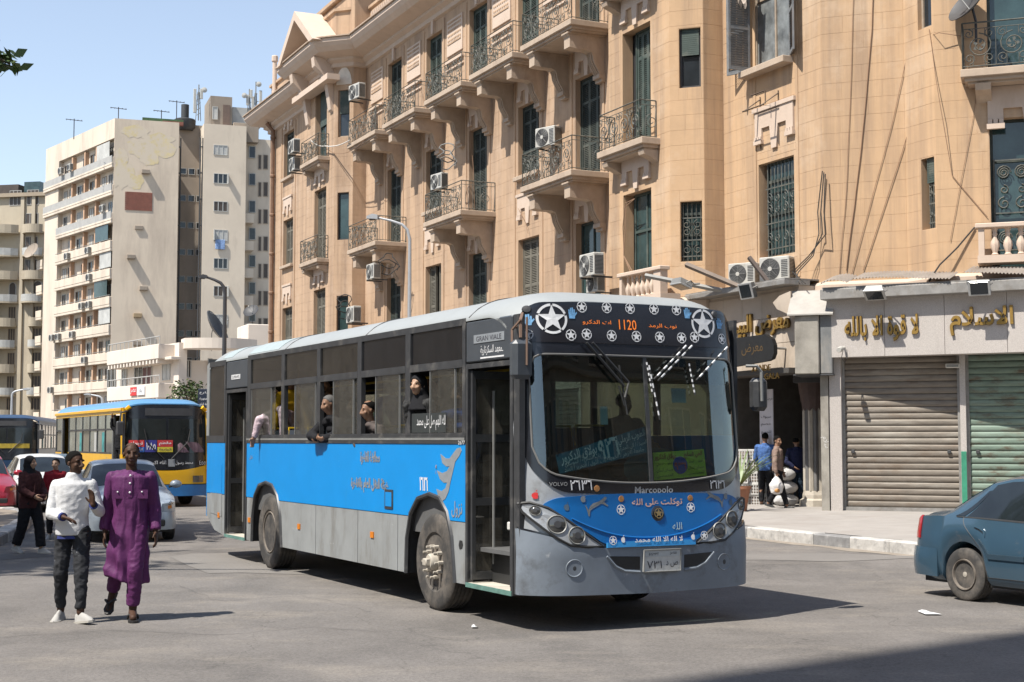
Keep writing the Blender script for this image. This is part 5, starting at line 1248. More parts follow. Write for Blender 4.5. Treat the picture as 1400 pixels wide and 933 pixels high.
wr = wsb('route_board', ((893, 619), (963, 614), (965, 650), (893, 657)), mat('board_lime', (.62, .68, .06), .5, var=.15), -.014)
wr('الحي السابع', .77, .82, .07, .22, M_br, .02); wr('بولاق الدكرور', .22, .82, .07, .25, M_br, .02)
for u in (.2, .8):
    for v, s in ((.56, 'الطوب الرملي'), (.34, 'ميدان لبنان'), (.14, 'المهندسين')): wr(s, u, v, .04, .19, M_ink)
P_ = front(*fpx(929, 636), -.074); o = MB().lathe([(.0001, 0), (.085, 0)], 20, 0).v
flathe('route_disc', *fpx(929, 636), [(.0001, .004), (.085, .004), (.087, 0)], mat('disc_blue', (.02, .06, .3), .5), 20, off=-.012); lettering('٩٣٦', .09, mat('num_red', (.55, .05, .04), .5), bus, fn=on_front(*fpx(929, 636), -.007), width=.14, bold=.03)
MB().shell(lambda u, v, o: front(lerp(.14, 2.45, u), lerp(2.36, 2.6, v), -.02+o), 30, 2, -.004).build('sun_strip', glass('sun_strip', (.04, .16, .20), .04, .05), bus)
for x0, x1, y0, y1 in ((826, 836, 555, 580), (925, 945, 530, 550), (955, 985, 500, 512)): 
    (a, b), (c, d) = fpx(x0, y0), fpx(x1, y1); MB().shell(lambda u, v, o: front(lerp(a, c, u), lerp(d, b, v), -.05+o), 2, 2, -.004).build('paper_notice', mat('notice_pale', (.42, .45, .42), .6) if x0 < 950 else mat('tassel_green', (.01, .30, .20), .6), bus)
# wipers
def wiper(name, pts, blade, stripe=False):
    a = MB(); P = [front(*fpx(x, y), .07+.0*i) for i, (x, y) in enumerate(pts)]
    m1 = M_black
    if stripe:
        for j, (p, q) in enumerate(zip(P, P[1:])):
            n = 10
            for i in range(n): a.tube([p.lerp(q, i/n), p.lerp(q, (i+.98)/n)], .010, 5, 0 if i % 2 else 1)
    else: a.tube(P, .014, 5)
    o = a.build(name, [M_black, M_whites], bus)
    b = MB(); Q = [front(*fpx(x, y), .045) for x, y in blade]; n = 12
    for q0, q1 in zip(Q, Q[1:]):
        for i in range(n): b.tube([q0.lerp(q1, i/n), q0.lerp(q1, (i+.98)/n)], .009, 5, 0 if (i % 2 or not stripe) else 1)
    b.build('wiper_blade', [M_black, M_whites], o); return o
wiper('wiper_arm', [(804, 470), (852, 530)], [(848, 500), (856, 568)]); wiper('wiper_arm', [(812, 470), (858, 524), (852, 545)], [(846, 528), (853, 556)])
wiper('wiper_arm', [(948, 474), (898, 522)], [(889, 500), (900, 575)], True); wiper('wiper_arm', [(940, 474), (893, 520)], [(886, 496), (892, 540)], True)

# ---------- roof
def froof(u, v, o):
    t = -1+2*u; e = abs(t)**.75*(1 if t > 0 else -1); w_ = 1.3+1.3*e
    f0 = fsurf(w_, 3.16)-.0; s = lerp(f0, BL-.02, v**1.35)
    z = 3.275-.235*abs(e)**6; d = s-f0
    z -= .14*max(0, 1-d/.45)**2.2; d2 = BL-s; z -= .2*max(0, 1-d2/.55)**2.5
    return Vector((w_, s, z-o))
MB().shell(froof, 40, 60, .03).build('roof', M_broof, bus, True, angle=60)
for s0, s1 in ((7.35, 8.75), (9.6, 10.1)): MB().shell(lambda u, v, o: froof(lerp(.03, .97, u), 0, 0)*0+Vector((lerp(.02, 2.58, u), lerp(s0, s1, v), 3.28-.235*abs(-1+2*lerp(.008, .992, u))**6+.004-o)), 30, 4, .01).build('roof_patch', mat('roof_patch', (.30, .35, .355), .5, var=.08), bus, True)
for s_ in (1.15, 4.0, 7.0): MB().tube([Vector((1.3+1.3*e, s_, 3.278-.235*abs(e)**6)) for e in [x/12 for x in range(-12, 13)]], .008, 5).build('roof_seam', M_frame, bus, True)
# ---------- near side
def side_poly(name, pts, m, x0=0., x1=.03, parent=None): return MB().prism(pts, x0, x1, ax='x').build(name, m, parent or bus, fix=True)
FARCH = [(2.74, .34), (2.72, .72), (2.62, 1.0), (2.42, 1.17), (2.12, 1.225), (1.85, 1.19), (1.66, 1.05), (1.54, .80), (1.46, .34)]
RARCH = [(8.42, .34), (8.40, .70), (8.30, 1.0), (8.10, 1.16), (7.8, 1.205), (7.5, 1.17), (7.27, 1.03), (7.12, .75), (7.06, .34)]
ZB = .972
def arch_above(A): return [(s, z) for s, z in A if z > ZB]
fa = arch_above(FARCH); ra = arch_above(RARCH)
def cross(p, q): t = (ZB-p[1])/(q[1]-p[1]); return (lerp(p[0], q[0], t), ZB)
def arch_clip(A):
    out = []
    for p, q in zip(A, A[1:]):
        if p[1] <= ZB < q[1] or q[1] <= ZB < p[1]: out.append(cross(p, q))
        if q[1] > ZB: out.append(q)
    # keep order
    res = [];
    for i, (p, q) in enumerate(zip(A, A[1:])):
        if p[1] > ZB and p not in res: res.append(p)
        if (p[1]-ZB)*(q[1]-ZB) < 0: res.append(cross(p, q))
    return res
fc = arch_clip(FARCH); rc = arch_clip(RARCH)   # ordered from rear to front
side_poly('blue_side_panel', [(1.225, 1.76), (8.72, 1.76), (8.72, ZB)]+rc+fc+[(1.225, ZB)], M_bblue, -.004)
for A, nm in ((FARCH, 'wheel_arch'), (RARCH, 'wheel_arch')):
    MB().tube([(0.0, s, z) for s, z in A], .028, 6).build(nm, M_frame, bus, True)
    inner = MB(); n = len(A); inner.add([(.02, s, z) for s, z in A]+[(.55, s, z) for s, z in A], [(i, i+1, n+i+1, n+i) for i in range(n-1)]+[tuple(range(n, 2*n))]); inner.build('wheel_well', M_black, bus, fix=False)
def skirt(a, b, left=None, right=None):
    p = [(a, ZB-.008), (a, .345)] if not left else left
    q = [(b, .345), (b, ZB-.008)] if not right else right
    side_poly('skirt_panel', p+q, M_bgrey)
f_front = [(1.46, .345), (1.54, .80), (1.60, ZB-.008)]; f_rear = [(2.63, ZB-.008), (2.72, .72), (2.74, .345)]
r_front = [(7.06, .345), (7.12, .75), (7.23, ZB-.008)]; r_rear = [(8.31, ZB-.008), (8.40, .70), (8.42, .345)]
skirt(1.225, 0, None, f_front); skirt(0, 2.985, f_rear); skirt(3.0, 4.215); skirt(4.23, 5.70); skirt(5.715, 0, None, r_front); skirt(0, 8.70, r_rear)
side_poly('belt_strip', [(1.225, 1.762), (8.72, 1.762), (8.72, 1.85), (1.225, 1.85)], M_frame, -.012, .04)
MB().box(-.016, .0, 1.225, 8.72, 1.80, 1.825).build('belt_rail', M_grey, bus, fix=False)
WN = [(1.30, 2.645), (2.785, 4.125), (4.255, 5.57), (5.695, 7.01), (7.145, 8.56)]
fr_ = MB(); e = [1.225]+[x for a, b in WN for x in (a, b)]+[8.72]
for i in range(0, len(e), 2): fr_.box(-.006, .05, e[i], e[i+1], 1.851, 2.975)
for a, b in WN: fr_.box(-.008, .05, a+.0005, b-.0005, 2.545, 2.625); fr_.box(-.004, .04, a+.0005, b-.0005, 1.851, 1.875)
fr_.box(-.003, .05, 1.225, 8.72, 2.976, 3.045); fr_.build('window_frame', M_frame, bus, fix=False)
PANES = [[(1.50, 2.12)], [(2.98, 3.68)], [(4.42, 5.10)], [(5.78, 6.58)], [(7.62, 8.54)]]
for (a, b), ps in zip(WN, PANES):
    MB().box(.012, .018, a, b, 2.626, 2.975).build('upper_pane', M_glup if a > 4 else mat('pane_black', (.010, .010, .011), .08, var=.3, spec=.35), bus, fix=False)
    for c, d in ps:
        o = MB().box(.006, .012, c, d, 1.876, 2.544).build('sliding_pane', M_gl, bus, fix=False)
        [MB().box(.0, .02, e_, e_+.012, 1.876, 2.544).build('pane_edge', M_grey, o, fix=False) for e_ in (c-.012, d)]
    c, d = ps[0]; MB().box(.022, .028, max(a+.02, c-.14), d-.16, 1.876, 2.544).build('sliding_pane', M_gl, bus, fix=False)
MB().box(.004, .01, 1.72, 2.62, 1.88, 2.09).build('window_sign', mat('sign_dark', (.03, .035, .035), .4), bus, fix=False)
SIDE = lambda s, z, x=-.007: (lambda v: Vector((x+v.y*1.0, s-v.x, z+v.z)))
lettering('لله اللهم صل على محمد', .16, M_whites, bus, fn=SIDE(2.1, 1.985, .001), width=.75)
# writing and marks on the blue side
SD = lambda s, z: SIDE(s, z, -.008)
lettering('محافظة القاهرة', .17, M_dkgrey, bus, fn=SD(3.83, 1.59), width=.62, bold=.05); lettering('هيئة النقل العام بالقاهرة', .18, M_dkgrey, bus, fn=SD(3.85, 1.27), width=1.18, bold=.05)
lettering('نزول', .17, M_dkgrey, bus, fn=SD(1.42, 1.09), width=.26, bold=.02); lettering('١٦١٦', .15, M_whites, bus, fn=SD(2.26, 1.33), width=.22, bold=.03); lettering('نقل', .07, M_dkgrey, bus, fn=SD(8.5, 1.55), width=.16)
lettering('2677', .04, M_whites, bus, fn=SIDE(1.30, 1.775, -.014), width=.16, ar=False)
WING = [(1.335, 1.725), (1.31, 1.69), (1.36, 1.64), (1.46, 1.58), (1.58, 1.36), (1.62, 1.27), (1.70, 1.19), (1.80, 1.155), (1.87, 1.19), (1.93, 1.285), (1.80, 1.265), (1.70, 1.30), (1.66, 1.36), (1.74, 1.355), (1.84, 1.39), (1.92, 1.48), (1.78, 1.455), (1.66, 1.48), (1.60, 1.53), (1.68, 1.525), (1.78, 1.56), (1.83, 1.655), (1.70, 1.61), (1.60, 1.61), (1.50, 1.67), (1.42, 1.715)]
side_poly('wing_logo', WING, M_dkgrey, -.008, -.004)
o = side_poly('fuel_flap', [(3.12, 1.02), (3.36, 1.02), (3.36, 1.24), (3.12, 1.24)], M_frame, -.012, -.003); side_poly('flap_door', [(3.15, 1.05), (3.33, 1.05), (3.33, 1.21), (3.15, 1.21)], M_bblue, -.016, -.011, o)
for s_, z_ in ((3.75, .70), (6.35, .66), (8.56, .64)): side_poly('side_reflector', [(s_-.05, z_-.035), (s_+.05, z_-.035), (s_+.05, z_+.035), (s_-.05, z_+.035)], M_orange, -.012, .0)
side_poly('filler_hole', [(1.30, .70), (1.36, .69), (1.38, .73), (1.36, .78), (1.30, .78), (1.28, .74)], M_black, -.004, .004)
# ---------- doors
def doorway(s0, s1, front_door):
    nm = 'door_frame'
    mb = MB().box(-.005, .06, s0, s0+.05, .33, 2.57).box(-.005, .06, s1-.05, s1, .33, 2.57).box(-.004, .055, s0+.05, s1-.05, 2.52, 2.57)
    mb.build(nm, M_frame, bus, fix=False)
    MB().box(.0, 1.0, s0+.02, s1-.02, .33, .37).build('entry_step', mat('step_worn', (.42, .39, .33), .8, var=.25, scale=6), bus, fix=False)
    MB().box(-.012, .0, s0+.02, s1-.02, .325, .37).build('step_edge', mat('step_green', (.10, .20, .17), .6, var=.3, scale=8), bus, fix=False)
    MB().box(.45, 1.0, s0+.06, s1-.06, .60, .63).box(.44, .455, s0+.06, s1-.06, .37, .60).build('entry_step', M_inside, bus, fix=False)
    # folded leaves: one at each end, turned inward
    for k, (sc, ww) in enumerate(((s1-.09, .56), (s0+.09, .5))):
        d = MB().box(.02, .06, sc-.02, sc+.02, .40, 2.5).box(ww-.04, ww, sc-.02, sc+.02, .40, 2.5)
        for z in (.40, 1.14, 1.78, 2.42): d.box(.06, ww-.04, sc-.019, sc+.019, z, z+.08)
        o = d.build('door_leaf', M_frame, bus, fix=False)
        for a, b in ((.48, 1.14), (1.22, 1.78), (1.86, 2.42)): MB().box(.06, ww-.04, sc-.004, sc+.004, a, b).build('pane', glass('door_glass', (.22, .23, .23), .07, .02, .12), o, fix=False)
        MB().tube([(ww*.45, sc-.04, .55), (ww*.45, sc-.04, 2.3)], .014, 5).build('grab_rail', M_grey, o)
    if front_door:
        MB().bevbox(-.0, .045, s0+.03, s1, 2.585, 3.0, .012).build('door_header', mat('header_slate', (.05, .057, .066), .4, var=.1), bus, fix=False)
    else: MB().bevbox(.0, .045, s0, s1, 2.585, 3.0, .012).build('door_header', mat('header_slate', (.05, .057, .066), .4, var=.1), bus, fix=False)
doorway(.17, 1.22, True); doorway(8.74, 9.84, False)
o = MB().box(-.006, -.001, .35, 1.03, 2.77, 2.855).build('name_plate', M_dkgrey, bus, fix=False); lettering('GRAN VIALE', .05, M_ink, o, fn=SIDE(.69, 2.812, -.008), width=.56, ar=False)
lettering('ـمعهد السكرتارية', .10, M_whites, bus, fn=SIDE(.63, 2.69, -.002), width=.5); MB().box(-.004, -.001, .36, .88, 2.61, 2.625).build('sticker_line', M_whites, bus, fix=False)
o = MB().box(-.006, -.001, 9.1, 9.55, 2.72, 2.79).build('name_plate', M_whites, bus, fix=False); lettering('SUMAWS', .045, M_ink, o, fn=SIDE(9.32, 2.755, -.008), width=.38, ar=False)
MB().tube([(.07, .13, .35), (.07, .12, 1.5), (.05, .1, 2.6)], .022, 6).build('door_pillar', mat('pillar_worn', (.20, .195, .185), .6, .2, var=.4, scale=7), bus)
MB().box(.0, .06, .04, .16, .35, 3.0).build('corner_post', M_frame, bus, fix=False)
MB().bevbox(.16, .42, .28, .62, .92, 1.0, .01).build('ticket_shelf', mat('shelf_pale', (.48, .47, .44), .6, var=.2), bus, fix=False)
# rear quarter
side_poly('blue_side_panel', [(9.86, 1.76), (10.86, 1.76), (10.86, .97), (9.86, .97)], M_bblue, -.004)
side_poly('skirt_panel', [(9.86, .96), (10.86, .96), (10.86, .62), (10.4, .40), (9.86, .34)], M_bgrey)
side_poly('window_frame', [(9.86, 1.762), (10.9, 1.762), (10.9, 1.87), (9.86, 1.87)], M_frame, -.01); side_poly('window_frame', [(9.86, 1.87), (9.94, 1.87), (9.94, 3.04), (9.86, 3.04)], M_frame, -.004, .04); side_poly('window_frame', [(10.78, 1.87), (10.92, 1.87), (10.92, 3.0), (10.78, 3.04)], M_bgrey, -.004, .04); side_poly('window_frame', [(9.94, 2.96), (10.78, 2.96), (10.78, 3.04), (9.94, 3.04)], M_frame, -.004, .04)
MB().box(.01, .016, 9.94, 10.78, 1.87, 2.96).build('upper_pane', M_glup, bus, fix=False)
side_poly('engine_hatch', [(10.0, .62), (10.62, .66), (10.62, 1.42), (10.0, 1.42)], M_bgrey, -.006, -.003); side_poly('hatch_panel', [(10.0, .975), (10.62, .975), (10.62, 1.425), (10.0, 1.425)], M_bblue, -.009, -.004)
side_poly('side_reflector', [(10.1, .6), (10.2, .6), (10.2, .68), (10.1, .68)], M_orange, -.012, 0)
for z0, z1, m in ((.6, 1.76, M_bblue), (1.76, 3.1, M_frame)): MB().shell(lambda u, v, o: Vector((lerp(0, 2.6, u), BL-.07*abs(2*u-1)**4-o, lerp(z0, z1, v))), 16, 3, .04).build('rear_panel', m, bus)
# ---------- far side, interior, chassis
MB().box(2.57, 2.6, .2, 10.9, .34, 1.85).build('far_side_panel', M_bblue, bus, fix=False)
MB().box(.12, 2.5, .02, 1.24, .68, .72).build('cab_floor', M_inside, bus, fix=False)
mb = MB().box(2.56, 2.6, .15, 10.9, 2.55, 3.04).box(2.56, 2.6, .15, .35, 1.851, 2.549)
for s_ in (1.6, 3.0, 4.4, 5.8, 7.2, 8.6, 10.0): mb.box(2.56, 2.6, s_, s_+.1, 1.851, 2.549)
mb.build('far_window_frame', M_frame, bus, fix=False)
MB().box(2.575, 2.581, .35, 10.8, 1.851, 2.549).build('far_pane', glass('far_glass', (.50, .52, .49), .05, .02, .05), bus, fix=False)
MB().box(.06, 2.55, 1.25, 8.7, .80, .84).box(1.05, 2.55, .2, 10.8, .80, .839).box(.06, 1.05, 9.9, 10.8, .8, .838).build('bus_floor', M_inside, bus, fix=False)
MB().box(.08, 2.52, .35, 10.7, 2.93, 2.96).build('bus_ceiling', mat('ceiling_pale', (.22, .215, .20), .8), bus, fix=False)
MB().box(.25, 2.35, .3, 10.6, .36, .66).build('chassis', M_black, bus, fix=False)
MB().box(.06, .10, 1.25, 8.7, .84, 1.75).build('side_lining', M_inside, bus, fix=False)
def seat_root(x, y):
    st = MB().bevbox(-.21, .21, -.22, .2, .40, .50, .03).build('seat', M_seat, None, loc=(x, y, .84)); st.parent = bus
    MB().shell(lambda u, v, o: Vector((lerp(-.21, .21, u), .19+.1*v+o-.03*cos((u-.5)*3), .48+.62*v)), 6, 6, .05).build('seat_back', M_seat, st, True); MB().box(-.15, .15, -.1, .1, 0, .4).build('seat_leg', M_dgrey, st, fix=False)
    MB().tube([(-.2, .27, .9), (-.19, .3, 1.13), (.19, .3, 1.13), (.2, .27, .9)], .016, 5).build('seat_handle', M_yellowpole, st, True); return st
s0_ = seat_root(.42, 2.4)
for x, ys in ((.42, (3.2, 4.0, 4.8, 5.6, 6.4, 7.2, 8.0)), (1.0, (3.2, 4.0, 4.8, 5.6, 6.4, 7.2)), (2.2, (2.2, 3.0, 3.8, 4.6, 5.4, 6.2, 7.0, 7.8, 8.6)), (1.75, (2.6, 3.4, 4.2, 5.0, 5.8, 6.6))):
    for y in ys: c = copy_tree(s0_, bus); c.location = (x, y, .84)
for x, y in ((.75, 1.3), (.75, 3.0), (1.5, 4.6), (.75, 6.0), (.75, 8.66), (1.5, 8.7)): MB().tube([(x, y, .84), (x, y, 2.93)], .018, 6).build('grab_pole', M_yellowpole, bus)
for x in (.75, 1.85): MB().tube([(x, 1.3, 2.55), (x, 8.7, 2.55)], .016, 6).build('grab_rail', M_yellowpole, bus)
# cab: dashboard, wheel, driver's seat
MB().shell(lambda u, v, o: Vector((lerp(1.0, 2.5, u), lerp(.12, .85, v), 1.34+.05*sin(u*9)-.15*v*v-o)), 14, 6, .3).build('dashboard', mat('dash_grey', (.055, .057, .06), .6, var=.2), bus)
MB().box(.9, 2.5, .15, .3, .8, 1.3).build('cab_bulkhead', M_inside, bus, fix=False)
MB().lathe([(.23, -.014), (.244, 0), (.23, .014), (.216, 0), (.23, -.014)], 28, 0, Matrix.Translation((1.95, .8, 1.45)) @ Matrix.Rotation(R(35), 4, 'X')).tube([(1.95, .8, 1.44), (1.95, .55, 1.15)], .03, 6).box(1.74, 2.16, .79, .81, 1.43, 1.46).build('steering_wheel', M_black, bus, True)
MB().bevbox(1.7, 2.2, 1.15, 1.6, 1.0, 1.14, .04).bevbox(1.7, 2.2, 1.58, 1.7, 1.1, 1.95, .04).build('driver_seat', M_seat, bus)
MB().ball((.95, 1.25, 1.6), .5, 14, sc=(.8, .3, .45)).build('driver_backrest', mat('seat_teal', (.03, .11, .115), .5, var=.2), bus, True).location = (1.0, -.55, -.1)
# ---------- wheels
def tyre_m(r, wd):
    p = [(r*.58, -wd*.40), (r*.62, -wd*.47), (r*.8, -wd*.5), (r*.93, -wd*.48), (r*.985, -wd*.42)]
    for k in range(5): c = -wd*.34+k*wd*.17; p += [(r, c-wd*.05), (r, c+wd*.05), (r*.975, c+wd*.06), (r*.975, c+wd*.11)]
    p = p[:-2]+[(r*.985, wd*.42), (r*.93, wd*.48), (r*.8, wd*.5), (r*.62, wd*.47), (r*.58, wd*.4)]
    return p
RX = Matrix.Rotation(pi/2, 4, 'Y')
def bus_wheel(y, fronty, x=.17):
    w_ = MB().lathe(tyre_m(.51, .29), 40, 0, RX).build('wheel', M_tyre, bus, True, loc=(x, y, .51), angle=30)
    if fronty:
        MB().lathe([(.30, .04), (.30, -.10), (.27, -.115), (.26, -.09), (.25, .03), (.22, .06), (.2, -.06), (.19, -.11), (.14, -.13), (.0001, -.13)], 28, 0, RX).build('rim', M_rim, w_, True, angle=30)
        mb = MB()
        for k in range(10): a = 2*pi*k/10; mb.lathe([(.022, 0), (.022, -.06), (.012, -.06), (.012, -.10), (.0001, -.10)], 6, 0, Matrix.Translation((-.11, .165*cos(a), .165*sin(a))) @ RX)
        mb.build('wheel_nuts', M_hub, w_)['kind'] = 'stuff'
        MB().lathe([(.09, -.12), (.09, -.19), (.075, -.21), (.0001, -.215)], 16, 0, RX).bevbox(-.26, -.2, -.05, .05, -.04, .04, .01).build('hub', M_hub, w_, True)
        mb = MB()
        for k in range(8): a = 2*pi*(k+.5)/8; mb.lathe([(.03, 0), (.03, .005), (.0001, .005)], 8, 0, Matrix.Translation((-.085, .225*cos(a), .225*sin(a))) @ RX)
        mb.build('rim_holes', M_black, w_)
    else:
        MB().lathe([(.30, -.10), (.285, -.135), (.27, -.13), (.255, -.05), (.24, .1), (.19, .13), (.12, .13), (.10, .06), (.0001, .05)], 28, 0, RX).build('rim', M_rim, w_, True, angle=30)
        mb = MB()
        for k in range(10): a = 2*pi*k/10; mb.lathe([(.018, 0), (.018, -.05), (.0001, -.05)], 6, 0, Matrix.Translation((.12, .155*cos(a), .155*sin(a))) @ RX)
        mb.build('wheel_nuts', M_hub, w_)['kind'] = 'stuff'
    return w_
bus_wheel(2.06, True); bus_wheel(7.74, False)
c = copy_tree(bus.children[-1], bus); c.location.x = .50
for y, fx in ((2.06, True), (7.74, False)):
    o = bus_wheel(y, fx, 2.43); o.rotation_euler = (0, 0, pi)
# ---------- mirrors
m_ = MB().bevbox(-.16, .05, -.16, -.03, 2.37, 2.74, .04).build('mirror', mat('mirror_shell', (.055, .062, .07), .4, var=.2), bus)
MB().tube([(.02, .02, 3.0), (-.06, -.10, 2.93), (-.07, -.12, 2.76)], .016, 5).tube([(.0, .1, 2.88), (-.12, -.04, 2.84), (-.13, -.06, 2.72)], .012, 5).tube([(-.07, -.12, 2.93), (-.12, -.04, 2.84)], .012, 5).tube([(-.03, -.168, 2.95), (-.03, -.168, 2.5)], .012, 5).build('bracket', mat('mirror_rust', (.16, .10, .07), .7), m_)
m_ = MB().bevbox(2.68, 2.86, -.05, .09, 2.10, 2.44, .04).build('mirror', M_frame, bus)
MB().tube([(2.6, .0, 2.56), (2.70, -.05, 2.56), (2.75, -.06, 2.5), (2.76, -.05, 2.2)], .018, 6).build('bracket', M_grey, m_)
# ================================================================== BUILDINGS FARTHER OFF
M_cr = mat('tower_cream', (.57, .49, .40), .9, var=.07, scale=.25, dirt=((.33, .275, .22), .48, .76, .3, (1.5, 1.5, .2)))
M_crside = mat('tower_side', (.58, .49, .385), .9, var=.06, scale=.3, dirt=((.40, .33, .265), .48, .76, .3, (1.4, 1.4, .25)))
M_oldp = mat('old_paint', (.58, .48, .28), .9, var=.1, scale=.4, dirt=((.57, .49, .385), .44, .52, .45, None))
M_crpatch = mat('tower_plaster', (.58, .50, .40), .9, var=.06, scale=.3, dirt=((.36, .30, .24), .52, .85, .3, (1, 1, .3)))
M_peach = mat('tower_peach', (.44, .28, .18), .9, var=.1, scale=.8)
M_parap = mat('parapet_grey', (.33, .325, .31), .85, var=.12, scale=1)
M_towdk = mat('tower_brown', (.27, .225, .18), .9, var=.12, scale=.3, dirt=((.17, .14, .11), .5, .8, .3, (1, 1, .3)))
M_winlt = mat('curtain_white', (.40, .40, .38), .8, var=.2, scale=.8)
M_winbr = mat('window_brown', (.06, .045, .035), .4, var=.3, scale=1)
def facade_thing(name, label, fr, cat='building'):
    t = thing(name, label, cat, fr.w(0, 0, 0)); return t
class Bld:
    def __init__(s, t): s.t = t; s.b = Vector(t.location)
    def put(s, o, fr, u=0, y=0, z=0): o.parent = s.t; o.location = fr.w(u, y, z)-s.b; o.rotation_euler = (0, 0, fr.rz); return o
    def box(s, name, fr, x0, x1, y0, y1, z0, z1, m): return s.put(MB().box(x0, x1, y0, y1, z0, z1).build(name, m, None, fix=False), fr)
_wm = {}
def small_window(B, fr, u0, u1, z0, z1, y=0., panes=2, fm=None, pm=None, hood=False, name='window'):
    w_, h = round(u1-u0, 2), round(z1-z0, 2); fm = fm or M_parap; pm = pm or M_pane; k = (w_, h, panes, fm.name, pm.name)
    if k not in _wm:
        f = MB(); e = .07
        f.box(0, w_, -.06, .05, 0, e).box(0, w_, -.06, .05, h-e, h).box(0, e, -.058, .05, e, h-e).box(w_-e, w_, -.058, .05, e, h-e)
        for i in range(1, panes): f.box(w_*i/panes-.04, w_*i/panes+.04, -.05, .05, e, h-e)
        p = MB().box(e, w_-e, -.012, -.004, e, h-e); _wm[k] = (f.mesh('window', fm, fix=False), p.mesh('pane', pm, fix=False))
    o = inst(name, _wm[k][0], None); B.put(o, fr, u0, y, z0); inst('pane', _wm[k][1], o); return o
# ---- cream tower
TC = at(149, 600, 161); 
TL_ = Frame(TC.x-.6018*22, TC.y+.7986*22, 37); TR_ = Frame(TC.x, TC.y, 109)
tr_end = TR_.px(243, 300)[0]
tw = Bld(facade_thing('apartment_tower', 'tall cream apartment tower with balcony bands and a bare side wall with a brick patch', TR_))
HT = 37.6; FH = 3.12
tw.put(MB().box(0, tr_end, 0, .45, 0, HT).build('wall', M_crside, None, fix=False), TR_)
tw.put(MB().box(0, 4.6, 0, 6, 0, HT-2.2).box(4.6, 21.9, .55, 6, 0, HT-2.2).box(0, 21.99, 0, .6, HT-2.2, HT).build('wall', M_cr, None, fix=False), TL_)
rnd = random.Random(11)
ORD = ['roof terrace']+['%s balcony band' % q for q in 'second third fourth fifth sixth seventh eighth ninth tenth eleventh twelfth'.split()]
acm = [(n, me) for n, me in ACM if n in ('casing', 'fan_disc', 'louvres')]
def far_ac(label, fr, u, y, z, grp, s=1.25):
    t = thing('air_conditioner', label, 'air conditioner', fr.w(u, y, z), fr.rz, grp); t.scale = (s, s, s)
    for n, me in acm: inst(n, me, t)
    return t
for k in range(12):
    z = HT-2.2-FH*(k+1)
    top = k < 3
    m = M_parap if top else M_cr
    uA = 0.0 if k < 2 else 4.6
    uB = 21.0 if k else 18.2
    o = tw.put(MB().bevbox(uA, 21.95, -.25, .6, z-.18, z+.12, .03).bevbox(uA, 21.95, -.28, -.13, z+.12, z+(1.0 if not top else .35), .03).bevbox(21.8, 21.95, -.125, .55, z+.12, z+1.0, .03).build('balcony', M_cr, None, fix=False), TL_)
    if top: MB().box(uA, 21.9, -.24, -.18, z+.35, z+1.15).build('rail_panel', M_parap, o, fix=False)
    else: MB().tube([(uA, -.2, z+1.15), (21.9, -.2, z+1.15)], .04, 4).build('railing', M_grey, o)
    for u in (8.6, 12.6, 16.2): tw.put(MB().box(u, u+.4, .1, .55, z+.12, z+FH-.18).build('pier', M_peach, None, fix=False), TL_)
    for u in (5.1, 6.9, 9.6, 11.2, 13.5, 14.9, 17.2, 19.2):
        if rnd.random() < .16: continue
        pm = rnd.choice([M_pane, M_winlt, M_winbr, M_winlt, M_pane]); w_ = rnd.choice([1.2, 1.3])
        small_window(tw, TL_, u, u+w_, z+(.5 if rnd.random() < .4 else .15), z+2.5, .55, 2, M_winlt if rnd.random() < .4 else M_wood, pm)
    if k in (0, 3, 5): tw.put(MB().box(17.0, 20.8, -.1, -.06, z+1.2, z+FH-.2).build('glazed_screen', M_panegreen if k else M_winlt, None, fix=False), TL_)
    if k in (4, 6): tw.put(MB().box(18.5, 21.8, -.1, -.06, z+1.15, z+FH-.2).build('glazed_screen', M_winlt, None, fix=False), TL_)
    for u in ((6.2, 9.2), (), (19.6,), (8.8, 15.4), (15.9,), (13.8, 16.0), (4.3, 6.4, 11), (15,), (4.2,), (9.8,), (), ())[k]:
        far_ac('air conditioner on the %s of the cream tower, %s bay' % (ORD[k], ['outer', 'first', 'second', 'third', 'fourth', 'corner'][0 if u < 5.5 else 1 if u < 7.5 else 2 if u < 12 else 3 if u < 15.2 else 4 if u < 17 else 5]), TL_, u, -.32, z+.05 if not top else z+1.2, 'air conditioners on the cream tower')
# small side balconies on the far left strip
for k in range(3, 11):
    z = HT-2.2-FH*(k+1); o = tw.put(MB().bevbox(-2.0, -.1, -.2, 1.3, z-.15, z+.15, .03).bevbox(-2.0, -.1, -.22, -.1, z+.15, z+1.0, .03).build('balcony', M_crpatch, None, fix=False), TL_)
tw.put(MB().box(-2.2, -.01, 1.3, 6, 0, HT-5).build('wall', M_cr, None, fix=False), TL_)
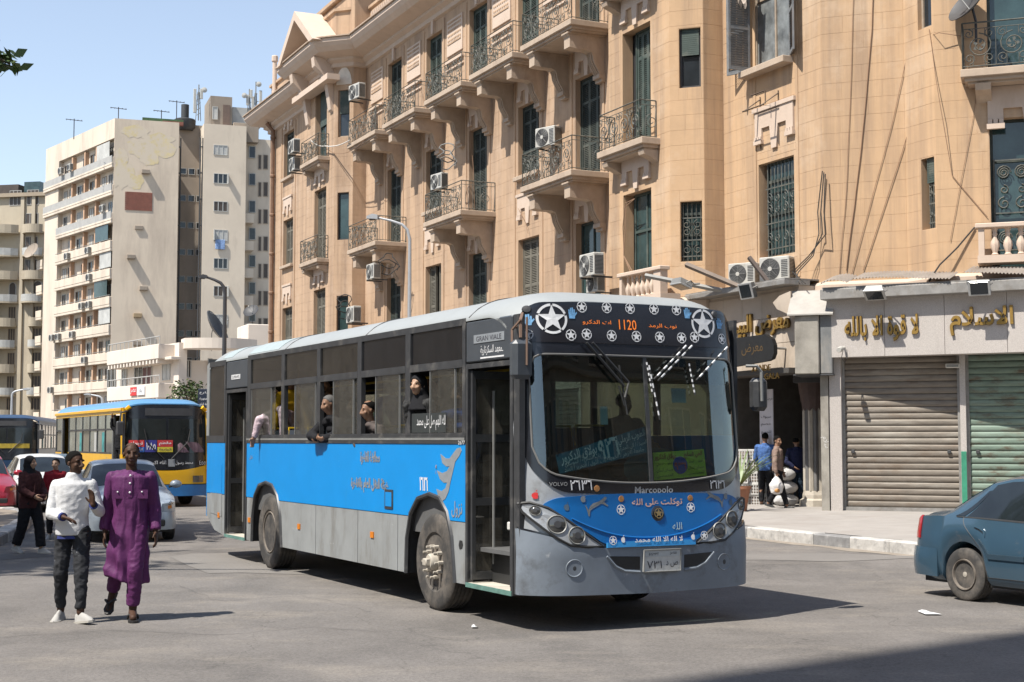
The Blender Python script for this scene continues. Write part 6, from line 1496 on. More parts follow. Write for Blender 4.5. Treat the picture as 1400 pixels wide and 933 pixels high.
# bare side: brick patch, vent boxes
def tr(x, y, o=0.): return TR_.px(x, y, o)
a, zt = tr(171, 262); b, zb = tr(208, 289)
bk = MB(); M_bk = mat('brick_red', (.22, .085, .06), .9, var=.25, scale=2.5)
tw.put(MB().box(a, b, -.03, .05, zb, zt).build('patch_mortar', mat('mortar_pale', (.3, .2, .16), .9), None, fix=False), TR_)
rows = 18
for r in range(rows):
    zz = zb+(zt-zb)*r/rows; n = 10; off = .5 if r % 2 else 0
    for c in range(n):
        x0 = a+(b-a)*(c+off)/n; x1 = min(b, x0+(b-a)/n)-.02
        if x1 > x0+.05: bk.box(x0, x1, -.06, -.02, zz, zz+(zt-zb)/rows-.02)
o = tw.put(bk.build('brick_patch', M_bk, None, fix=False), TR_); o['kind'] = 'stuff'
for x, y in ((199, 236), (179, 352), (196, 395), (188, 432), (187, 470), (190, 312)):
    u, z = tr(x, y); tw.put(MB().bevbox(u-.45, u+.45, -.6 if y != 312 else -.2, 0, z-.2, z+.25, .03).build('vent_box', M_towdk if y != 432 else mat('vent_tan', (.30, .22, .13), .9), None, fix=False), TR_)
a, _ = tr(190, 166); tw.put(MB().box(3.0, 7.5, .1, .5, HT, HT+.35).build('roof_edge', mat('roof_green', (.06, .11, .05), .9, var=.4, scale=1), None, fix=False), TR_); tw.put(MB().box(5.2, 7.5, .02, .5, HT-.3, HT+.1).build('roof_bricks', M_bk, None, fix=False), TR_)
rp = random.Random(4)
for (x, y, rw, rh) in ((185, 180, 1.6, .7), (215, 190, 1.8, .6), (200, 203, 2.2, 1.1), (168, 240, 1.2, 1.6), (185, 248, 1.0, .9), (226, 205, 1.2, .9), (165, 215, .9, 1.0), (205, 218, 1.0, .7)):
    u, z = tr(x, y); n = 22; ph = rp.uniform(0, 9)
    pts = [(min(tr_end-.1, max(.1, u+rw*cos(2*pi*k/n)*(1+.35*noise.noise((cos(2*pi*k/n)*2+ph, sin(2*pi*k/n)*2, ph))))), z+rh*sin(2*pi*k/n)*(1+.5*noise.noise((cos(2*pi*k/n)*3, ph, sin(2*pi*k/n)*3)))) for k in range(n)]
    tw.put(MB().add([(a_, -.012-.003*rp.random(), b_) for a_, b_ in pts], [tuple(range(n))]).build('old_paint', M_oldp, None, fix=False), TR_)
# recessed light well
a, _ = tr(243, 300); b, _ = tr(276, 300); 
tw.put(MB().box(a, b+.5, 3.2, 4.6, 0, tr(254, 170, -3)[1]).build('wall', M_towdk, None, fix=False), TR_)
for k in range(12):
    z = HT-5.3-FH*k
    for i in range(3): small_window(tw, TR_, a+.5+i*.95, a+1.25+i*.95, z, z+.75, 3.2, 1, M_parap, M_pane)
for x0 in (a+.05, b-.25):
    pm = MB()
    for q in (0, .28): pm.tube([(x0+q, .3 if x0 > a+1 else 1.2, 0), (x0+q, .3 if x0 > a+1 else 1.2, HT-1.5)], .09, 6)
    for z in range(2, 36, 3): pm.box(x0-.06, x0+.36, .2 if x0 > a+1 else 1.1, .36 if x0 > a+1 else 1.3, z, z+.12)
    tw.put(pm.build('drain_pipes', M_dgrey, None), TR_)
# lit block and stepped block to its right
c, _ = tr(277, 300); d, zt = tr(337, 173); _, zt2 = tr(345, 190, -2)
tw.put(MB().box(c, d, 0, 3.4, 0, zt).build('wall', M_crpatch, None, fix=False), TR_)
e0, _ = tr(364, 300, -2)
tw.put(MB().box(d+.002, e0+3, 2, 3, 0, zt2).build('wall', M_crpatch, None, fix=False), TR_)
for i, (y0, y1, op_) in enumerate(((198, 213, 0), (237, 252, 1), (275, 290, 0), (314, 330, 2), (353, 368, 0), (391, 406, 1), (430, 445, 0))):
    u0_, z1_ = tr(292, y0); u1_, z0_ = tr(311, y1); small_window(tw, TR_, u0_, u1_, z0_, z1_, 0, 3, M_winlt, [M_winlt, M_pane, M_winbr][i % 3])
    if op_: tw.put(MB().box(0, .06, -.5, 0, z0_, z1_).build('open_shutter', M_winlt, None, fix=False), TR_, u0_ if op_ == 2 else u1_)
    if i == 3: tw.put(MB().bevbox(u0_+.2, u1_-.3, -.25, -.1, z0_-1.0, z0_+.1, .05).build('laundry', mat('laundry_blue', (.2, .3, .5), .8, var=.4, scale=3), None, fix=False), TR_)
for k in range(9):
    y = 200+37.2*k
    if y > 450: break
    u0_, z1_ = tr(340, y, -2); u1_, z0_ = tr(349, y+17, -2)
    small_window(tw, TR_, u0_, u1_, z0_, z1_, 1.9, 1, M_winlt, M_pane)
    if k >= 2:
        o = tw.put(MB().bevbox(d+.01, d+1.1, .6, 2, z0_-1.4, z0_-.3, .04).build('balcony', M_crpatch, None, fix=False), TR_)
    for x0, x1 in ((353, 357), (360, 366)):
        p0, q1 = tr(x0, y+12, -2); p1, q0 = tr(x1, y+32, -2); small_window(tw, TR_, p0, p1, q0, q1, 1.95, 1, M_towdk, M_winbr)
# roof rooms, tank, masts
p0, q1 = tr(288, 131, -1.5); p1, q0 = tr(317, 173, -1.5)
tw.put(MB().box(p0, p1, 1.5, 7, zt-.5, q1).build('roof_room', M_towdk, None, fix=False), TR_)
u_, z_ = tr(294, 152, -1.5); small_window(tw, TR_, u_-.3, u_+.3, z_-1, z_+.5, 1.45, 1, M_winlt, M_winlt); u_, z_ = tr(309, 158, -1.5); tw.put(MB().box(u_-.35, u_+.45, 1.4, 1.5, z_-1.6, z_+1.2).build('roof_door', mat('door_brown', (.13, .09, .07), .7), None, fix=False), TR_)
p0, q1 = tr(318, 146, -2); p1, q0 = tr(352, 172, -2)
tw.put(MB().prism([(p0, q0), (p1+.5, q0), (p1+.5, q1), (p0, q1)], 2.2, 6).build('roof_shed', M_winlt, None, fix=False), TR_); tw.put(MB().bevbox(p0, p1, 1.0, 2, q0-2.2, q0-.02, .03).build('roof_wall', M_towdk, None, fix=False), TR_)
u_, z_ = tr(254, 166, -2.4); tw.put(MB().lathe([(.9, 0), (1.2, .4), (1.25, 1.2), (1.1, 1.3), (.3, 1.35), (.45, 1.4), (.45, 3.0), (.001, 3.05)], 14).build('roof_tank', M_dgrey, None, True), TR_, u_, 3.3, z_-.9)
def mast(label, x, y0, y1, panels):
    u, zt_ = tr(x, y0, -2); _, zb_ = tr(x, y1, -2)
    t = thing('antenna_mast', label, 'antenna', TR_.w(u, 2, zb_), TR_.rz); H = zt_-zb_
    mb = MB().tube([(0, 0, 0), (0, 0, H)], .07, 5)
    for q in (-.3, .3): mb.tube([(q, .3, 0), (q*.3, .1, H*.8)], .04, 4)
    for q in range(1, 6): mb.tube([(-.25, .2, H*q/7), (.25, .2, H*(q+.6)/7)], .03, 4)
    mb.build('mast', M_grey, t)
    for (dx, h0, hh, kind) in panels:
        if kind == 'p': MB().bevbox(dx-.16, dx+.16, -.15, .05, H*h0, H*h0+hh, .04).build('panel_antenna', M_white, t, fix=False)
        else: MB().lathe([(.001, 0), (.3, .02), (.32, .15), (.001, .25)], 12, 0, Matrix.Translation((dx, -.1, H*h0)) @ Matrix.Rotation(pi/2, 4, 'X')).build('drum_antenna', M_white, t, True)
        MB().tube([(0, 0, H*h0+hh*.5), (dx, -.05, H*h0+hh*.5)], .03, 4).build('arm', M_grey, t)
mast('antenna mast with long white panel beside the brown roof room', 272, 116, 165, [(-.45, .2, 2.8, 'p'), (.6, .85, .3, 'd'), (.3, .6, 1.2, 'p')])
mast('lattice antenna mast with small drums over the white roof shed', 341, 122, 172, [(-.6, .8, .3, 'd'), (.2, .75, 1., 'p'), (-.2, .55, 1.2, 'p')])
mast('tallest antenna mast with a white panel next to the tan building eaves', 350, 112, 188, [(.55, .45, 2.6, 'p'), (.3, .95, .3, 'd'), (-.35, .5, 1.5, 'p')])
for x, y0, y1, lb in ((102, 160, 176, 'thin television aerial standing on the cream tower parapet'), (163, 144, 158, 'bent wire aerial at the tower corner'), (222, 148, 162, 'short aerial behind the green roof edge'), (243, 135, 168, 'tall thin aerial by the roof tank')):
    u, zt_ = tr(x, y0); _, zb_ = tr(x, y1); t = thing('aerial', lb, 'aerial', TR_.w(u, 1, zb_-1), TR_.rz); H = zt_-zb_+1
    MB().tube([(0, 0, 0), (0, 0, H)], .05, 4).build('pole', M_dgrey, t)
    a_ = MB().tube([(-.9, 0, H-.1), (.9, 0, H-.2)], .04, 4)
    for q in (-.8, -.4, 0, .4, .8): a_.tube([(q, -.35, H-.15), (q, .35, H-.15)], .025, 4)
    a_.build('elements', M_dgrey, t)
# ---- old cream block at the left edge
OB = Frame(-70, 195, 78); u00, _ = OB.px(58, 500)
ob = Bld(facade_thing('apartment_building', 'old yellowish apartment block with curved balconies and arched windows', OB))
M_ob = mat('old_cream', (.40, .345, .26), .9, var=.08, scale=.3, dirt=((.27, .22, .16), .52, .8, .35, (1, 1, .3)))
M_obdk = mat('old_brown', (.30, .245, .18), .9, var=.1, scale=.5)
zr = OB.px(20, 270)[1]
ob.put(MB().box(0, 45, 0, 14, 0, zr).build('wall', M_ob, None, fix=False), OB)
ob.put(MB().box(0, 45, -.5, .3, zr, zr+.5).build('cornice', M_obdk, None, fix=False), OB)
p0, q1 = OB.px(30, 248); ob.put(MB().box(p0, p0+2.3, .6, 4, zr+.5, q1).build('roof_glazing', M_panegreen, None, fix=False), OB); ob.put(MB().box(p0-10, p0-.8, .5, 4, zr+.5, q1-.3).build('roof_pergola', M_winbr, None, fix=False), OB)
p0, q1 = OB.px(38, 237); ob.put(MB().box(p0, p0+4, 8, 12, zr, q1+.8).build('roof_room', mat('old_yellow', (.46, .33, .16), .9), None, fix=False), OB)
ux = lambda x: OB.px(x, 500)[0]
fl = [x for x in (286, 318, 350, 381, 413, 445, 475, 508, 540, 570)]
for i, y in enumerate(fl):
    _, z = OB.px(20, y)
    kinds = [(8, 24), (32, 48)] if i in (0,) else [(31, 48)] if i < 4 else [(10, 20), (43, 56)]
    for x0, x1 in kinds+[(-30, -18), (-60, -48)]:
        if 4 <= i < 5:
            a_, b_ = ux(x0), ux(x1); pr = [(a_, 0), (b_, 0), (b_, 1.5)]+[((a_+b_)/2+(b_-a_)/2*cos(pi*q/8), 1.5+(b_-a_)/2*sin(pi*q/8)) for q in range(1, 8)]+[(a_, 1.5)]
            o = ob.put(MB().prism(pr, -.06, .02).build('window', M_winlt, None), OB, 0, 0, z+.6); cx = (a_+b_)/2
            MB().prism([(cx+(p-cx)*.82, q*.92+.08) for p, q in pr], -.08, -.055).build('pane', M_winbr, o)
        else: small_window(ob, OB, ux(x0), ux(x1), z+.45, z+2.5, 0, 3, M_obdk if i > 3 else M_parap, M_winbr)
    if 1 <= i:
        for x0, x1, r in (((-40, 24, 1.6), (29, 57, .9)) if i < 5 else ((-14, 22, 1.2), (40, 58, .9))):
            a_, b_ = ux(x0), ux(x1)
            pr = [(a_, 0), (a_, -.5)]+[(lerp(a_, b_, q/10), -.5-r*sin(pi*q/10)**.7) for q in range(1, 10)]+[(b_, -.5), (b_, 0)]
            o = ob.put(MB().prism(pr, 0, .22, ax='z').build('balcony', M_ob, None), OB, 0, 0, z-.25)
            sh = [(x_, y_) for x_, y_ in pr[1:-1]]; vs = [(x_, y_, 0.2) for x_, y_ in sh]+[(x_, y_, 1.15) for x_, y_ in sh]; n = len(sh)
            MB().add(vs, [(q, q+1, n+q+1, n+q) for q in range(n-1)]).build('parapet', M_ob if i % 2 else M_winlt, o, fix=False)
for x in (25, 40): ob.put(MB().box(ux(x), ux(x)+.5, -.3, .0, 0, zr).build('pilaster', M_ob, None, fix=False), OB)
# ---- low white building with the curved canopy
LC = at(243, 600, 104); LA = Frame(LC.x-sin(R(33))*14, LC.y+cos(R(33))*14, 33); LB = Frame(LC.x, LC.y, 112)
lw = Bld(facade_thing('low_building', 'low white building with dentilled balconies and a curved roof canopy', LB))
M_lw = mat('low_white', (.60, .53, .455), .9, var=.05, scale=.4, dirt=((.42, .35, .28), .56, .85, .5, (1, 1, .3)))
zr = LA.px(235, 470)[1]; L_ = 14
lw.put(MB().box(0, L_, 0, .6, 0, zr).build('wall', M_lw, None, fix=False), LA)
def la(x, y, o=0.): return LA.px(x, y, o)
for (yb, nm) in ((500, 'upper'), (549, 'lower')):
    a_, z = la(146, yb, 1.2); b_, _ = la(216, yb, 1.2)
    o = lw.put(MB().bevbox(a_, b_, -1.2, 0, z, z+1.05, .03).build('balcony', M_lw, None, fix=False), LA)
    for q in range(16): MB().box(a_+(b_-a_)*(q+.2)/16, a_+(b_-a_)*(q+.6)/16, -1.15, 0, z-.3, z-.01).build('dentil', M_lw, o, fix=False)
    mb = MB().tube([(a_, -1.1, z+1.6), (b_, -1.1, z+1.6)], .04, 4)
    for q in range(13): mb.tube([(lerp(a_, b_, q/12), -1.1, z+1.05), (lerp(a_, b_, q/12), -1.1, z+1.6)], .03, 4)
    mb.build('railing', M_parap, o)
for x0, x1, y0, y1, pm in ((168, 174, 503, 528, M_winlt), (185, 196, 502, 526, M_pane), (196, 208, 502, 528, mat('door_maroon', (.10, .035, .03), .6)), (223, 233, 495, 520, M_winlt), (148, 158, 505, 530, M_pane)):
    a_, z1_ = la(x0, y0); b_, z0_ = la(x1, y1); small_window(lw, LA, a_, b_, z0_, z1_, -.03, 2, M_winlt, pm)
a_, z1_ = la(213, 492, .7); b_, _ = la(234, 492, .7); lw.put(MB().bevbox(a_, b_, -.7, 0, z1_-.1, z1_+.1, .02).build('window_hood', M_lw, None, fix=False), LA)
for x0, x1, y0, y1, m, s, mm in ((178, 186, 530, 541, mat('sign_red', (.50, .03, .03), .6), 'مصر', M_whites), (187, 197, 529, 540, M_whites, 'بنك', M_ink)):
    a_, z1_ = la(x0, y0, 1.3); b_, z0_ = la(x1, y1, 1.3); t = thing('shop_sign', 'small %s sign on the balcony of the low white building' % ('red' if mm is M_whites else 'white'), 'sign', LA.w(a_, -1.3, z0_), LA.rz)
    MB().bevbox(0, b_-a_, 0, .1, 0, z1_-z0_, .01).build('panel', m, t, fix=False); lettering(s, (z1_-z0_)*.6, mm, t, M=Matrix.Translation(((b_-a_)/2, -.01, (z1_-z0_)/2)))
p, zt_ = LB.px(262, 462); q, _ = LB.px(365, 462)
lw.put(MB().box(0, q+6, 1.0, 9, 0, zr-1.2).build('wall', M_lw, None, fix=False), LB)
cx = LB.px(305, 470)[0]
arc = [(0.3, 1.0), (.3, -.6)]+[(lerp(.3, cx*1.75, t), -.6-1.2*sin(pi*t)**.8) for t in [i/12 for i in range(1, 12)]]+[(cx*1.75, -.6), (cx*1.75, 1.0)]
_, za_ = LB.px(300, 477, 1); _, zb_ = LB.px(300, 463, 1)
lw.put(MB().prism(arc, za_, zb_, ax='z').build('canopy', M_lw, None), LB)
for x0, x1, y0, y1 in ((253, 261, 492, 517), (284, 290, 490, 510)):
    a_, z1_ = LB.px(x0, y0, -1); b_, z0_ = LB.px(x1, y1, -1); small_window(lw, LB, a_, b_, z0_, z1_, .95, 2, M_winlt, M_winbr)
a_, z1_ = LB.px(339, 443, -2); b_, _ = LB.px(366, 443, -2); lw.put(MB().bevbox(a_, b_+2, 2, 6, zb_-1, z1_, .05).build('roof_block', M_lw, None, fix=False), LB)
u, z = LB.px(292, 450, -1); dish('large dark satellite dish on the curved white canopy', LB.w(u, 1.2, z), LB.rz+R(60), 1.35, 30)
u, z = LB.px(346, 432, -2); dish('small satellite dish on the white roof block', LB.w(u, 2.5, z+.3), LB.rz+R(-40), .6, 40)
u, z = TL_.px(47, 345, .6); dish('brown satellite dish hung on the edge of the cream tower', TL_.w(u, -.8, z), TL_.rz+R(20), 1.1, 30, M_towdk)

# ================================================================== STREET FURNITURE AND TREES
def street_lamp(label, base, H, reach, d, m, head=.7, r=.09, arc=True):
    t = thing('street_lamp', label, 'street lamp', base); D = Vector(d).normalized()
    P = [Vector((0, 0, 0)), Vector((0, 0, H*.93)), Vector((0, 0, H*.965))+D*reach*.08, Vector((0, 0, H*.985))+D*reach*.25, Vector((0, 0, H))+D*reach*.6, Vector((0, 0, H*1.012))+D*reach]
    MB().tube(P, r, 8, rs=[r*1.3, r*.8, r*.75, r*.7, r*.6, r*.5]).build('pole', m, t, True)
    MB().lathe([(r*2.2, 0), (r*2.2, .05), (r*1.5, .1), (r*1.5, .9), (r*1.2, 1.0)], 10).build('base', m, t, True)
    a = atan2(D.y, D.x); MB().prism([(0, -.05), (head, -.02), (head, .05), (head*.5, .12), (0, .08)], -.13, .13, M=Matrix.Translation(P[-1]) @ Matrix.Rotation(a, 4, 'Z')).build('lamp_head', m, t)
    MB().bevbox(.1, head-.06, -.09, .09, -.075, -.045, .01, M=Matrix.Translation(P[-1]) @ Matrix.Rotation(a, 4, 'Z')).build('lens', M_lens, t); return t
M_lpgrey = mat('lamp_silver', (.42, .43, .44), .45, .4, var=.05); M_lpdk = mat('lamp_dark', (.06, .06, .065), .5, .3, var=.1)
u, z = FA.px(560, 400, 4.4); _, zt_ = FA.px(548, 306, 4.4)
b = FA.w(u, -4.4, .2); street_lamp('silver street lamp standing before the tan building balconies', b, zt_-.2, 1.0, (-1, .2, 0), M_lpgrey, .35, .062)
p = at(305, 600, 62); street_lamp('dark street lamp curving over the low white building', (p.x, p.y, 0), CAMZ+ray(300, 383).z/ray(300, 383).y*62, .75, (-1, -.1, 0), M_lpdk, .35, .10)
p = at(15, 600, 118); street_lamp('small pale street lamp in front of the old yellowish block', (p.x, p.y, 0), CAMZ+ray(20, 534).z/ray(20, 534).y*118, .9, (1, 0, 0), M_lpgrey, .5, .11)
p = at(746/5.18+0, 545, 100)
p = at(140, 545, 112); street_lamp('pale street lamp rising behind the yellow bus', (p.x, p.y, 0), CAMZ+ray(140, 541).z*112, .9, (-1, 0, 0), M_lpgrey, .5, .11)
p = at(281, 600, 47); sb = thing('street_sign', 'dark blue upright street sign with white Arabic lines behind the bus tail', 'sign', (p.x, p.y, 0), R(-8))
_z = lambda y: CAMZ+ray(281, y).z/ray(281, y).y*47
MB().bevbox(-.26, .22, -.05, .05, _z(562), _z(532), .01).build('panel', mat('sign_navy', (.015, .02, .035), .4), sb); MB().tube([(-.02, .08, 0), (-.02, .08, _z(534))], .05, 6).build('pole', M_grey, sb)
for q, s in ((.82, 'شارع'), (.55, 'الجمهورية'), (.3, 'وسط البلد')): lettering(s, .1, M_whites, sb, M=Matrix.Translation((-.02, -.056, lerp(_z(562), _z(532), q))), width=.36)
# trees
M_bark = mat('bark', (.12, .09, .065), .9, var=.3, scale=4, bump=.4, bscale=15)
def leafmat(n, c): return mat(n, c, .55, var=.35, scale=1.2, spec=.3)
LFM = [leafmat('leaf_dark', (.035, .06, .02)), leafmat('leaf_mid', (.055, .09, .025)), leafmat('leaf_light', (.09, .12, .035))]
def tree(label, loc, H, rc, n, leaf=.16, seed=0, grp=None, zc=None, extra=()):
    rd = random.Random(seed); t = thing('street_tree', label, 'tree', loc, 0, grp); zc = zc or H-rc*.8
    MB().tube([(0, 0, 0), (.1, .05, zc*.5), (.0, .15, zc), (.1, .1, H-.5)], .2, 8, rs=[.24, .19, .14, .03]).build('trunk', M_bark, t, True)
    cl = []
    for k in range(26):
        a = rd.uniform(0, 2*pi); e = rd.uniform(-.5, 1.1); q = rc*rd.uniform(.35, .95)
        cl.append((Vector((q*cos(a)*cos(e), q*sin(a)*cos(e), zc+q*.8*sin(e))), rc*rd.uniform(.22, .42)))
    n0 = len(cl); cl += [(Vector(c), r) for c, r in extra]
    lb = MB()
    for c, r in cl[:14]+cl[26:]: lb.tube([(0, 0.1, zc*.75), c*.5+Vector((0, 0, zc*.42)), c], .05, 5, rs=[.09, .05, .015])
    lb.build('branches', M_bark, t, True)
    mb = MB()
    for i in range(n):
        c, r = cl[i % n0 if i >= 22*len(extra) else n0+i % len(extra)]; d = Vector((rd.gauss(0, 1), rd.gauss(0, 1), rd.gauss(0, .8))); d = d.normalized()*r*rd.random()**.45; p = c+d
        u = Vector((rd.gauss(0, 1), rd.gauss(0, 1), rd.gauss(0, .6))).normalized(); v = u.cross(Vector((rd.gauss(0, 1), rd.gauss(0, 1), rd.gauss(0, 1)))).normalized(); s = leaf*rd.uniform(.6, 1.3)*(1 if i >= 22*len(extra) else .42)
        mb.add([p, p+u*s*.5+v*s*.22, p+u*s, p+u*s*.5-v*s*.22], [(0, 1, 2, 3)], rd.choice((0, 0, 1, 1, 2)))
    o = mb.build('crown', LFM, t, fix=False); return t
p = at(270, 600, 72); tree('small light green tree showing between the two buses and the low white building', (p.x-.4, p.y, 0), 4.7, 1.25, 1300, .2, 3)
G = 'street trees along the shaded side of the road'
tree('large leafy street tree at the left edge over the road', (-18.2, 16.0, 0), 19, 5.2, 6500, .5, 5, G, extra=[(tuple(at(-2, 74, 18)-Vector((-18.2, 16.0, 0))), .17), (tuple(at(14, 88, 18)-Vector((-18.2, 16.0, 0))), .12)])
tree('second leafy street tree beyond the first along the shaded kerb', (-18.6, 22.5, 0), 20, 5.2, 6500, .5, 6, G)
0 and tree('third leafy street tree farther up the shaded kerb', (-20.5, 36, 0), 20, 5.4, 6000, .5, 7, G)
p = at(8, 84, 20.9); sp = MB(); rd = random.Random(9)
# buildings across the road: they shade the near corner and stand in the bus glass
M_acr = mat('across_wall', (.36, .29, .21), .9, var=.1, scale=.4)
def plain_block(label, fr, L, D, H, nf, nw, m):
    B = Bld(facade_thing('office_building', label, fr)); B.put(MB().box(0, L, 0, D, 0, H).bevbox(-.3, L+.3, -.3, D+.3, H, H+.5, .05).build('wall', m, None, fix=False), fr)
    for i in range(nf):
        for j in range(nw):
            u = L*(j+.3)/nw; z = 3.5+(H-4)*i/nf; small_window(B, fr, round(u, 2), round(u+L/nw*.45, 2), z, z+1.7, -.02, 2, M_wood, M_pane)
        B.put(MB().bevbox(0, L, -.25, 0, 3.1+(H-4)*i/nf, 3.3+(H-4)*i/nf, .03).build('string_course', m, None, fix=False), fr)
    return B
plain_block('tan office block across the road beyond the left edge', Frame(-30, 12, 155+0), 40, 14, 19, 5, 11, M_acr) if False else None
fr = Frame(-46, 78, -38); plain_block('wide cream office block on the side street, outside the left edge', fr, 44, 10, 18, 4, 12, mat('across_cream', (.62, .52, .40), .9, var=.1, scale=.4))
fr = Frame(-31, -6, 205); plain_block('tan office block across the road, outside the left edge', fr, 40, 12, 17, 4, 11, M_acr)
plain_block('plain tan block beyond the old yellowish block', Frame(-125, 185, 70), 44, 14, 26, 7, 12, M_ob)
sv = Vector((sin(SUN_AZ), cos(SUN_AZ), 0)); e1 = gpt(1400, 880); e0 = gpt(985, 933); ed = (e1-e0).normalized()
# tall block behind the camera whose corner throws the straight-edged shadow at the bottom right
cn = e0-sv*27.; cn.z = 0
# keep its shadow edge on the photographed line
cn = cn-sv*16; fr = Frame(cn.x, cn.y, 90-52); plain_block('tall office block behind the viewer that shades the road', fr, 14, 16, 50, 12, 5, M_acr)
fr = Frame(40, 4, -60); plain_block('office block across the square behind the viewer', fr, 40, 12, 13, 3, 10, mat('across_dark', (.17, .135, .10), .9, var=.15, scale=.4))
# ================================================================== CARS
M_carglass = mat('car_glass', (.012, .016, .018), .05, var=.3, scale=2, spec=.7)
M_plate = mat('plate_white', (.5, .5, .48), .5, var=.1)
M_redlamp = mat('tail_red', (.30, .012, .015), .15, var=.1)
M_chr = mat('chrome', (.5, .5, .5), .2, .8, var=.1)
def carpaint(n, c, rough=.3, dust=.5): return mat(n, c, rough, .15, var=.05, scale=2, coat=.35, dirt=((.24, .20, .16), .55, .85, 1.3, (1, 1, 1.2)))
M_steelw = mat('wheel_steel', (.04, .043, .05), .55, .2, var=.2, scale=9, dirt=((.12, .10, .08), .6, .85, 12, None))
class Car:
    zt = [(0, .56), (.04, .64), (.14, .70), (.30, .745), (.8, .865), (1.14, .935), (1.5, 1.17), (1.86, 1.355), (2.1, 1.405), (2.45, 1.425), (2.8, 1.405), (3.1, 1.345), (3.4, 1.19), (3.72, 1.01), (3.8, .985), (4.12, .955), (4.19, .93), (4.22, .80), (4.24, .60)]
    zs = [(0, .54), (.14, .66), (.30, .70), (.8, .80), (1.14, .855), (2, .89), (3, .92), (3.75, .935), (4.12, .91), (4.19, .88), (4.24, .58)]
    wm = [(0, .52), (.05, .62), (.14, .70), (.4, .79), (1., .83), (3.2, .84), (3.8, .81), (4.1, .745), (4.2, .68), (4.24, .60)]
    wt = [(0, .44), (.14, .56), (.4, .62), (1.14, .66), (1.86, .56), (2.4, .565), (3.1, .56), (3.75, .61), (4.1, .58), (4.24, .50)]
    WF, WR, WZ, WRAD = .80, 3.33, .295, .295
    def zb(s, y):
        b = .20+(.05 if y < .2 or y > 4.05 else 0)
        for c in (s.WF, s.WR):
            d = abs(y-c)
            if d < .345: b = max(b, s.WZ+sqrt(.345**2-d*d))
        return b
    def ring(s, y):
        zb, zs, zt, wm, wt = s.zb(y), pl(s.zs, y), max(pl(s.zt, y), pl(s.zs, y)+.02), pl(s.wm, y), pl(s.wt, y)
        k = (zs-zb)/(zs-.2) if zs > .25 else 1
        Z = lambda z: zb+(z-.2)*k
        wsh = min(wm-.035, max(wt+.02, wm-.05))
        return [(0, zb-.0), (wm-.09, zb), (wm-.035, Z(.26)), (wm-.01, Z(.42)), (wm, Z(.56)), (wm-.008, Z(.70)), (wsh, zs), (lerp(wsh, wt, .33), lerp(zs, zt-.03, .33)), (lerp(wsh, wt, .70), lerp(zs, zt-.03, .70)), (wt, zt-.035), (wt*.86, zt-.008), (wt*.5, zt+.012), (0, zt+.02)]
    V = 12
    def S(s, y, v, sd=1, off=0.):
        y = max(0, min(4.24, y)); r = s.ring(y); v = max(0, min(s.V, v)); i = min(s.V-1, int(v)); f = v-i; a, b = r[i], r[i+1]
        x, z = lerp(a[0], b[0], f), lerp(a[1], b[1], f)
        if off:
            nx, nz = (b[1]-a[1]), -(b[0]-a[0]); l = sqrt(nx*nx+nz*nz) or 1; x += nx/l*off; z += nz/l*off
            if y <= .02: y -= off
            if y >= 4.22: y += off
        return Vector((x*sd, y, z))
    def build(s, label, loc, rz, paint, rimm=None, plate='٤٣٧', group=None, scale=1., sedan=True):
        t = thing('parked_car' if 'parked' in label else 'sedan_car', label, 'car', loc, rz, group); t.scale = (scale,)*3; s.t = t
        ys = sorted({round(x, 3) for x in [0, .02, .05, .09, .14, .2, .3, .4, 1.14, 1.3, 1.5, 1.7, 1.86, 2.0, 2.1, 2.3, 2.45, 2.6, 2.8, 2.95, 3.1, 3.25, 3.4, 3.56, 3.72, 3.8, 3.9, 4.0, 4.08, 4.12, 4.16, 4.19, 4.22, 4.24]+[c+d for c in (s.WF, s.WR) for d in [-.36, -.345, -.33, -.29, -.24, -.18, -.1, 0, .1, .18, .24, .29, .33, .345, .36]]})
        mb = MB(); n = s.V
        vs = []
        for y in ys:
            r = s.ring(y); vs += [(-a, y, z) for a, z in reversed(r[1:])]+[(a, y, z) for a, z in r]
        m = 2*n+1
        fs = [(i*m+j, i*m+j+1, (i+1)*m+j+1, (i+1)*m+j) for i in range(len(ys)-1) for j in range(m-1)]+[(i*m, i*m+m-1, (i+1)*m+m-1, (i+1)*m) for i in range(len(ys)-1)]
        # ends
        fs += [tuple(range(m)), tuple(range((len(ys)-1)*m, len(ys)*m))]
        mb.add(vs, fs).build('body', paint, t, True, angle=38)
        MB().box(-.70, .70, .2, 4.05, .17, .45).build('underbody', M_black, t, fix=False)
        P = lambda name, y0, y1, v0, v1, m, sd=1, off=.006, th=-.012, nu=10, nv=6, fy=None, parent=None: MB().shell(lambda u, v, o: s.S((fy(u, v) if fy else lerp(y0, y1, u)), lerp(v0, v1, v), sd, off+o), nu, nv, th).build(name, m, parent or t, True)
        def C(name, fyv, m, off=.006, nu=16, nv=8, v0=9.05):  # across the car: windscreens, panels
            def f(u, v, o):
                e = -1+2*u; sd = 1 if e >= 0 else -1; vv = lerp(12, v0, abs(e)); return s.S(fyv(v, e), vv, sd, off+o)
            return MB().shell(f, nu, nv, -.012).build(name, m, t, True)
        C('windscreen', lambda v, e: lerp(1.19, 1.83, v)-.0*e*e, M_carglass); C('rear_window', lambda v, e: lerp(3.12, 3.66, v), M_carglass)
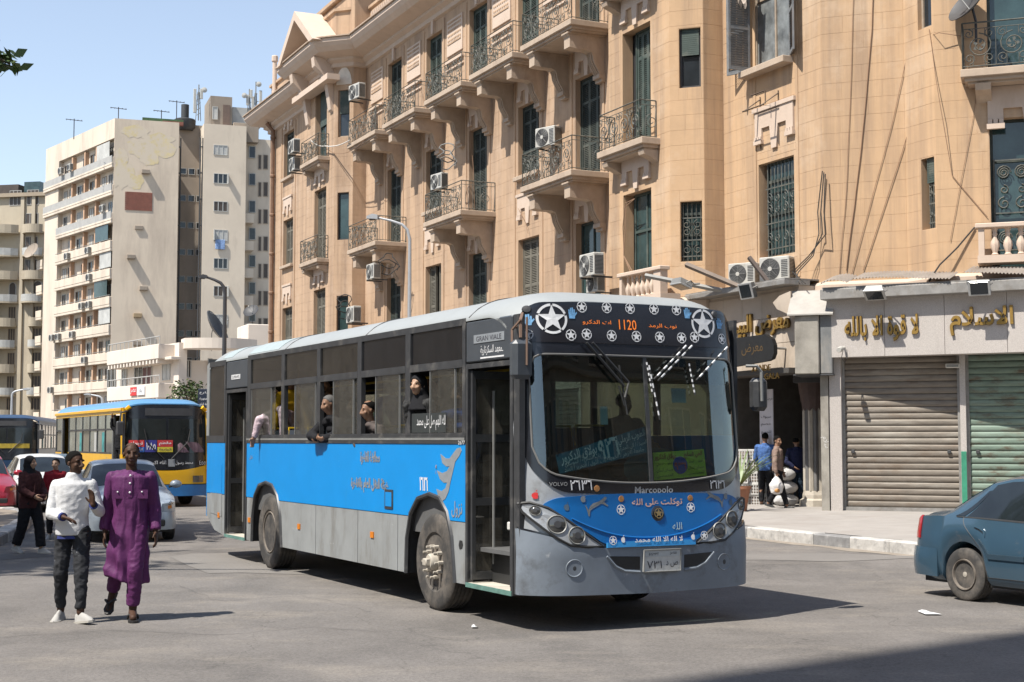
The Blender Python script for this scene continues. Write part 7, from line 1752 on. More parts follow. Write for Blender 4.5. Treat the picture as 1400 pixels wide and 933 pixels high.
        for sd in (1, -1):
            P('front_window', 0, 0, 6.12, 8.75, M_carglass, sd, fy=lambda u, v: lerp(lerp(1.42, 1.92, v), 2.36, u)); P('rear_side_window', 0, 0, 6.12, 8.75, M_carglass, sd, fy=lambda u, v: lerp(2.46, lerp(3.30, 3.02, v), u))
            o = P('quarter_window', 0, 0, 6.2, 8.3, M_carglass, sd, fy=lambda u, v: lerp(lerp(3.34, 3.06, v), lerp(3.48, 3.12, v), u), nu=3)
            for nm, y0, y1 in (('front_door', 1.36, 2.40), ('rear_door', 2.415, 3.24)):
                def fy(u, v, y0=y0, y1=y1, nm=nm):
                    e1 = y1
                    if nm == 'rear_door': vv = 2.2+v*3.9; e1 = min(3.34, 3.06+.30*max(0, (vv-2.4)/3.7)**.8)
                    return lerp(y0, e1, u)
                d = P(nm, y0, y1, 2.2, 6.02, paint, sd, .007, -.02, 12, 8, fy)
                ed = [(u_, 0) for u_ in [i/8 for i in range(9)]]+[(1, v_) for v_ in [i/8 for i in range(9)]]+[(1-u_, 1) for u_ in [i/8 for i in range(9)]]+[(0, 1-v_) for v_ in [i/8 for i in range(9)]]
                MB().tube([s.S(fy(a, b), lerp(2.2, 6.02, b), sd, .005) for a, b in ed], .0055, 4).build('door_gap', M_black, d)
                P('door_handle', y1-.22 if nm[0] == 'f' else 2.98, y1-.06 if nm[0] == 'f' else 3.14, 5.12, 5.36, M_chr if nm[0] == 'x' else paint, sd, .024, -.03, 6, 3, parent=d); P('handle_recess', y1-.2 if nm[0] == 'f' else 3.0, y1-.08 if nm[0] == 'f' else 3.12, 5.02, 5.18, M_black, sd, .013, -.01, 4, 2, parent=d)
                P('side_moulding', y0+.01, (y1-.02 if nm[0] == 'f' else 3.06), 3.55, 3.95, mat('trim_'+paint.name, tuple(x*.6 for x in paint.node_tree.nodes['Mix'].inputs[6].default_value[:3]) if 'Mix' in paint.node_tree.nodes else (.1, .1, .1), .5), sd, .02, -.02, 10, 2, parent=d)
            P('window_trim', 1.40, 3.46, 6.0, 6.12, M_black, sd, .008, -.012, 16, 1)
            P('headlight', .03, .22, 4.7, 6.6, M_lens, sd, .010, -.02, 6, 4, lambda u, v: lerp(.025+.05*v, .20+.14*(v), u)); P('tail_light', 4.06, 4.232, 4.6, 6.4, M_redlamp, sd, .012, -.02, 6, 4); P('indicator', .05, .12, 4.15, 4.6, M_orange, sd, .012, -.02, 4, 2)
            if True: P('fuel_flap', 3.56, 3.76, 5.1, 5.75, paint, sd, .006, -.012, 4, 3) if sd > 0 else None
            mr = MB().ball((sd*.93, 1.50, .98), .11, 10, sc=(1.05, .75, .7)).build('mirror', paint, t, True); MB().tube([(sd*.80, 1.48, .93), (sd*.9, 1.5, .96)], .025, 5).build('mirror_arm', M_black, mr)
        def X(name, y0f, v0, v1, m, off, nu=14, nv=3, half=1.):
            def f(u, v, o):
                e = -1+2*u; sd = 1 if e >= 0 else -1
                return Vector((sd*abs(e)*half, 0, 0)), 0
            return None
        # bumpers wrap round the ends: along the outline at fixed height
        def bumper(name, front, z0, z1, m, off=.016):
            def f(u, v, o):
                e = -1+2*u; k = abs(e)
                if front: y = lerp(0, .46, max(0, (k-.62)/.38)**1.0) if k > .62 else 0
                else: y = 4.24-(lerp(0, .50, (k-.62)/.38) if k > .62 else 0)
                w_ = pl(s.wm, y); off_ = off*min(1, .15+(1-k)/.25); x = (w_+off_) * (k/.62 if k < .62 else 1)
                yy = y-(off+.02*(1-k*k))*(1 if front else -1)*(1 if k < .75 else (1-k)/.25)
                z = lerp(z0, z1, v); bul = .02*sin(pi*v)*min(1, (1-k)/.2)
                return Vector(((x+bul*(k > .62)+o)*(1 if e >= 0 else -1), yy-bul*(1 if front else -1)*(k <= .62), z))
            return MB().shell(f, 30, 6, -.03).build(name, m, t, True)
        bf = bumper('front_bumper', True, .22, .53, paint); br = bumper('rear_bumper', False, .24, .56, paint)
        MB().bevbox(-.26, .26, -.075, -.05, .30, .42, .01).build('bumper_slot', M_black, bf, fix=False)
        for sd in (-1, 1): MB().bevbox(sd*.45-.11, sd*.45+.11, -.072, -.04, .28, .40, .02).build('fog_recess', M_black, bf, fix=False)
        g_ = MB().bevbox(-.24, .24, -.035, .02, .575, .66, .015).build('grille', M_black, t, fix=False); MB().box(-.22, .22, -.04, -.03, .612, .624).build('grille_bar', M_chr, g_, fix=False)
        pb = MB().bevbox(-.2, .2, -.095, -.075, .36, .47, .005).build('number_plate', M_plate, t, fix=False); lettering(plate, .06, M_ink, pb, M=Matrix.Translation((0, -.098, .41)), width=.3)
        pb = MB().bevbox(-.2, .2, 4.31, 4.33, .62, .73, .005).build('number_plate', M_plate, t, fix=False)
        # wheels
        wmz = MB().lathe(tyre_m(s.WRAD, .19), 30, 0, RX).mesh('wheel', M_tyre, True, 30)
        rm = MB().lathe([(.178, -.07), (.172, -.092), (.160, -.09), (.150, -.06), (.146, -.02)], 28, 0, RX, cap=False).lathe([(.148, -.03), (.128, -.035), (.118, -.06), (.085, -.055), (.075, -.035), (.06, -.05), (.045, -.05), (.0001, -.045)], 28, 1, RX, cap=False).mesh('rim', [rimm or M_rim, M_steelw if not rimm or rimm is M_rim else rimm], True, 30)
        hb = MB().lathe([(.0001, -.075), (.03, -.07), (.035, -.04)], 12, 0, RX).mesh('hub_cap', M_hub, True)
        hl = MB()
        for k in range(10): a = 2*pi*k/10; hl.lathe([(.015, -.061), (.0001, -.063)], 8, 0, Matrix.Translation((0, .103*cos(a), .103*sin(a))) @ RX)
        hlm = hl.mesh('rim_holes', M_black)
        for sd in (1, -1):
            for y in (s.WF, s.WR):
                w_ = inst('wheel', wmz, t, (sd*.72, y, s.WZ), (0, 0, 0 if sd < 0 else pi)); inst('rim', rm, w_, (-.01, 0, 0)); inst('hub_cap', hb, w_, (-.01, 0, 0)); o = inst('rim_holes', hlm, w_, (-.01, 0, 0)); o['kind'] = 'stuff'
        return t
car = Car()
def car_at(label, px, py, rz, paint, ref, **k):
    """stand the car so that its local ground point ref falls on the photo point"""
    p = gpt(px, py); M_ = Matrix.Rotation(rz, 3, 'Z'); o = p-M_ @ Vector((ref[0], ref[1], 0)); return car.build(label, (o.x, o.y, 0), rz, paint, **k)
P_blue = carpaint('paint_steel_blue', (.040, .078, .112), .2); P_silver = carpaint('paint_silver', (.30, .34, .38), .32); P_red = carpaint('paint_red', (.30, .015, .03), .3); P_white = carpaint('paint_white', (.56, .56, .54), .35); P_teal = carpaint('paint_slate', (.06, .10, .12), .3)
car_at('steel blue sedan car with dusty steel wheels passing in front of the roller shutters', 1319, 822, R(28), P_blue, (-.81, 3.33), rimm=M_rim)
car_at('silver blue sedan car facing the viewer behind the man in purple', 236, 737, R(20), P_silver, (.80, .80), rimm=M_silver)
car_at('white sedan car queuing beside the red car', 20, 700, R(26), P_white, (-.80, .80), rimm=M_silver)
car_at('dark slate sedan car between the white car and the yellow bus', 122, 697, R(22), P_teal, (.80, .80))
car_at('dark red sedan car cut by the edge behind the woman in the headscarf', 24, 703, R(24), P_red, (.82, .25), rimm=M_silver)
# ================================================================== OTHER BUSES
M_yel = mat('bus_yellow', (.66, .36, .004), .35, var=.05, scale=2, coat=.2, dirt=((.40, .25, .06), .6, .85, 1.2, None)); M_sky = mat('bus_sky', (.08, .24, .44), .35, var=.05, scale=2, coat=.2); M_navy = mat('bus_navy', (.01, .035, .085), .3, var=.1)
M_gldk = mat('bus_pane_dark', (.02, .024, .024), .06, var=.4, scale=1.2, spec=.6); M_glmid = mat('bus_pane_mid', (.09, .105, .10), .12, var=.5, scale=2.2, spec=.5)
def coach(label, loc, rz, W, L, H, body, roofm, bump, skirt, yellow=True):
    t = thing('city_bus', label, 'bus', loc, rz); h = W/2
    fs_ = lambda x, z: .22*abs(x/h)**4+max(0, z-.9)*.07
    F = lambda x, z, off=0.: Vector((x, fs_(x, z)-off, z))
    def fp(name, x0, x1, zl, zh, off, m, nx=24, nz=6, th=.03, parent=None):
        return MB().shell(lambda u, v, o: F(lerp(x0, x1, u), lerp(zl(lerp(x0, x1, u)), zh(lerp(x0, x1, u)), v), off-o), nx, nz, th).build(name, m, parent or t, True)
    K = lambda z: (lambda x: z)
    # sides
    for sd in (-1, 1):
        X = lambda a, b: (min(sd*a, sd*b), max(sd*a, sd*b))
        x0, x1 = X(h-.04, h)
        doors = [(.45, 1.25), (L-2.2, L-1.3)] if sd < 0 else []
        segs = []; y = .12
        for a, b in doors: segs.append((y, a)); y = b
        segs.append((y, L))
        for a, b in segs: MB().box(x0, x1, a, b, .38, 1.42).build('side_panel', body, t, fix=False)
        MB().box(x0, x1, .12, L, H-.42, H-.25).build('cant_rail', body, t, fix=False)
        xp0, xp1 = X(h-.03, h-.012)
        n = 8; y0 = .12
        cells = []
        y = 1.3 if sd < 0 else .3; W_ = (L-2.3-y)/6
        for k in range(6): cells.append((y+W_*k+.05, y+W_*(k+1)-.03))
        cells.append((L-1.2, L-.15))
        xf0, xf1 = X(h-.06, h+.004)
        edges = [.12]+[q for c in cells for q in c]+[L]
        fr_ = MB()
        for a, b in zip(edges[0::2], edges[1::2]):
            if any(d0 < (a+b)/2 < d1 and b-a > .5 for d0, d1 in doors): fr_.box(xf0, xf1, a, a+.06, 1.42, H-.42).box(xf0, xf1, b-.06, b, 1.42, H-.42)
            else: fr_.box(xf0, xf1, a, b, 1.42, H-.42)
        for a, b in cells: fr_.box(xf0, xf1, a, b, H-.85, H-.80).box(xf0, xf1, a, b, 1.42, 1.46)
        fr_.build('window_frame', M_frame, t, fix=False)
        for i, (a, b) in enumerate(cells):
            MB().box(xp0, xp1, a, b, 1.461, H-.851).build('side_pane', M_gldk if i % 3 == 0 else M_glmid, t, fix=False); MB().box(xp0, xp1, a, b, H-.799, H-.421).build('upper_pane', M_glmid, t, fix=False)
            if i in (1, 2, 4): MB().box(*X(h-.012, h-.008), a+.1, a+.4, 1.47, H-.9).build('curtain', mat('curtain_teal', (.05, .22, .22), .7, var=.4, scale=4) if i != 2 else M_winlt, t, fix=False)
        for a, b in doors:
            o = MB().box(*X(h-.25, h-.2), a+.05, b-.05, .45, H-.45).build('door_leaf', M_dgrey, t, fix=False); MB().box(*X(h-.19, h-.17), a+.15, b-.15, .6, H-.6).build('pane', M_gldk, o, fix=False); MB().tube([(sd*(h+.02), b-.03, .5), (sd*(h+.02), b-.03, H-.5)], .03, 5).build('door_post', M_grey, o)
    def rf(u, v, o):
        e = -1+2*u; e = abs(e)**.8*(1 if e > 0 else -1); y = lerp(fs_(e*h, H)+.0, L, v); z = H-.28*abs(e)**5-.16*max(0, 1-(y-.1)/.5)**2; return Vector((e*(h+.004), y, z-o))
    MB().shell(rf, 20, 20, .04).build('roof', roofm, t, True)
    if yellow: 
        for sd in (-1, 1): MB().tube([(sd*(h+.004), .2, H-.3), (sd*(h+.004), L, H-.3)], .05, 5).build('roof_stripe', body, t, True); MB().tube([F(sd*(h-.03), 1.0, .02), F(sd*(h-.03), 2.0, .02), F(sd*(h-.05), H-.35, .02), F(sd*(h-.2), H-.22, .02)], .06, 6).build('corner_trim', body, t, True)
    fp('front_upper', -h, h, K(1.0), lambda x: H-.16-.28*abs(x/h)**5, 0, M_mask)
    fp('windscreen', -h+.12, -.03, K(1.45), K(H-.55), .015, M_gldk, 12); fp('windscreen', .03, h-.12, K(1.45), K(H-.55), .015, M_gldk, 12)
    fp('destination_box', -h*.5, h*.6, K(H-.46), K(H-.26), .018, M_dgrey, 12, 2)
    fp('front_panel', -h, h, lambda x: .62, lambda x: .98+.17*abs(x/h)**2.2-.0, .02, body); fp('bumper', -h-.01, h+.01, K(.30), lambda x: .60, .05, bump, 24, 4)
    for sd in (-1, 1): o = fp('headlight', sd*(h*.72)-.15, sd*(h*.72)+.15, K(.66), K(.84), .045, M_lens, 6, 3)
    for z, r in ((.5, .5),):
        for sd in (-1, 1):
            for y in (2.0, L-2.3):
                w_ = MB().lathe(tyre_m(.46, .27), 28, 0, RX).build('wheel', M_tyre, t, True, loc=(sd*(h-.17), y, .46), angle=30); w_.rotation_euler = (0, 0, 0 if sd < 0 else pi); MB().lathe([(.27, -.1), (.22, -.1), (.15, -.03), (.0001, -.05)], 20, 0, RX).build('rim', M_rim, w_, True)
                MB().lathe([(.56, .0), (.56, -.012), (.47, -.012)], 26, 0, RX, pi, 2*pi) if False else None
                MB().prism([(y+.58*cos(pi*k/14), .40+.62*sin(pi*k/14)) for k in range(15)], sd*(h-.3), sd*(h+.004), ax='x').build('wheel_well', M_black, t, fix=False)
    MB().box(-h+.1, h-.1, .25, L-.1, .32, .6).build('chassis', M_black, t, fix=False)
    MB().box(-h+.01, h-.01, L-.05, L, .4, H-.3).build('rear_panel', body, t, fix=False)
    for sd in (-1, 1):
        m = MB().bevbox(sd*(h+.12)-.1, sd*(h+.12)+.1, -.15, -.03, H-1.0, H-.62, .03).build('mirror', M_dgrey, t); MB().tube([(sd*(h-.1), .15, H-.35), (sd*(h+.1), -.08, H-.4), (sd*(h+.12), -.08, H-.62)], .025, 5).build('mirror_arm', M_dgrey, m)
    for sd in (-.5, .5): MB().tube([F(sd*.2, 1.3, .05), F(sd*1.1, 1.75, .05), F(sd*1.25, 2.1, .045)], .015, 5).build('wiper', M_black, t)
    return t, F
YB_RZ = R(27)
p = gpt(228, 694); M_ = Matrix.Rotation(YB_RZ, 3, 'Z'); o_ = p-M_ @ Vector((0, .0, 0))
yb, F = coach('yellow bus with sky blue roof and bumper waiting behind the silver car', (o_.x, o_.y, 0), YB_RZ, 2.35, 10.2, 2.92, M_yel, M_sky, mat('bumper_blue', (.02, .14, .36), .4), M_yel)
def fsign(x0, x1, z0, z1, m, s, mm, off=.035):
    o = MB().shell(lambda u, v, q: F(lerp(x0, x1, u), lerp(z0, z1, v), off-q), 4, 2, .01).build('route_card', m, yb)
    vs, fs = text_mb(shape_ar(s), (z1-z0)*.62, 0, .02, width=(x1-x0)*.8); c = ((x0+x1)/2, (z0+z1)/2); MB().add([F(c[0]+v.x, c[1]+v.z, off+.006) for v in vs], fs).build('lettering', mm, o, fix=False)
fsign(-1.02, -.62, 1.62, 1.80, mat('card_red', (.45, .03, .03), .5), 'ترجمان', M_whites); fsign(-1.02, -.62, 1.48, 1.615, mat('card_blue', (.03, .12, .4), .5), 'الدراسة', M_whites)
fsign(-.6, -.29, 1.48, 1.80, mat('card_navy', (.03, .03, .2), .5), '١٠٨٥', M_whites); fsign(-.27, .14, 1.62, 1.80, mat('card_red', (.45, .03, .03), .5), 'مقطم', M_whites); fsign(-.27, .14, 1.48, 1.615, mat('card_yellow', (.5, .42, .03), .5), 'الجامعة', M_ink)
for s, x, w_ in (('الله اكبر', -.25, .42), ('محمد رسول', .45, .5), ('٤٥٥', .98, .2)):
    vs, fs = text_mb(shape_ar(s), .12, 0, 0, width=w_); MB().add([F(x+v.x, 1.19+v.z, .03) for v in vs], fs).build('lettering', M_whites, yb, fix=False)
MB().shell(lambda u, v, q: F(lerp(.02, .2, u), lerp(1.09, 1.29, v), .024-q), 3, 2, .006).build('pale_sticker', M_dkgrey, yb)
# striped cloth on the dashboard behind the glass edge
MB().shell(lambda u, v, q: F(lerp(.28, 1.02, u), lerp(1.47, 1.78-.1*(2*u-1)**4-.06*u, v), .028+.02*sin(9*u+3*v)-q), 22, 8, .02).build('dashboard_cloth', mat('cloth_striped', (.16, .10, .12), .8, var=.6, scale=2, stretch=(14, 14, .6)), yb, True)
vs, fs = text_mb(shape_ar('ـعـ'), .4, 0, .03); MB().add([Vector((-1.182, 2.1-v.x, 1.12+v.z)) for v in vs], fs).build('side_emblem', mat('emblem_blue', (.05, .2, .4), .5), yb, fix=False)
p = gpt(14, 655); o_ = at(8, 640, 60)
db_, F2 = coach('dark navy bus cut by the picture edge beyond the yellow bus', (o_.x, o_.y, 0), R(12), 2.5, 10, 2.85, M_navy, M_navy, M_navy, M_navy, False)
MB().shell(lambda u, v, q: F2(lerp(-.4, .9, u), lerp(1.47, 1.66, v), .03-q), 6, 2, .01).build('route_card', mat('card_ochre', (.30, .22, .02), .5, var=.3, scale=8), db_)
# paper scraps on the road
for x, y, s, lb in ((1271, 839, .14, 'white scrap of paper on the road behind the blue car'), (649, 858, .05, 'tiny pale scrap on the road under the bus door')):
    b = gpt(x, y, .006); tag(MB().grid(lambda u, v: (s*(u-.5)*1.2, s*(v-.5)*2, .01+.015*sin(u*5)*v), 4, 4).build('paper_scrap', M_whites, None, loc=b), lb, 'litter')
# ================================================================== PEOPLE
_tx = bpy.data.textures.new('folds', 'CLOUDS'); _tx.noise_scale = .09; _tx.noise_depth = 2
_tx2 = bpy.data.textures.new('folds_fine', 'CLOUDS'); _tx2.noise_scale = .04
def remesh(mb, name, mats, parent, vox, smooth=3, disp=0., paint=None, tex=None, crease=0., cs=(1, 1, 1)):
    me = mb.mesh(name+'_raw', mats, fix=False)
    o = bpy.data.objects.new(name, me); COL.objects.link(o)
    r = o.modifiers.new('r', 'REMESH'); r.mode = 'VOXEL'; r.voxel_size = vox
    if smooth: s = o.modifiers.new('s', 'SMOOTH'); s.factor = .5; s.iterations = smooth
    if disp: d = o.modifiers.new('d', 'DISPLACE'); d.texture = tex or _tx; d.strength = disp; d.mid_level = .5; d.texture_coords = 'LOCAL'
    dg = bpy.context.evaluated_depsgraph_get(); ev = o.evaluated_get(dg)
    m2 = bpy.data.meshes.new_from_object(ev); bpy.data.objects.remove(o); bpy.data.meshes.remove(me)
    m2.name = name; m2.polygons.foreach_set('use_smooth', [True]*len(m2.polygons))
    ml = list(mats) if isinstance(mats, (list, tuple)) else [mats]
    m2.materials.clear()
    for q in ml: m2.materials.append(q)
    m2.polygons.foreach_set('material_index', [0]*len(m2.polygons))
    if paint:
        for p in m2.polygons:
            c = p.center
            for (ctr, rad, mi, sc) in paint:
                d = c-ctr
                if (d.x/sc[0])**2+(d.y/sc[1])**2+(d.z/sc[2])**2 < rad*rad: p.material_index = mi
    if crease:
        nn = [(v.co.copy(), v.normal.copy()) for v in m2.vertices]
        for v, (c, nr) in zip(m2.vertices, nn):
            a = noise.noise((c.x*9*cs[0]+c.z*5*cs[2], c.y*9*cs[1], c.z*15*cs[2]-c.x*6)); b_ = noise.noise((c.x*22*cs[0]-c.z*9*cs[2], c.y*20*cs[1], c.z*30*cs[2]+c.x*12)); v.co = c+nr*crease*((1-2.4*abs(a))*.9+(.5-1.3*abs(b_))*.5)
    ob_ = bpy.data.objects.new(name, m2); link(ob_, parent); return ob_
def capsule(mb, a, b, ra, rb, ends=(1, 1), n=12, m=0):
    a, b = Vector(a), Vector(b); mb.tube([a, b], ra, n, m, True, [ra, rb])
    if ends[0]: mb.ball(a, ra, n, m)
    if ends[1]: mb.ball(b, rb, n, m)
def loft(mb, rings, n=18, m=0, pw=.9):
    """rings: (centre, rx, ry, yaw)"""
    vs = []
    for c, rx, ry, yaw in rings:
        c = Vector(c)
        for k in range(n):
            a = 2*pi*k/n; x = abs(cos(a))**pw*(1 if cos(a) > 0 else -1)*rx; y = abs(sin(a))**pw*(1 if sin(a) > 0 else -1)*ry
            vs.append(c+Vector((x*cos(yaw)-y*sin(yaw), x*sin(yaw)+y*cos(yaw), 0)))
    R_ = len(rings); fs = [(i*n+k, i*n+(k+1) % n, (i+1)*n+(k+1) % n, (i+1)*n+k) for i in range(R_-1) for k in range(n)]+[tuple(range(n)), tuple(range((R_-1)*n, R_*n))]
    mb.add(vs, fs, m)
DEF = dict(pel=(0, 0, .95), wai=(0, 0, 1.09), che=(0, .0, 1.30), nec=(0, .015, 1.47), hea=(0, -.005, 1.615),
  shR=(-.185, .01, 1.415), elR=(-.235, .04, 1.13), wrR=(-.245, -.02, .88), shL=(.185, .01, 1.415), elL=(.235, .04, 1.13), wrL=(.245, -.02, .88),
  hiR=(-.09, 0, .93), knR=(-.10, -.03, .50), anR=(-.10, .02, .09), toR=(-.12, -.15, .03), hiL=(.09, 0, .93), knL=(.10, -.03, .50), anL=(.10, .02, .09), toL=(.12, -.15, .03))
SK = {'dark': mat('skin_dark', (.062, .032, .020), .6, var=.1, scale=12, spec=.22), 'brown': mat('skin_brown', (.23, .125, .075), .5, var=.08, scale=12), 'tan': mat('skin_tan', (.34, .205, .13), .5, var=.08, scale=12)}
M_eye = mat('eye_dark', (.010, .008, .007), .75, spec=.1); M_hair = mat('hair_black', (.006, .0055, .005), .95, bump=.3, bscale=150, spec=.12); M_hairg = mat('hair_grey', (.085, .082, .08), .8, var=.3, scale=60)
LIP = {k: mat('lip_'+k, tuple(x*f for x, f in zip(c, (.8, .6, .6))), .5) for k, c in (('dark', (.075, .035, .028)), ('brown', (.22, .11, .08)), ('tan', (.30, .16, .11)))}
def person(label, loc, rz, H=1.75, J=None, skin='tan', vox=.012, hyaw=0., hpitch=0., yaw=0., top=None, bottom=None, shoes=None, hair='short', sleeves=True, cuffs=1.0, hand=('relax', 'relax'), group=None, robe=None, build=1., hijab=None, nolegs=False, fold=.012, sandals=False, collar=None, shirt=None, beard=False):
    P = {k: Vector(v) for k, v in DEF.items()}
    for k, v in (J or {}).items(): P[k] = Vector(v)
    t = thing('person', label, 'person', loc, rz, group); t.scale = (H/1.75,)*3
    sm_ = 4 if vox < .01 else 2
    b = MB(); n = 12 if vox < .01 else 8
    Y = yaw
    # trunk, limbs, neck
    loft(b, [(P['pel']-Vector((0, 0, .09)), .13, .10, Y), (P['pel'], .155*build, .115, Y), (P['wai'], .135*build, .10, Y), (P['che'], .16*build, .112, Y), (P['che']+Vector((0, 0, .10)), .155, .10, Y), (P['nec']-Vector((0, 0, .02)), .07, .065, Y)], 14)
    for s in 'RL':
        capsule(b, P['nec']-Vector((0, 0, .06)), P['sh'+s]-Vector((0, 0, .012)), .05, .048, n=n); capsule(b, P['sh'+s]-Vector((0, 0, .012)), P['el'+s], .048, .040, n=n); capsule(b, P['el'+s], P['wr'+s], .042, .028, n=n)
        if not nolegs:
            capsule(b, P['hi'+s], P['kn'+s], .088, .058, n=n); k_, a_ = P['kn'+s], P['an'+s]; c_ = k_.lerp(a_, .3)+Vector((0, .015, 0))
            capsule(b, k_, c_, .056, .058, n=n); capsule(b, c_, a_, .058, .038, n=n); capsule(b, a_-Vector((0, 0, .02)), P['to'+s]+Vector((0, 0, .01)), .042, .034, n=n) if (sandals or not shoes) else None
    capsule(b, P['nec']-Vector((0, 0, .03)), P['hea']-Vector((0, -.015, .06)), .058, .052, n=n)
    # head with face, turned by hyaw / hpitch
    Hm = Matrix.Translation(P['hea']) @ Matrix.Rotation(hyaw, 4, 'Z') @ Matrix.Rotation(hpitch, 4, 'X'); h = lambda x, y, z: Hm @ Vector((x, y, z))
    def eb(c, r, sc): b.ball((0, 0, 0), r, 14 if vox < .01 else 10, 0, sc, Hm @ Matrix.Translation(c))
    eb((0, .012, .035), .092, (.82, 1.03, .92)); eb((0, -.018, -.03), .072, (.86, 1.0, 1.12)); eb((0, -.052, -.085), .032, (1.15, .8, .75))
    capsule(b, h(0, -.088, .018), h(0, -.108, -.030), .010, .017, n=8); 
    for s in (-1, 1):
        eb((s*.017, -.094, -.034), .012, (1, 1, .8)); eb((s*.078, .012, -.005), .022, (.35, .8, 1.3)); eb((s*.035, -.076, .028), .020, (1.2, .6, .6)); eb((s*.045, -.062, -.022), .028, (.8, .7, .8))
    eb((0, -.086, -.060), .017, (1.5, .7, .75))
    # hands: palm and five bent fingers
    for si, s in enumerate('RL'):
        w_, e_ = P['wr'+s], P['el'+s]; d = (w_-e_).normalized(); sx_ = -1 if s == 'R' else 1
        mode = hand[si]
        pn = Vector((-sx_, 0, 0))
        if isinstance(mode, tuple): d = Vector(mode[1]).normalized(); pn = Vector(mode[2]).normalized(); mode = mode[0]
        pn = (pn-d*pn.dot(d)).normalized(); sd = d.cross(pn).normalized()*(1 if s == 'R' else -1)   # palm normal, thumb side
        pc = w_+d*.045
        for q in (-.026, -.009, .009, .026): capsule(b, w_+sd*q*.6, w_+d*.085+sd*q, .016, .0135, n=8)
        curl = {'relax': .38, 'open': .10, 'fist': 1.1, 'spread': .16}[mode]
        for q, L in ((.027, .072), (.009, .082), (-.009, .076), (-.027, .060)):
            sp = q*(.9 if mode in ('spread', 'open') else .15)*4
            p0 = w_+d*.085+sd*q; d1 = (d+sd*sp*.8).normalized(); 
            for j, (f, r0, r1) in enumerate(((.45, .0115, .0105), (.32, .0105, .0095), (.23, .0095, .008))):
                a = curl*(j+.4); dv = (d1*cos(a)+pn*sin(a)).normalized(); p1 = p0+dv*L*f; capsule(b, p0, p1, r0, r1, n=7); p0 = p1
        p0 = w_+d*.02+sd*.028; p1 = p0+(d*.6+sd*.7+pn*.25).normalized()*.042; p2 = p1+(d*.9+sd*.3+pn*.35).normalized()*.032
        capsule(b, p0, p1, .014, .012, n=7); capsule(b, p1, p2, .012, .009, n=7)
    pt = [(h(s*.034, -.088, .012), .013, 1, (1, 1.6, .55)) for s in (-1, 1)]+[(h(s*.036, -.088, .034), .021, 1, (1, 1.5, .28)) for s in (-1, 1)]+[(h(0, -.10, -.058), .022, 2, (1, 1, .42))]
    if beard: pt.append((h(0, -.06, -.095), .05, 1, (1, 1, .6)))
    body = remesh(b, 'body', [SK[skin], M_eye, LIP[skin]], t, vox*(.75 if vox < .01 else 1), sm_, 0, pt)
    # clothes
    e = .014
    if top:
        c = MB(); z0 = P['pel']-Vector((0, 0, top.get('low', .06))); wd = top.get('wide', 1.0)*build
        if robe: 
            hem = robe['hem']; rg = []
            for k in range(9):
                f = k/8; q = Vector(P['pel']).lerp(Vector(robe['c']), f); q.z = lerp(P['pel'].z, hem, f); rg.append((q, lerp(.172, robe['rx'], f), lerp(.14, robe['ry'], f), Y))
            loft(c, list(reversed(rg))+[(P['wai'], .17*wd, .135, Y), (P['che'], .19*wd, .14, Y), (P['che']+Vector((0, 0, .10)), .19, .125, Y), (P['nec']-Vector((0, 0, .035)), .10, .085, Y), (P['nec']+Vector((0, 0, -.01)), .064, .066, Y)], 20)
        else: loft(c, [(z0, .168*wd, .128, Y), (P['pel'], .172*wd, .132, Y), (P['wai'], .158*wd, .124, Y), (P['che'], .178*wd, .130, Y), (P['che']+Vector((0, 0, .10)), .178, .118, Y), (P['nec']-Vector((0, 0, .035)), .095, .082, Y), (P['nec']+Vector((0, 0, top.get('neck', .02))), .066, .066, Y)], 16)
        for s in 'RL':
            sr = top.get('sl', 1.); shp = P['sh'+s]-Vector((0, 0, .012))
            capsule(c, P['nec']-Vector((0, 0, .055)), shp, .058, .058, n=10); capsule(c, shp, P['el'+s], .060, .058*sr, n=10)
            if sleeves: we = P['el'+s].lerp(P['wr'+s], cuffs); capsule(c, P['el'+s], we, .060*sr, top.get('cuff', .042), (1, 0), n=10)
        g = remesh(c, top['name'], top['mat'], t, vox, sm_, top.get('fold', fold), crease=top.get('crease', .006), cs=top.get('cs', (1, 1, 1)))
        if shirt:
            for s in 'RL':
                d = (P['wr'+s]-P['el'+s]).normalized(); MB().tube([P['wr'+s]-d*.045, P['wr'+s]-d*.005], .044, 12).build('shirt_cuff', shirt, t, True)
            z_ = P['pel']-Vector((0, 0, .085)); k_ = MB(); loft(k_, [(z_-Vector((0, 0, .02)), .163, .125, Y), (z_+Vector((0, 0, .012)), .160, .120, Y)], 20); k_.build('shirt_hem', shirt, t, True)
    if bottom and not nolegs:
        c = MB(); loft(c, [(P['pel']-Vector((0, 0, .10)), .148, .120, Y), (P['pel'], .156*build, .120, Y), (P['pel']+Vector((0, 0, .05)), .140*build, .106, Y)], 14)
        lw_ = bottom.get('leg', 1.)
        for s in 'RL':
            capsule(c, P['hi'+s]-Vector((0, 0, .02)), P['kn'+s], .104*lw_, .078*lw_, n=10); a_ = P['kn'+s].lerp(P['an'+s], bottom.get('len', .93)); capsule(c, P['kn'+s], a_, .078*lw_, bottom.get('ankle', .058), (1, 0), n=10)
        remesh(c, bottom['name'], bottom['mat'], t, vox, sm_, bottom.get('fold', .016), crease=bottom.get('crease', .006))
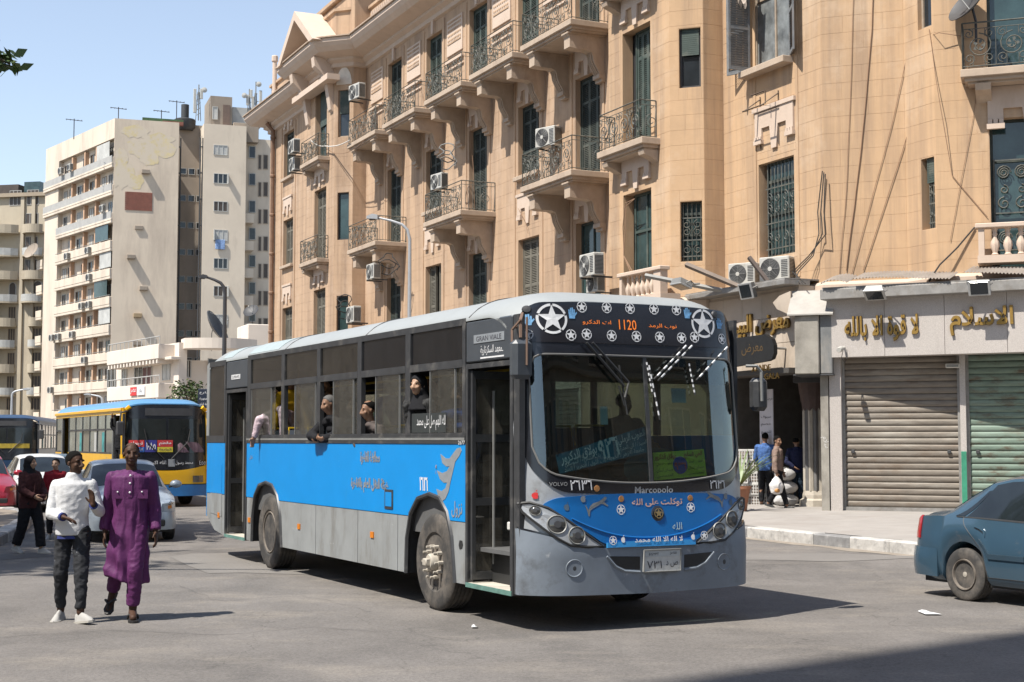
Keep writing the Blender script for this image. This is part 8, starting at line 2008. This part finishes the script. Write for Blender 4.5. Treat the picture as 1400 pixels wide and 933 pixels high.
    if shoes and not nolegs:
        for s in 'RL':
            a_, o_ = P['an'+s], P['to'+s]; d = (o_-a_); d.z = 0; L = d.length; d.normalize(); pit = atan2(a_.z-.07-(o_.z-.03)-.02, L) if L > .02 else 0
            M_ = Matrix.Translation((o_+d*.05)) @ Matrix.Rotation(atan2(d.y, d.x), 4, 'Z') @ Matrix.Rotation(pit, 4, 'Y')
            q = MB()
            if sandals:
                sole = [(-.27, .03), (-.25, .045), (-.12, .035), (-.03, .052), (.015, .03), (.02, 0), (.01, -.03), (-.04, -.05), (-.12, -.035), (-.25, -.04), (-.27, -.02)]
                q.prism(sole, -.032, -.012, M=M_, ax='z'); o = q.build('sandal', shoes, t); MB().tube([M_ @ Vector(v) for v in ((-.03, 0, -.01), (-.07, .0, .03), (-.12, .042, .03), (-.15, .05, -.01))], .011, 6).tube([M_ @ Vector(v) for v in ((-.07, .0, .03), (-.12, -.042, .03), (-.15, -.048, -.01))], .011, 6).build('strap', shoes, o, True)
            else:
                def sh(u, v):
                    x = lerp(-.265, .02, u); w_ = sm([(-.265, .028), (-.2, .042), (-.1, .042), (-.03, .050), (.0, .04), (.02, .008)], x); hh = sm([(-.265, .085), (-.17, .10), (-.10, .075), (-.03, .045), (.02, .012)], x); a = 2*pi*v
                    zz = sin(a); return M_ @ Vector((x, cos(a)*w_*(.8 if zz > 0 else 1), -.03+max(0, zz)**.8*hh))
                q.grid(sh, 18, 14); o = q.build('shoe', shoes, t, True); MB().prism([(-.272, .03), (-.2, .046), (-.1, .044), (-.03, .054), (.01, .04), (.026, 0), (.01, -.04), (-.03, -.054), (-.1, -.044), (-.2, -.046), (-.272, -.03)], -.045, -.024, M=M_, ax='z').build('sole', M_soles, o)
    # hair or headscarf
    hb = MB()
    def hball(c, r, sc): hb.ball((0, 0, 0), r, 16, 0, sc, Hm @ Matrix.Translation(c))
    if hijab:
        hball((0, .018, .030), .108, (.86, 1.0, .96)); hball((0, .045, -.05), .098, (.95, .9, 1.2)); 
        loft(hb, [(P['nec']-Vector((0, 0, .13)), .175, .125, Y), (P['nec']-Vector((0, -.01, .06)), .15, .115, Y), (P['nec']+Vector((0, .012, .05)), .095, .09, Y), (P['hea']-Vector((0, -.02, .04)), .088, .085, Y)], 16)
        # leave the face open: scoop made by pushing vertices back
        m = remesh(hb, 'headscarf', hijab, t, vox, 3, .006)
        inv = Hm.inverted()
        for v in m.data.vertices:
            q = inv @ v.co
            if q.y < -.02 and abs(q.x) < .064 and -.105 < q.z < .072 and (q.x/.066)**2+((q.z+.015)/.088)**2 < 1: v.co = Hm @ Vector((q.x, min(q.y+.09, .0), q.z))
    elif hair in ('short', 'grey', 'crop'):
        hm = M_hairg if hair == 'grey' else M_hair
        tall = .106 if hair == 'short' else .099
        def hf(u, v):
            a = 2*pi*u; fr = -sin(a)  # +1 at the front (face is -y)
            low = sm([(-1, -.062), (-.3, -.045), (.1, -.005), (.45, .03), (.75, .060), (1, .064)], fr)
            el = lerp(asin_((low)/tall), pi/2, v); r = tall*(.90 if hair == 'crop' else 1)
            nz = .004*noise.noise((cos(a)*9, sin(a)*9, v*9))
            return h(cos(a)*cos(el)*(.0795+nz*.7+(.003 if hair == 'short' else 0)), .014+sin(a)*cos(el)*(.099+nz*.7), .035+sin(el)*(r-.011+nz*.7))
        hb.grid(hf, 28, 9); hb.build('hair', hm, t, True)
    return t
def asin_(x): return math.asin(max(-1, min(1, x)))
M_soles = mat('sole_pale', (.36, .34, .30), .8)
def cloth(n, c, **k): return mat(n, c, k.pop('rough', .85), var=k.pop('var', .12), scale=k.pop('scale', 5), bump=.25, bscale=k.pop('bscale', 120), spec=.2, **k)
C_sweat = cloth('knit_white', (.52, .52, .52), var=.05); C_jean = cloth('jeans_washed', (.024, .025, .028), var=.5, scale=4, wear=((.30, .31, .33), .66, .76, 6, None)); C_purple = cloth('robe_purple', (.092, .022, .085), var=.12, rough=.6); C_shoe = cloth('shoe_grey', (.36, .35, .33))
C_black = cloth('cloth_black', (.012, .012, .014)); C_maroon = cloth('jacket_maroon', (.05, .018, .018), var=.4, scale=14); C_navy = cloth('jacket_navy', (.014, .017, .045)); C_denim = cloth('denim_dark', (.02, .035, .055)); C_tan = cloth('jacket_taupe', (.22, .155, .125)); C_blue = cloth('shirt_blue', (.055, .115, .28), var=.35, scale=22); C_red = cloth('jacket_red', (.20, .012, .02)); C_brownj = cloth('jacket_brown', (.085, .07, .065)); C_stripe = cloth('shirt_striped', (.42, .33, .36), var=.4, scale=30); C_yel = cloth('shirt_yellow', (.55, .34, .02)); C_bl2 = cloth('shirt_royal', (.03, .09, .33)); C_pat = cloth('dress_patterned', (.03, .03, .03), var=.95, scale=18); C_cuff = cloth('cuff_navy', (.03, .04, .14)); C_sand = mat('sandal_black', (.018, .016, .015), .6)
# the two men walking in the road
g = gpt(97, 850)
m1 = person('man in white knit sweater and ripped dark jeans turning to the man in purple', (g.x, g.y, 0), R(8), 1.70, dict(pel=(-.01, .03, .95), wai=(-.01, .02, 1.09), che=(-.0, .01, 1.30), nec=(.0, .0, 1.475), hea=(.012, -.015, 1.615),
    shR=(-.178, .03, 1.405), elR=(-.215, -.02, 1.10), wrR=(-.055, -.245, 1.075), shL=(.175, -.01, 1.41), elL=(.262, .01, 1.12), wrL=(.225, -.21, 1.20),
    hiR=(-.09, .04, .93), knR=(-.115, .02, .50), anR=(-.13, .17, .10), toR=(-.155, .02, .03), hiL=(.085, .02, .93), knL=(.11, -.12, .52), anL=(.115, -.16, .11), toL=(.21, -.27, .07)),
    'dark', .0085, R(52), 0, R(8), dict(name='sweater', mat=C_sweat, low=.07, fold=.006, neck=.045, sl=1.0, cuff=.05, crease=.0035, wide=.99), dict(name='jeans', mat=C_jean, leg=.92, len=.90, ankle=.052, fold=.022), C_shoe, 'short', cuffs=.86, hand=(('relax', (.9, -.35, -.25), (0, -.3, -1)), ('spread', (-.1, -.25, 1), (-.6, -.8, 0))), shirt=C_cuff)
MB().tube([(.237, -.185, 1.188), (.229, -.202, 1.197)], .036, 12).build('wrist_watch', M_black, m1, True)
g = gpt(176, 848)
m2 = person('tall man in a long purple robe and trousers walking in black sandals', (g.x, g.y, 0), R(6), 1.79, dict(hea=(.0, -.01, 1.618), shR=(-.182, .01, 1.405), shL=(.182, .01, 1.405), elR=(-.225, .06, 1.12), wrR=(-.245, .02, .86), elL=(.222, .05, 1.12), wrL=(.25, -.03, .86),
    hiR=(-.09, .03, .93), knR=(-.13, .06, .52), anR=(-.20, .24, .24), toR=(-.215, .14, .075), hiL=(.08, -.02, .93), knL=(.07, -.12, .50), anL=(.045, -.06, .10), toL=(.075, -.22, .035)),
    'dark', .0085, R(12), R(-3), R(3), dict(name='robe', mat=C_purple, wide=.95, sl=.98, cuff=.056, fold=.008, neck=0, crease=.009, cs=(1.5, 1.5, .22)), dict(name='trousers', mat=C_purple, fold=.008, leg=.98, len=.86, ankle=.064), C_sand, 'crop', cuffs=.92, hand=('relax', 'relax'), robe=dict(hem=.385, c=(-.035, .03, .385), rx=.215, ry=.19), sandals=True)
# folds, placket, buttons and pockets of the robe
rb_ = [c for c in m2.children if c.name.startswith('robe')][0]
for v in rb_.data.vertices:
    if v.co.z < 1.15:
        k = min(1, (1.15-v.co.z)/.5); a = atan2(v.co.y, v.co.x); s_ = .012*k*sin(a*7+v.co.z*5)+.011*k*sin((v.co.x*.8+v.co.z)*26)*(.5+.5*sin(a*2)); r = Vector((v.co.x, v.co.y, 0)); 
        if r.length > .05: v.co += r.normalized()*s_
        if v.co.z < .55: v.co.z += (.02*sin(a*2+.7)-.16*v.co.x)*min(1, (.55-v.co.z)/.12)
def onrobe(x, z, off=.0):
    best = None
    for v in rb_.data.vertices:
        if v.co.y < 0 and abs(v.co.x-x) < .02 and abs(v.co.z-z) < .02 and (best is None or v.co.y < best): best = v.co.y
    return Vector((x, (best if best is not None else -.14)-off, z))
pk = [onrobe(.012, z, .003) for z in (1.44, 1.40, 1.35, 1.30, 1.25, 1.20)]
mb = MB(); vs = []
for q in pk: vs += [q+Vector((-.02, 0, 0)), q+Vector((.02, 0, 0))]
mb.add(vs, [(2*i, 2*i+1, 2*i+3, 2*i+2) for i in range(5)]); mb.build('placket', C_purple, m2)
for z in (1.415, 1.34, 1.25): q = onrobe(.012, z, .006); MB().ball(q, .011, 8, sc=(1, .5, 1)).build('button', M_whites, m2, True)
for x in (-.105, .125):
    q = onrobe(x, 1.24, .004); MB().prism([(x-.055, 1.19), (x+.055, 1.19), (x+.055, 1.275), (x-.055, 1.275)], q.y-.004, q.y+.03).build('pocket', C_purple, m2); MB().ball((x, q.y-.008, 1.255), .009, 8).build('button', M_whites, m2, True)
MB().tube([(.248, -.012, .90), (.25, -.02, .875)], .036, 12).build('wrist_watch', M_chr, m2, True)
# woman in the headscarf, person in red
g = gpt(39, 757)
wk = dict(knR=(-.10, .05, .52), anR=(-.11, .20, .14), toR=(-.12, .07, .05), knL=(.10, -.14, .52), anL=(.10, -.20, .10), toL=(.11, -.36, .04))
person('woman in black headscarf and maroon jacket walking past the kerb', (g.x, g.y, 0), R(62), 1.56, dict(wk, elR=(-.25, -.06, 1.13), wrR=(-.13, -.24, 1.02), elL=(.25, -.06, 1.13), wrL=(.13, -.24, 1.02)), 'tan', .012, R(18), 0, 0, dict(name='jacket', mat=C_maroon, wide=1.18, low=.14, sl=1.15, cuff=.055, fold=.02), dict(name='trousers', mat=C_black, leg=1.2, ankle=.085), C_shoe, hijab=C_black, build=1.12)
o = [x for x in scn.objects if x.get('label', '').startswith('woman in black')][0]; MB().bevbox(-.1, .1, -.32, -.22, .92, 1.06, .03).tube([(-.1, -.2, 1.04), (-.02, -.15, 1.25), (.14, .0, 1.47), (.1, .14, 1.3), (.0, .16, 1.0)], .012, 5).build('shoulder_bag', C_maroon, o)
g = at(75, 690, 27)
person('person in red jacket standing behind the man in the white sweater', (g.x, g.y, 0), R(10), 1.47, {}, 'tan', .013, R(-15), 0, 0, dict(name='jacket', mat=C_red, wide=1.1, fold=.02), dict(name='trousers', mat=C_black), C_shoe)
# men at the shop
G2 = 'men standing at the shop doorway'
g = gpt(1047, 693, .21)
person('man in blue checked shirt and black trousers seen from behind at the crates', (g.x, g.y, .21), R(160), 1.78, dict(elR=(-.24, -.06, 1.13), wrR=(-.16, -.22, 1.0), elL=(.24, -.06, 1.13), wrL=(.16, -.22, 1.0)), 'brown', .013, R(20), 0, 0, dict(name='shirt', mat=C_blue, low=.1, fold=.018), dict(name='trousers', mat=C_black), M_black, group=G2)
g = gpt(1064, 697, .21)
mw = person('man in taupe jacket walking with a white plastic bag in his hand', (g.x, g.y, .21), R(72), 1.70, dict(knR=(-.10, -.10, .51), anR=(-.1, -.22, .10), toR=(-.11, -.37, .04), knL=(.10, .02, .52), anL=(.1, .25, .14), toL=(.11, .12, .04), elR=(-.25, .03, 1.13), wrR=(-.26, .0, .87), elL=(.25, .02, 1.13), wrL=(.24, -.08, .89)), 'brown', .013, R(-28), R(6), 0, dict(name='jacket', mat=C_tan, low=.04, wide=1.05, fold=.02), dict(name='trousers', mat=C_black, leg=.95), M_black, 'short', hand=('fist', 'relax'), group=G2)
def bagf(u, v):
    a = 2*pi*u; r = sm([(0, .05), (.12, .13), (.5, .16), (.8, .09), (1, .02)], v); return (r*cos(a)*1.05+.012*noise.noise((cos(a)*3, sin(a)*3, v*6)), r*sin(a)*.6, -.42+.42*v)
M_bag = mat('bag_white', (.62, .60, .58), .45, var=.06, bump=.5, bscale=18)
wp = Matrix.Translation((g.x, g.y, .21)) @ Matrix.Rotation(R(72), 4, 'Z') @ Vector((-.26*.97, 0, .80*.97))
bgt = thing('plastic_bag', 'white plastic carrier bag with orange fruit in the walking man\'s hand', 'bag', wp); MB().grid(bagf, 18, 10).build('bag', M_bag, bgt, True); MB().tube([(-.02, 0, -.02), (-.03, 0, .05), (.03, 0, .05), (.02, 0, -.02)], .012, 5).build('handle', M_bag, bgt, True); MB().ball((.0, -.09, -.33), .06, 10, sc=(1.1, .35, .8)).build('fruit', mat('fruit_orange', (.45, .22, .07), .6), bgt, True)
g = gpt(1090, 694, .21)
person('man in navy jacket and jeans with his back to the road beside the column', (g.x, g.y, .21), R(175), 1.68, dict(elR=(-.24, -.05, 1.13), wrR=(-.12, -.22, 1.04), elL=(.26, .10, 1.12), wrL=(.08, .15, 1.0), hea=(0, -.04, 1.6)), 'brown', .013, R(-25), R(8), 0, dict(name='jacket', mat=C_navy, low=.10, wide=1.1, fold=.02), dict(name='jeans', mat=C_denim), M_black, 'crop', group=G2)
# people in the blue bus
def bpx(x, y, w):   # photo pixel on the plane w metres inside the near bus side
    o = Vector((.089, 13.82)); Wd = Vector((cos(BUSRZ), sin(BUSRZ))); S = Vector((-sin(BUSRZ), cos(BUSRZ))); o = o+Wd*w
    d = ray(x, y); k = Wd.dot(o)/Wd.dot(Vector((d.x, d.y))); p = Vector((d.x, d.y))*k; return Vector((p.x, p.y, CAMZ+d.z*k))
SIT = dict(knR=(-.11, -.42, .90), anR=(-.11, -.42, .5), toR=(-.11, -.55, .45), knL=(.11, -.42, .90), anL=(.11, -.42, .5), toL=(.11, -.55, .45))
def rider(label, x, y, w, face, skin, topname, topm, J=None, H=1.7, hair='short', **k):
    p = bpx(x, y, w); hz = 1.615*H/1.75; rz = BUSRZ+R(-90)+R(face)   # facing out of the near side when face = 0
    return person(label, (p.x, p.y, p.z-hz), rz, H, dict(SIT, **dict(BACK, **(J or {}))), skin, .013, k.pop('hyaw', 0.), k.pop('hpitch', 0.), 0, dict(name=topname, mat=topm, wide=1.05, fold=.02, sl=1.1), None, None, hair, nolegs=True, group='passengers in the blue bus', **k)
BACK = dict(pel=(0, .34, .93), wai=(0, .28, 1.07), che=(0, .14, 1.27), nec=(0, .04, 1.46), hiR=(-.09, .36, .92), hiL=(.09, .36, .92), knR=(-.11, .1, .9), knL=(.11, .1, .9), anR=(-.11, .1, .5), anL=(.11, .1, .5), toR=(-.11, 0, .45), toL=(.11, 0, .45))
lean = dict(shR=(-.19, .05, 1.39), elR=(-.26, -.10, 1.20), wrR=(-.02, -.16, 1.17), shL=(.19, .05, 1.39), elL=(.25, -.08, 1.19), wrL=(.0, -.14, 1.15))
rider('grey haired man in black jacket leaning his arms out of the bus window', 450, 553, .07, 14, 'brown', 'jacket', C_black, lean, hair='grey', hyaw=R(-15), hpitch=R(12))
rider('bald man in brown jacket leaning on the bus window sill in sunlight', 504, 561, .09, 10, 'brown', 'jacket', C_brownj, dict(shR=(-.19, .05, 1.39), elR=(-.24, .0, 1.19), wrR=(-.08, .14, 1.17), shL=(.19, .05, 1.39), elL=(.24, .02, 1.18), wrL=(.08, .14, 1.16)), hair='crop', hyaw=R(-10), hpitch=R(8))
rider('woman in black headscarf and patterned dress looking out of the bus', 572, 527, .06, 20, 'tan', 'dress', C_pat, dict(elR=(-.2, .08, 1.15), wrR=(-.1, .02, 1.0), elL=(.2, .08, 1.15), wrL=(.1, .02, 1.0)), hijab=C_black, hyaw=R(10))
rider('passenger in dark sunglasses behind the third bus window', 485, 556, .22, 10, 'brown', 'jacket', C_black)
rider('bearded passenger standing in shade behind the grey haired man', 447, 527, .30, 0, 'brown', 'jacket', C_black, beard=True)
rider('man in royal blue shirt seated just behind the front bus door', 627, 541, .18, 30, 'brown', 'shirt', C_bl2, dict())
hang = dict(); 
rider('man in striped shirt letting his arm hang out of the rear bus window', 379, 541, .16, 0, 'brown', 'shirt', C_stripe, dict(shR=(-.19, .03, 1.39), elR=(-.22, -.20, 1.25), wrR=(-.26, -.26, 1.0)), hyaw=R(20))
rider('passenger in yellow shirt standing at the second rear bus window', 398, 520, .32, 60, 'brown', 'shirt', C_yel, hyaw=R(30))
rider('man standing in the dark aisle behind the woman in the headscarf', 590, 528, 1.0, 20, 'brown', 'jacket', C_brownj)
for k, (x, y, w_, fc, mt) in enumerate(((420, 528, .9, 40, C_navy), (470, 524, 1.3, -20, C_stripe), (535, 526, .9, 30, C_bl2), (606, 530, .55, 10, C_tan))):
    rider(('standing passenger in navy jacket deep in the bus aisle', 'standing passenger in striped shirt across the bus aisle', 'standing passenger in royal blue behind the fourth bus window', 'seated passenger in taupe behind the lettered window sign')[k], x, y, w_, fc, 'brown', 'jacket', mt)
dp = Matrix.Translation(bus.location) @ Matrix.Rotation(BUSRZ, 4, 'Z') @ Vector((1.95, 1.33, .62))
person('bus driver in pale shirt behind the windscreen', dp, BUSRZ, 1.7, dict(SIT, elR=(-.25, -.16, 1.15), wrR=(-.18, -.40, 1.12), elL=(.25, -.16, 1.15), wrL=(.18, -.40, 1.12)), 'brown', .014, R(10), 0, 0, dict(name='shirt', mat=C_tan, fold=.02), dict(name='trousers', mat=C_black), None, 'short', hand=('fist', 'fist'))
yp = Matrix.Translation(yb.location) @ Matrix.Rotation(YB_RZ, 4, 'Z')
person('driver behind the striped cloth in the yellow bus', yp @ Vector((.55, .9, .45)), YB_RZ, 1.7, SIT, 'brown', .02, 0, 0, 0, dict(name='shirt', mat=C_brownj), dict(name='trousers', mat=C_black), None)
q = yp @ Vector((-1.12, .7, .75)); person('person standing in the yellow bus doorway with a raised arm', q, YB_RZ-R(60), 1.6, dict(elR=(-.30, -.05, 1.55), wrR=(-.25, -.10, 1.80)), 'brown', .018, 0, 0, 0, dict(name='jacket', mat=C_black), dict(name='trousers', mat=C_black), M_black)
bpy.context.view_layer.update()
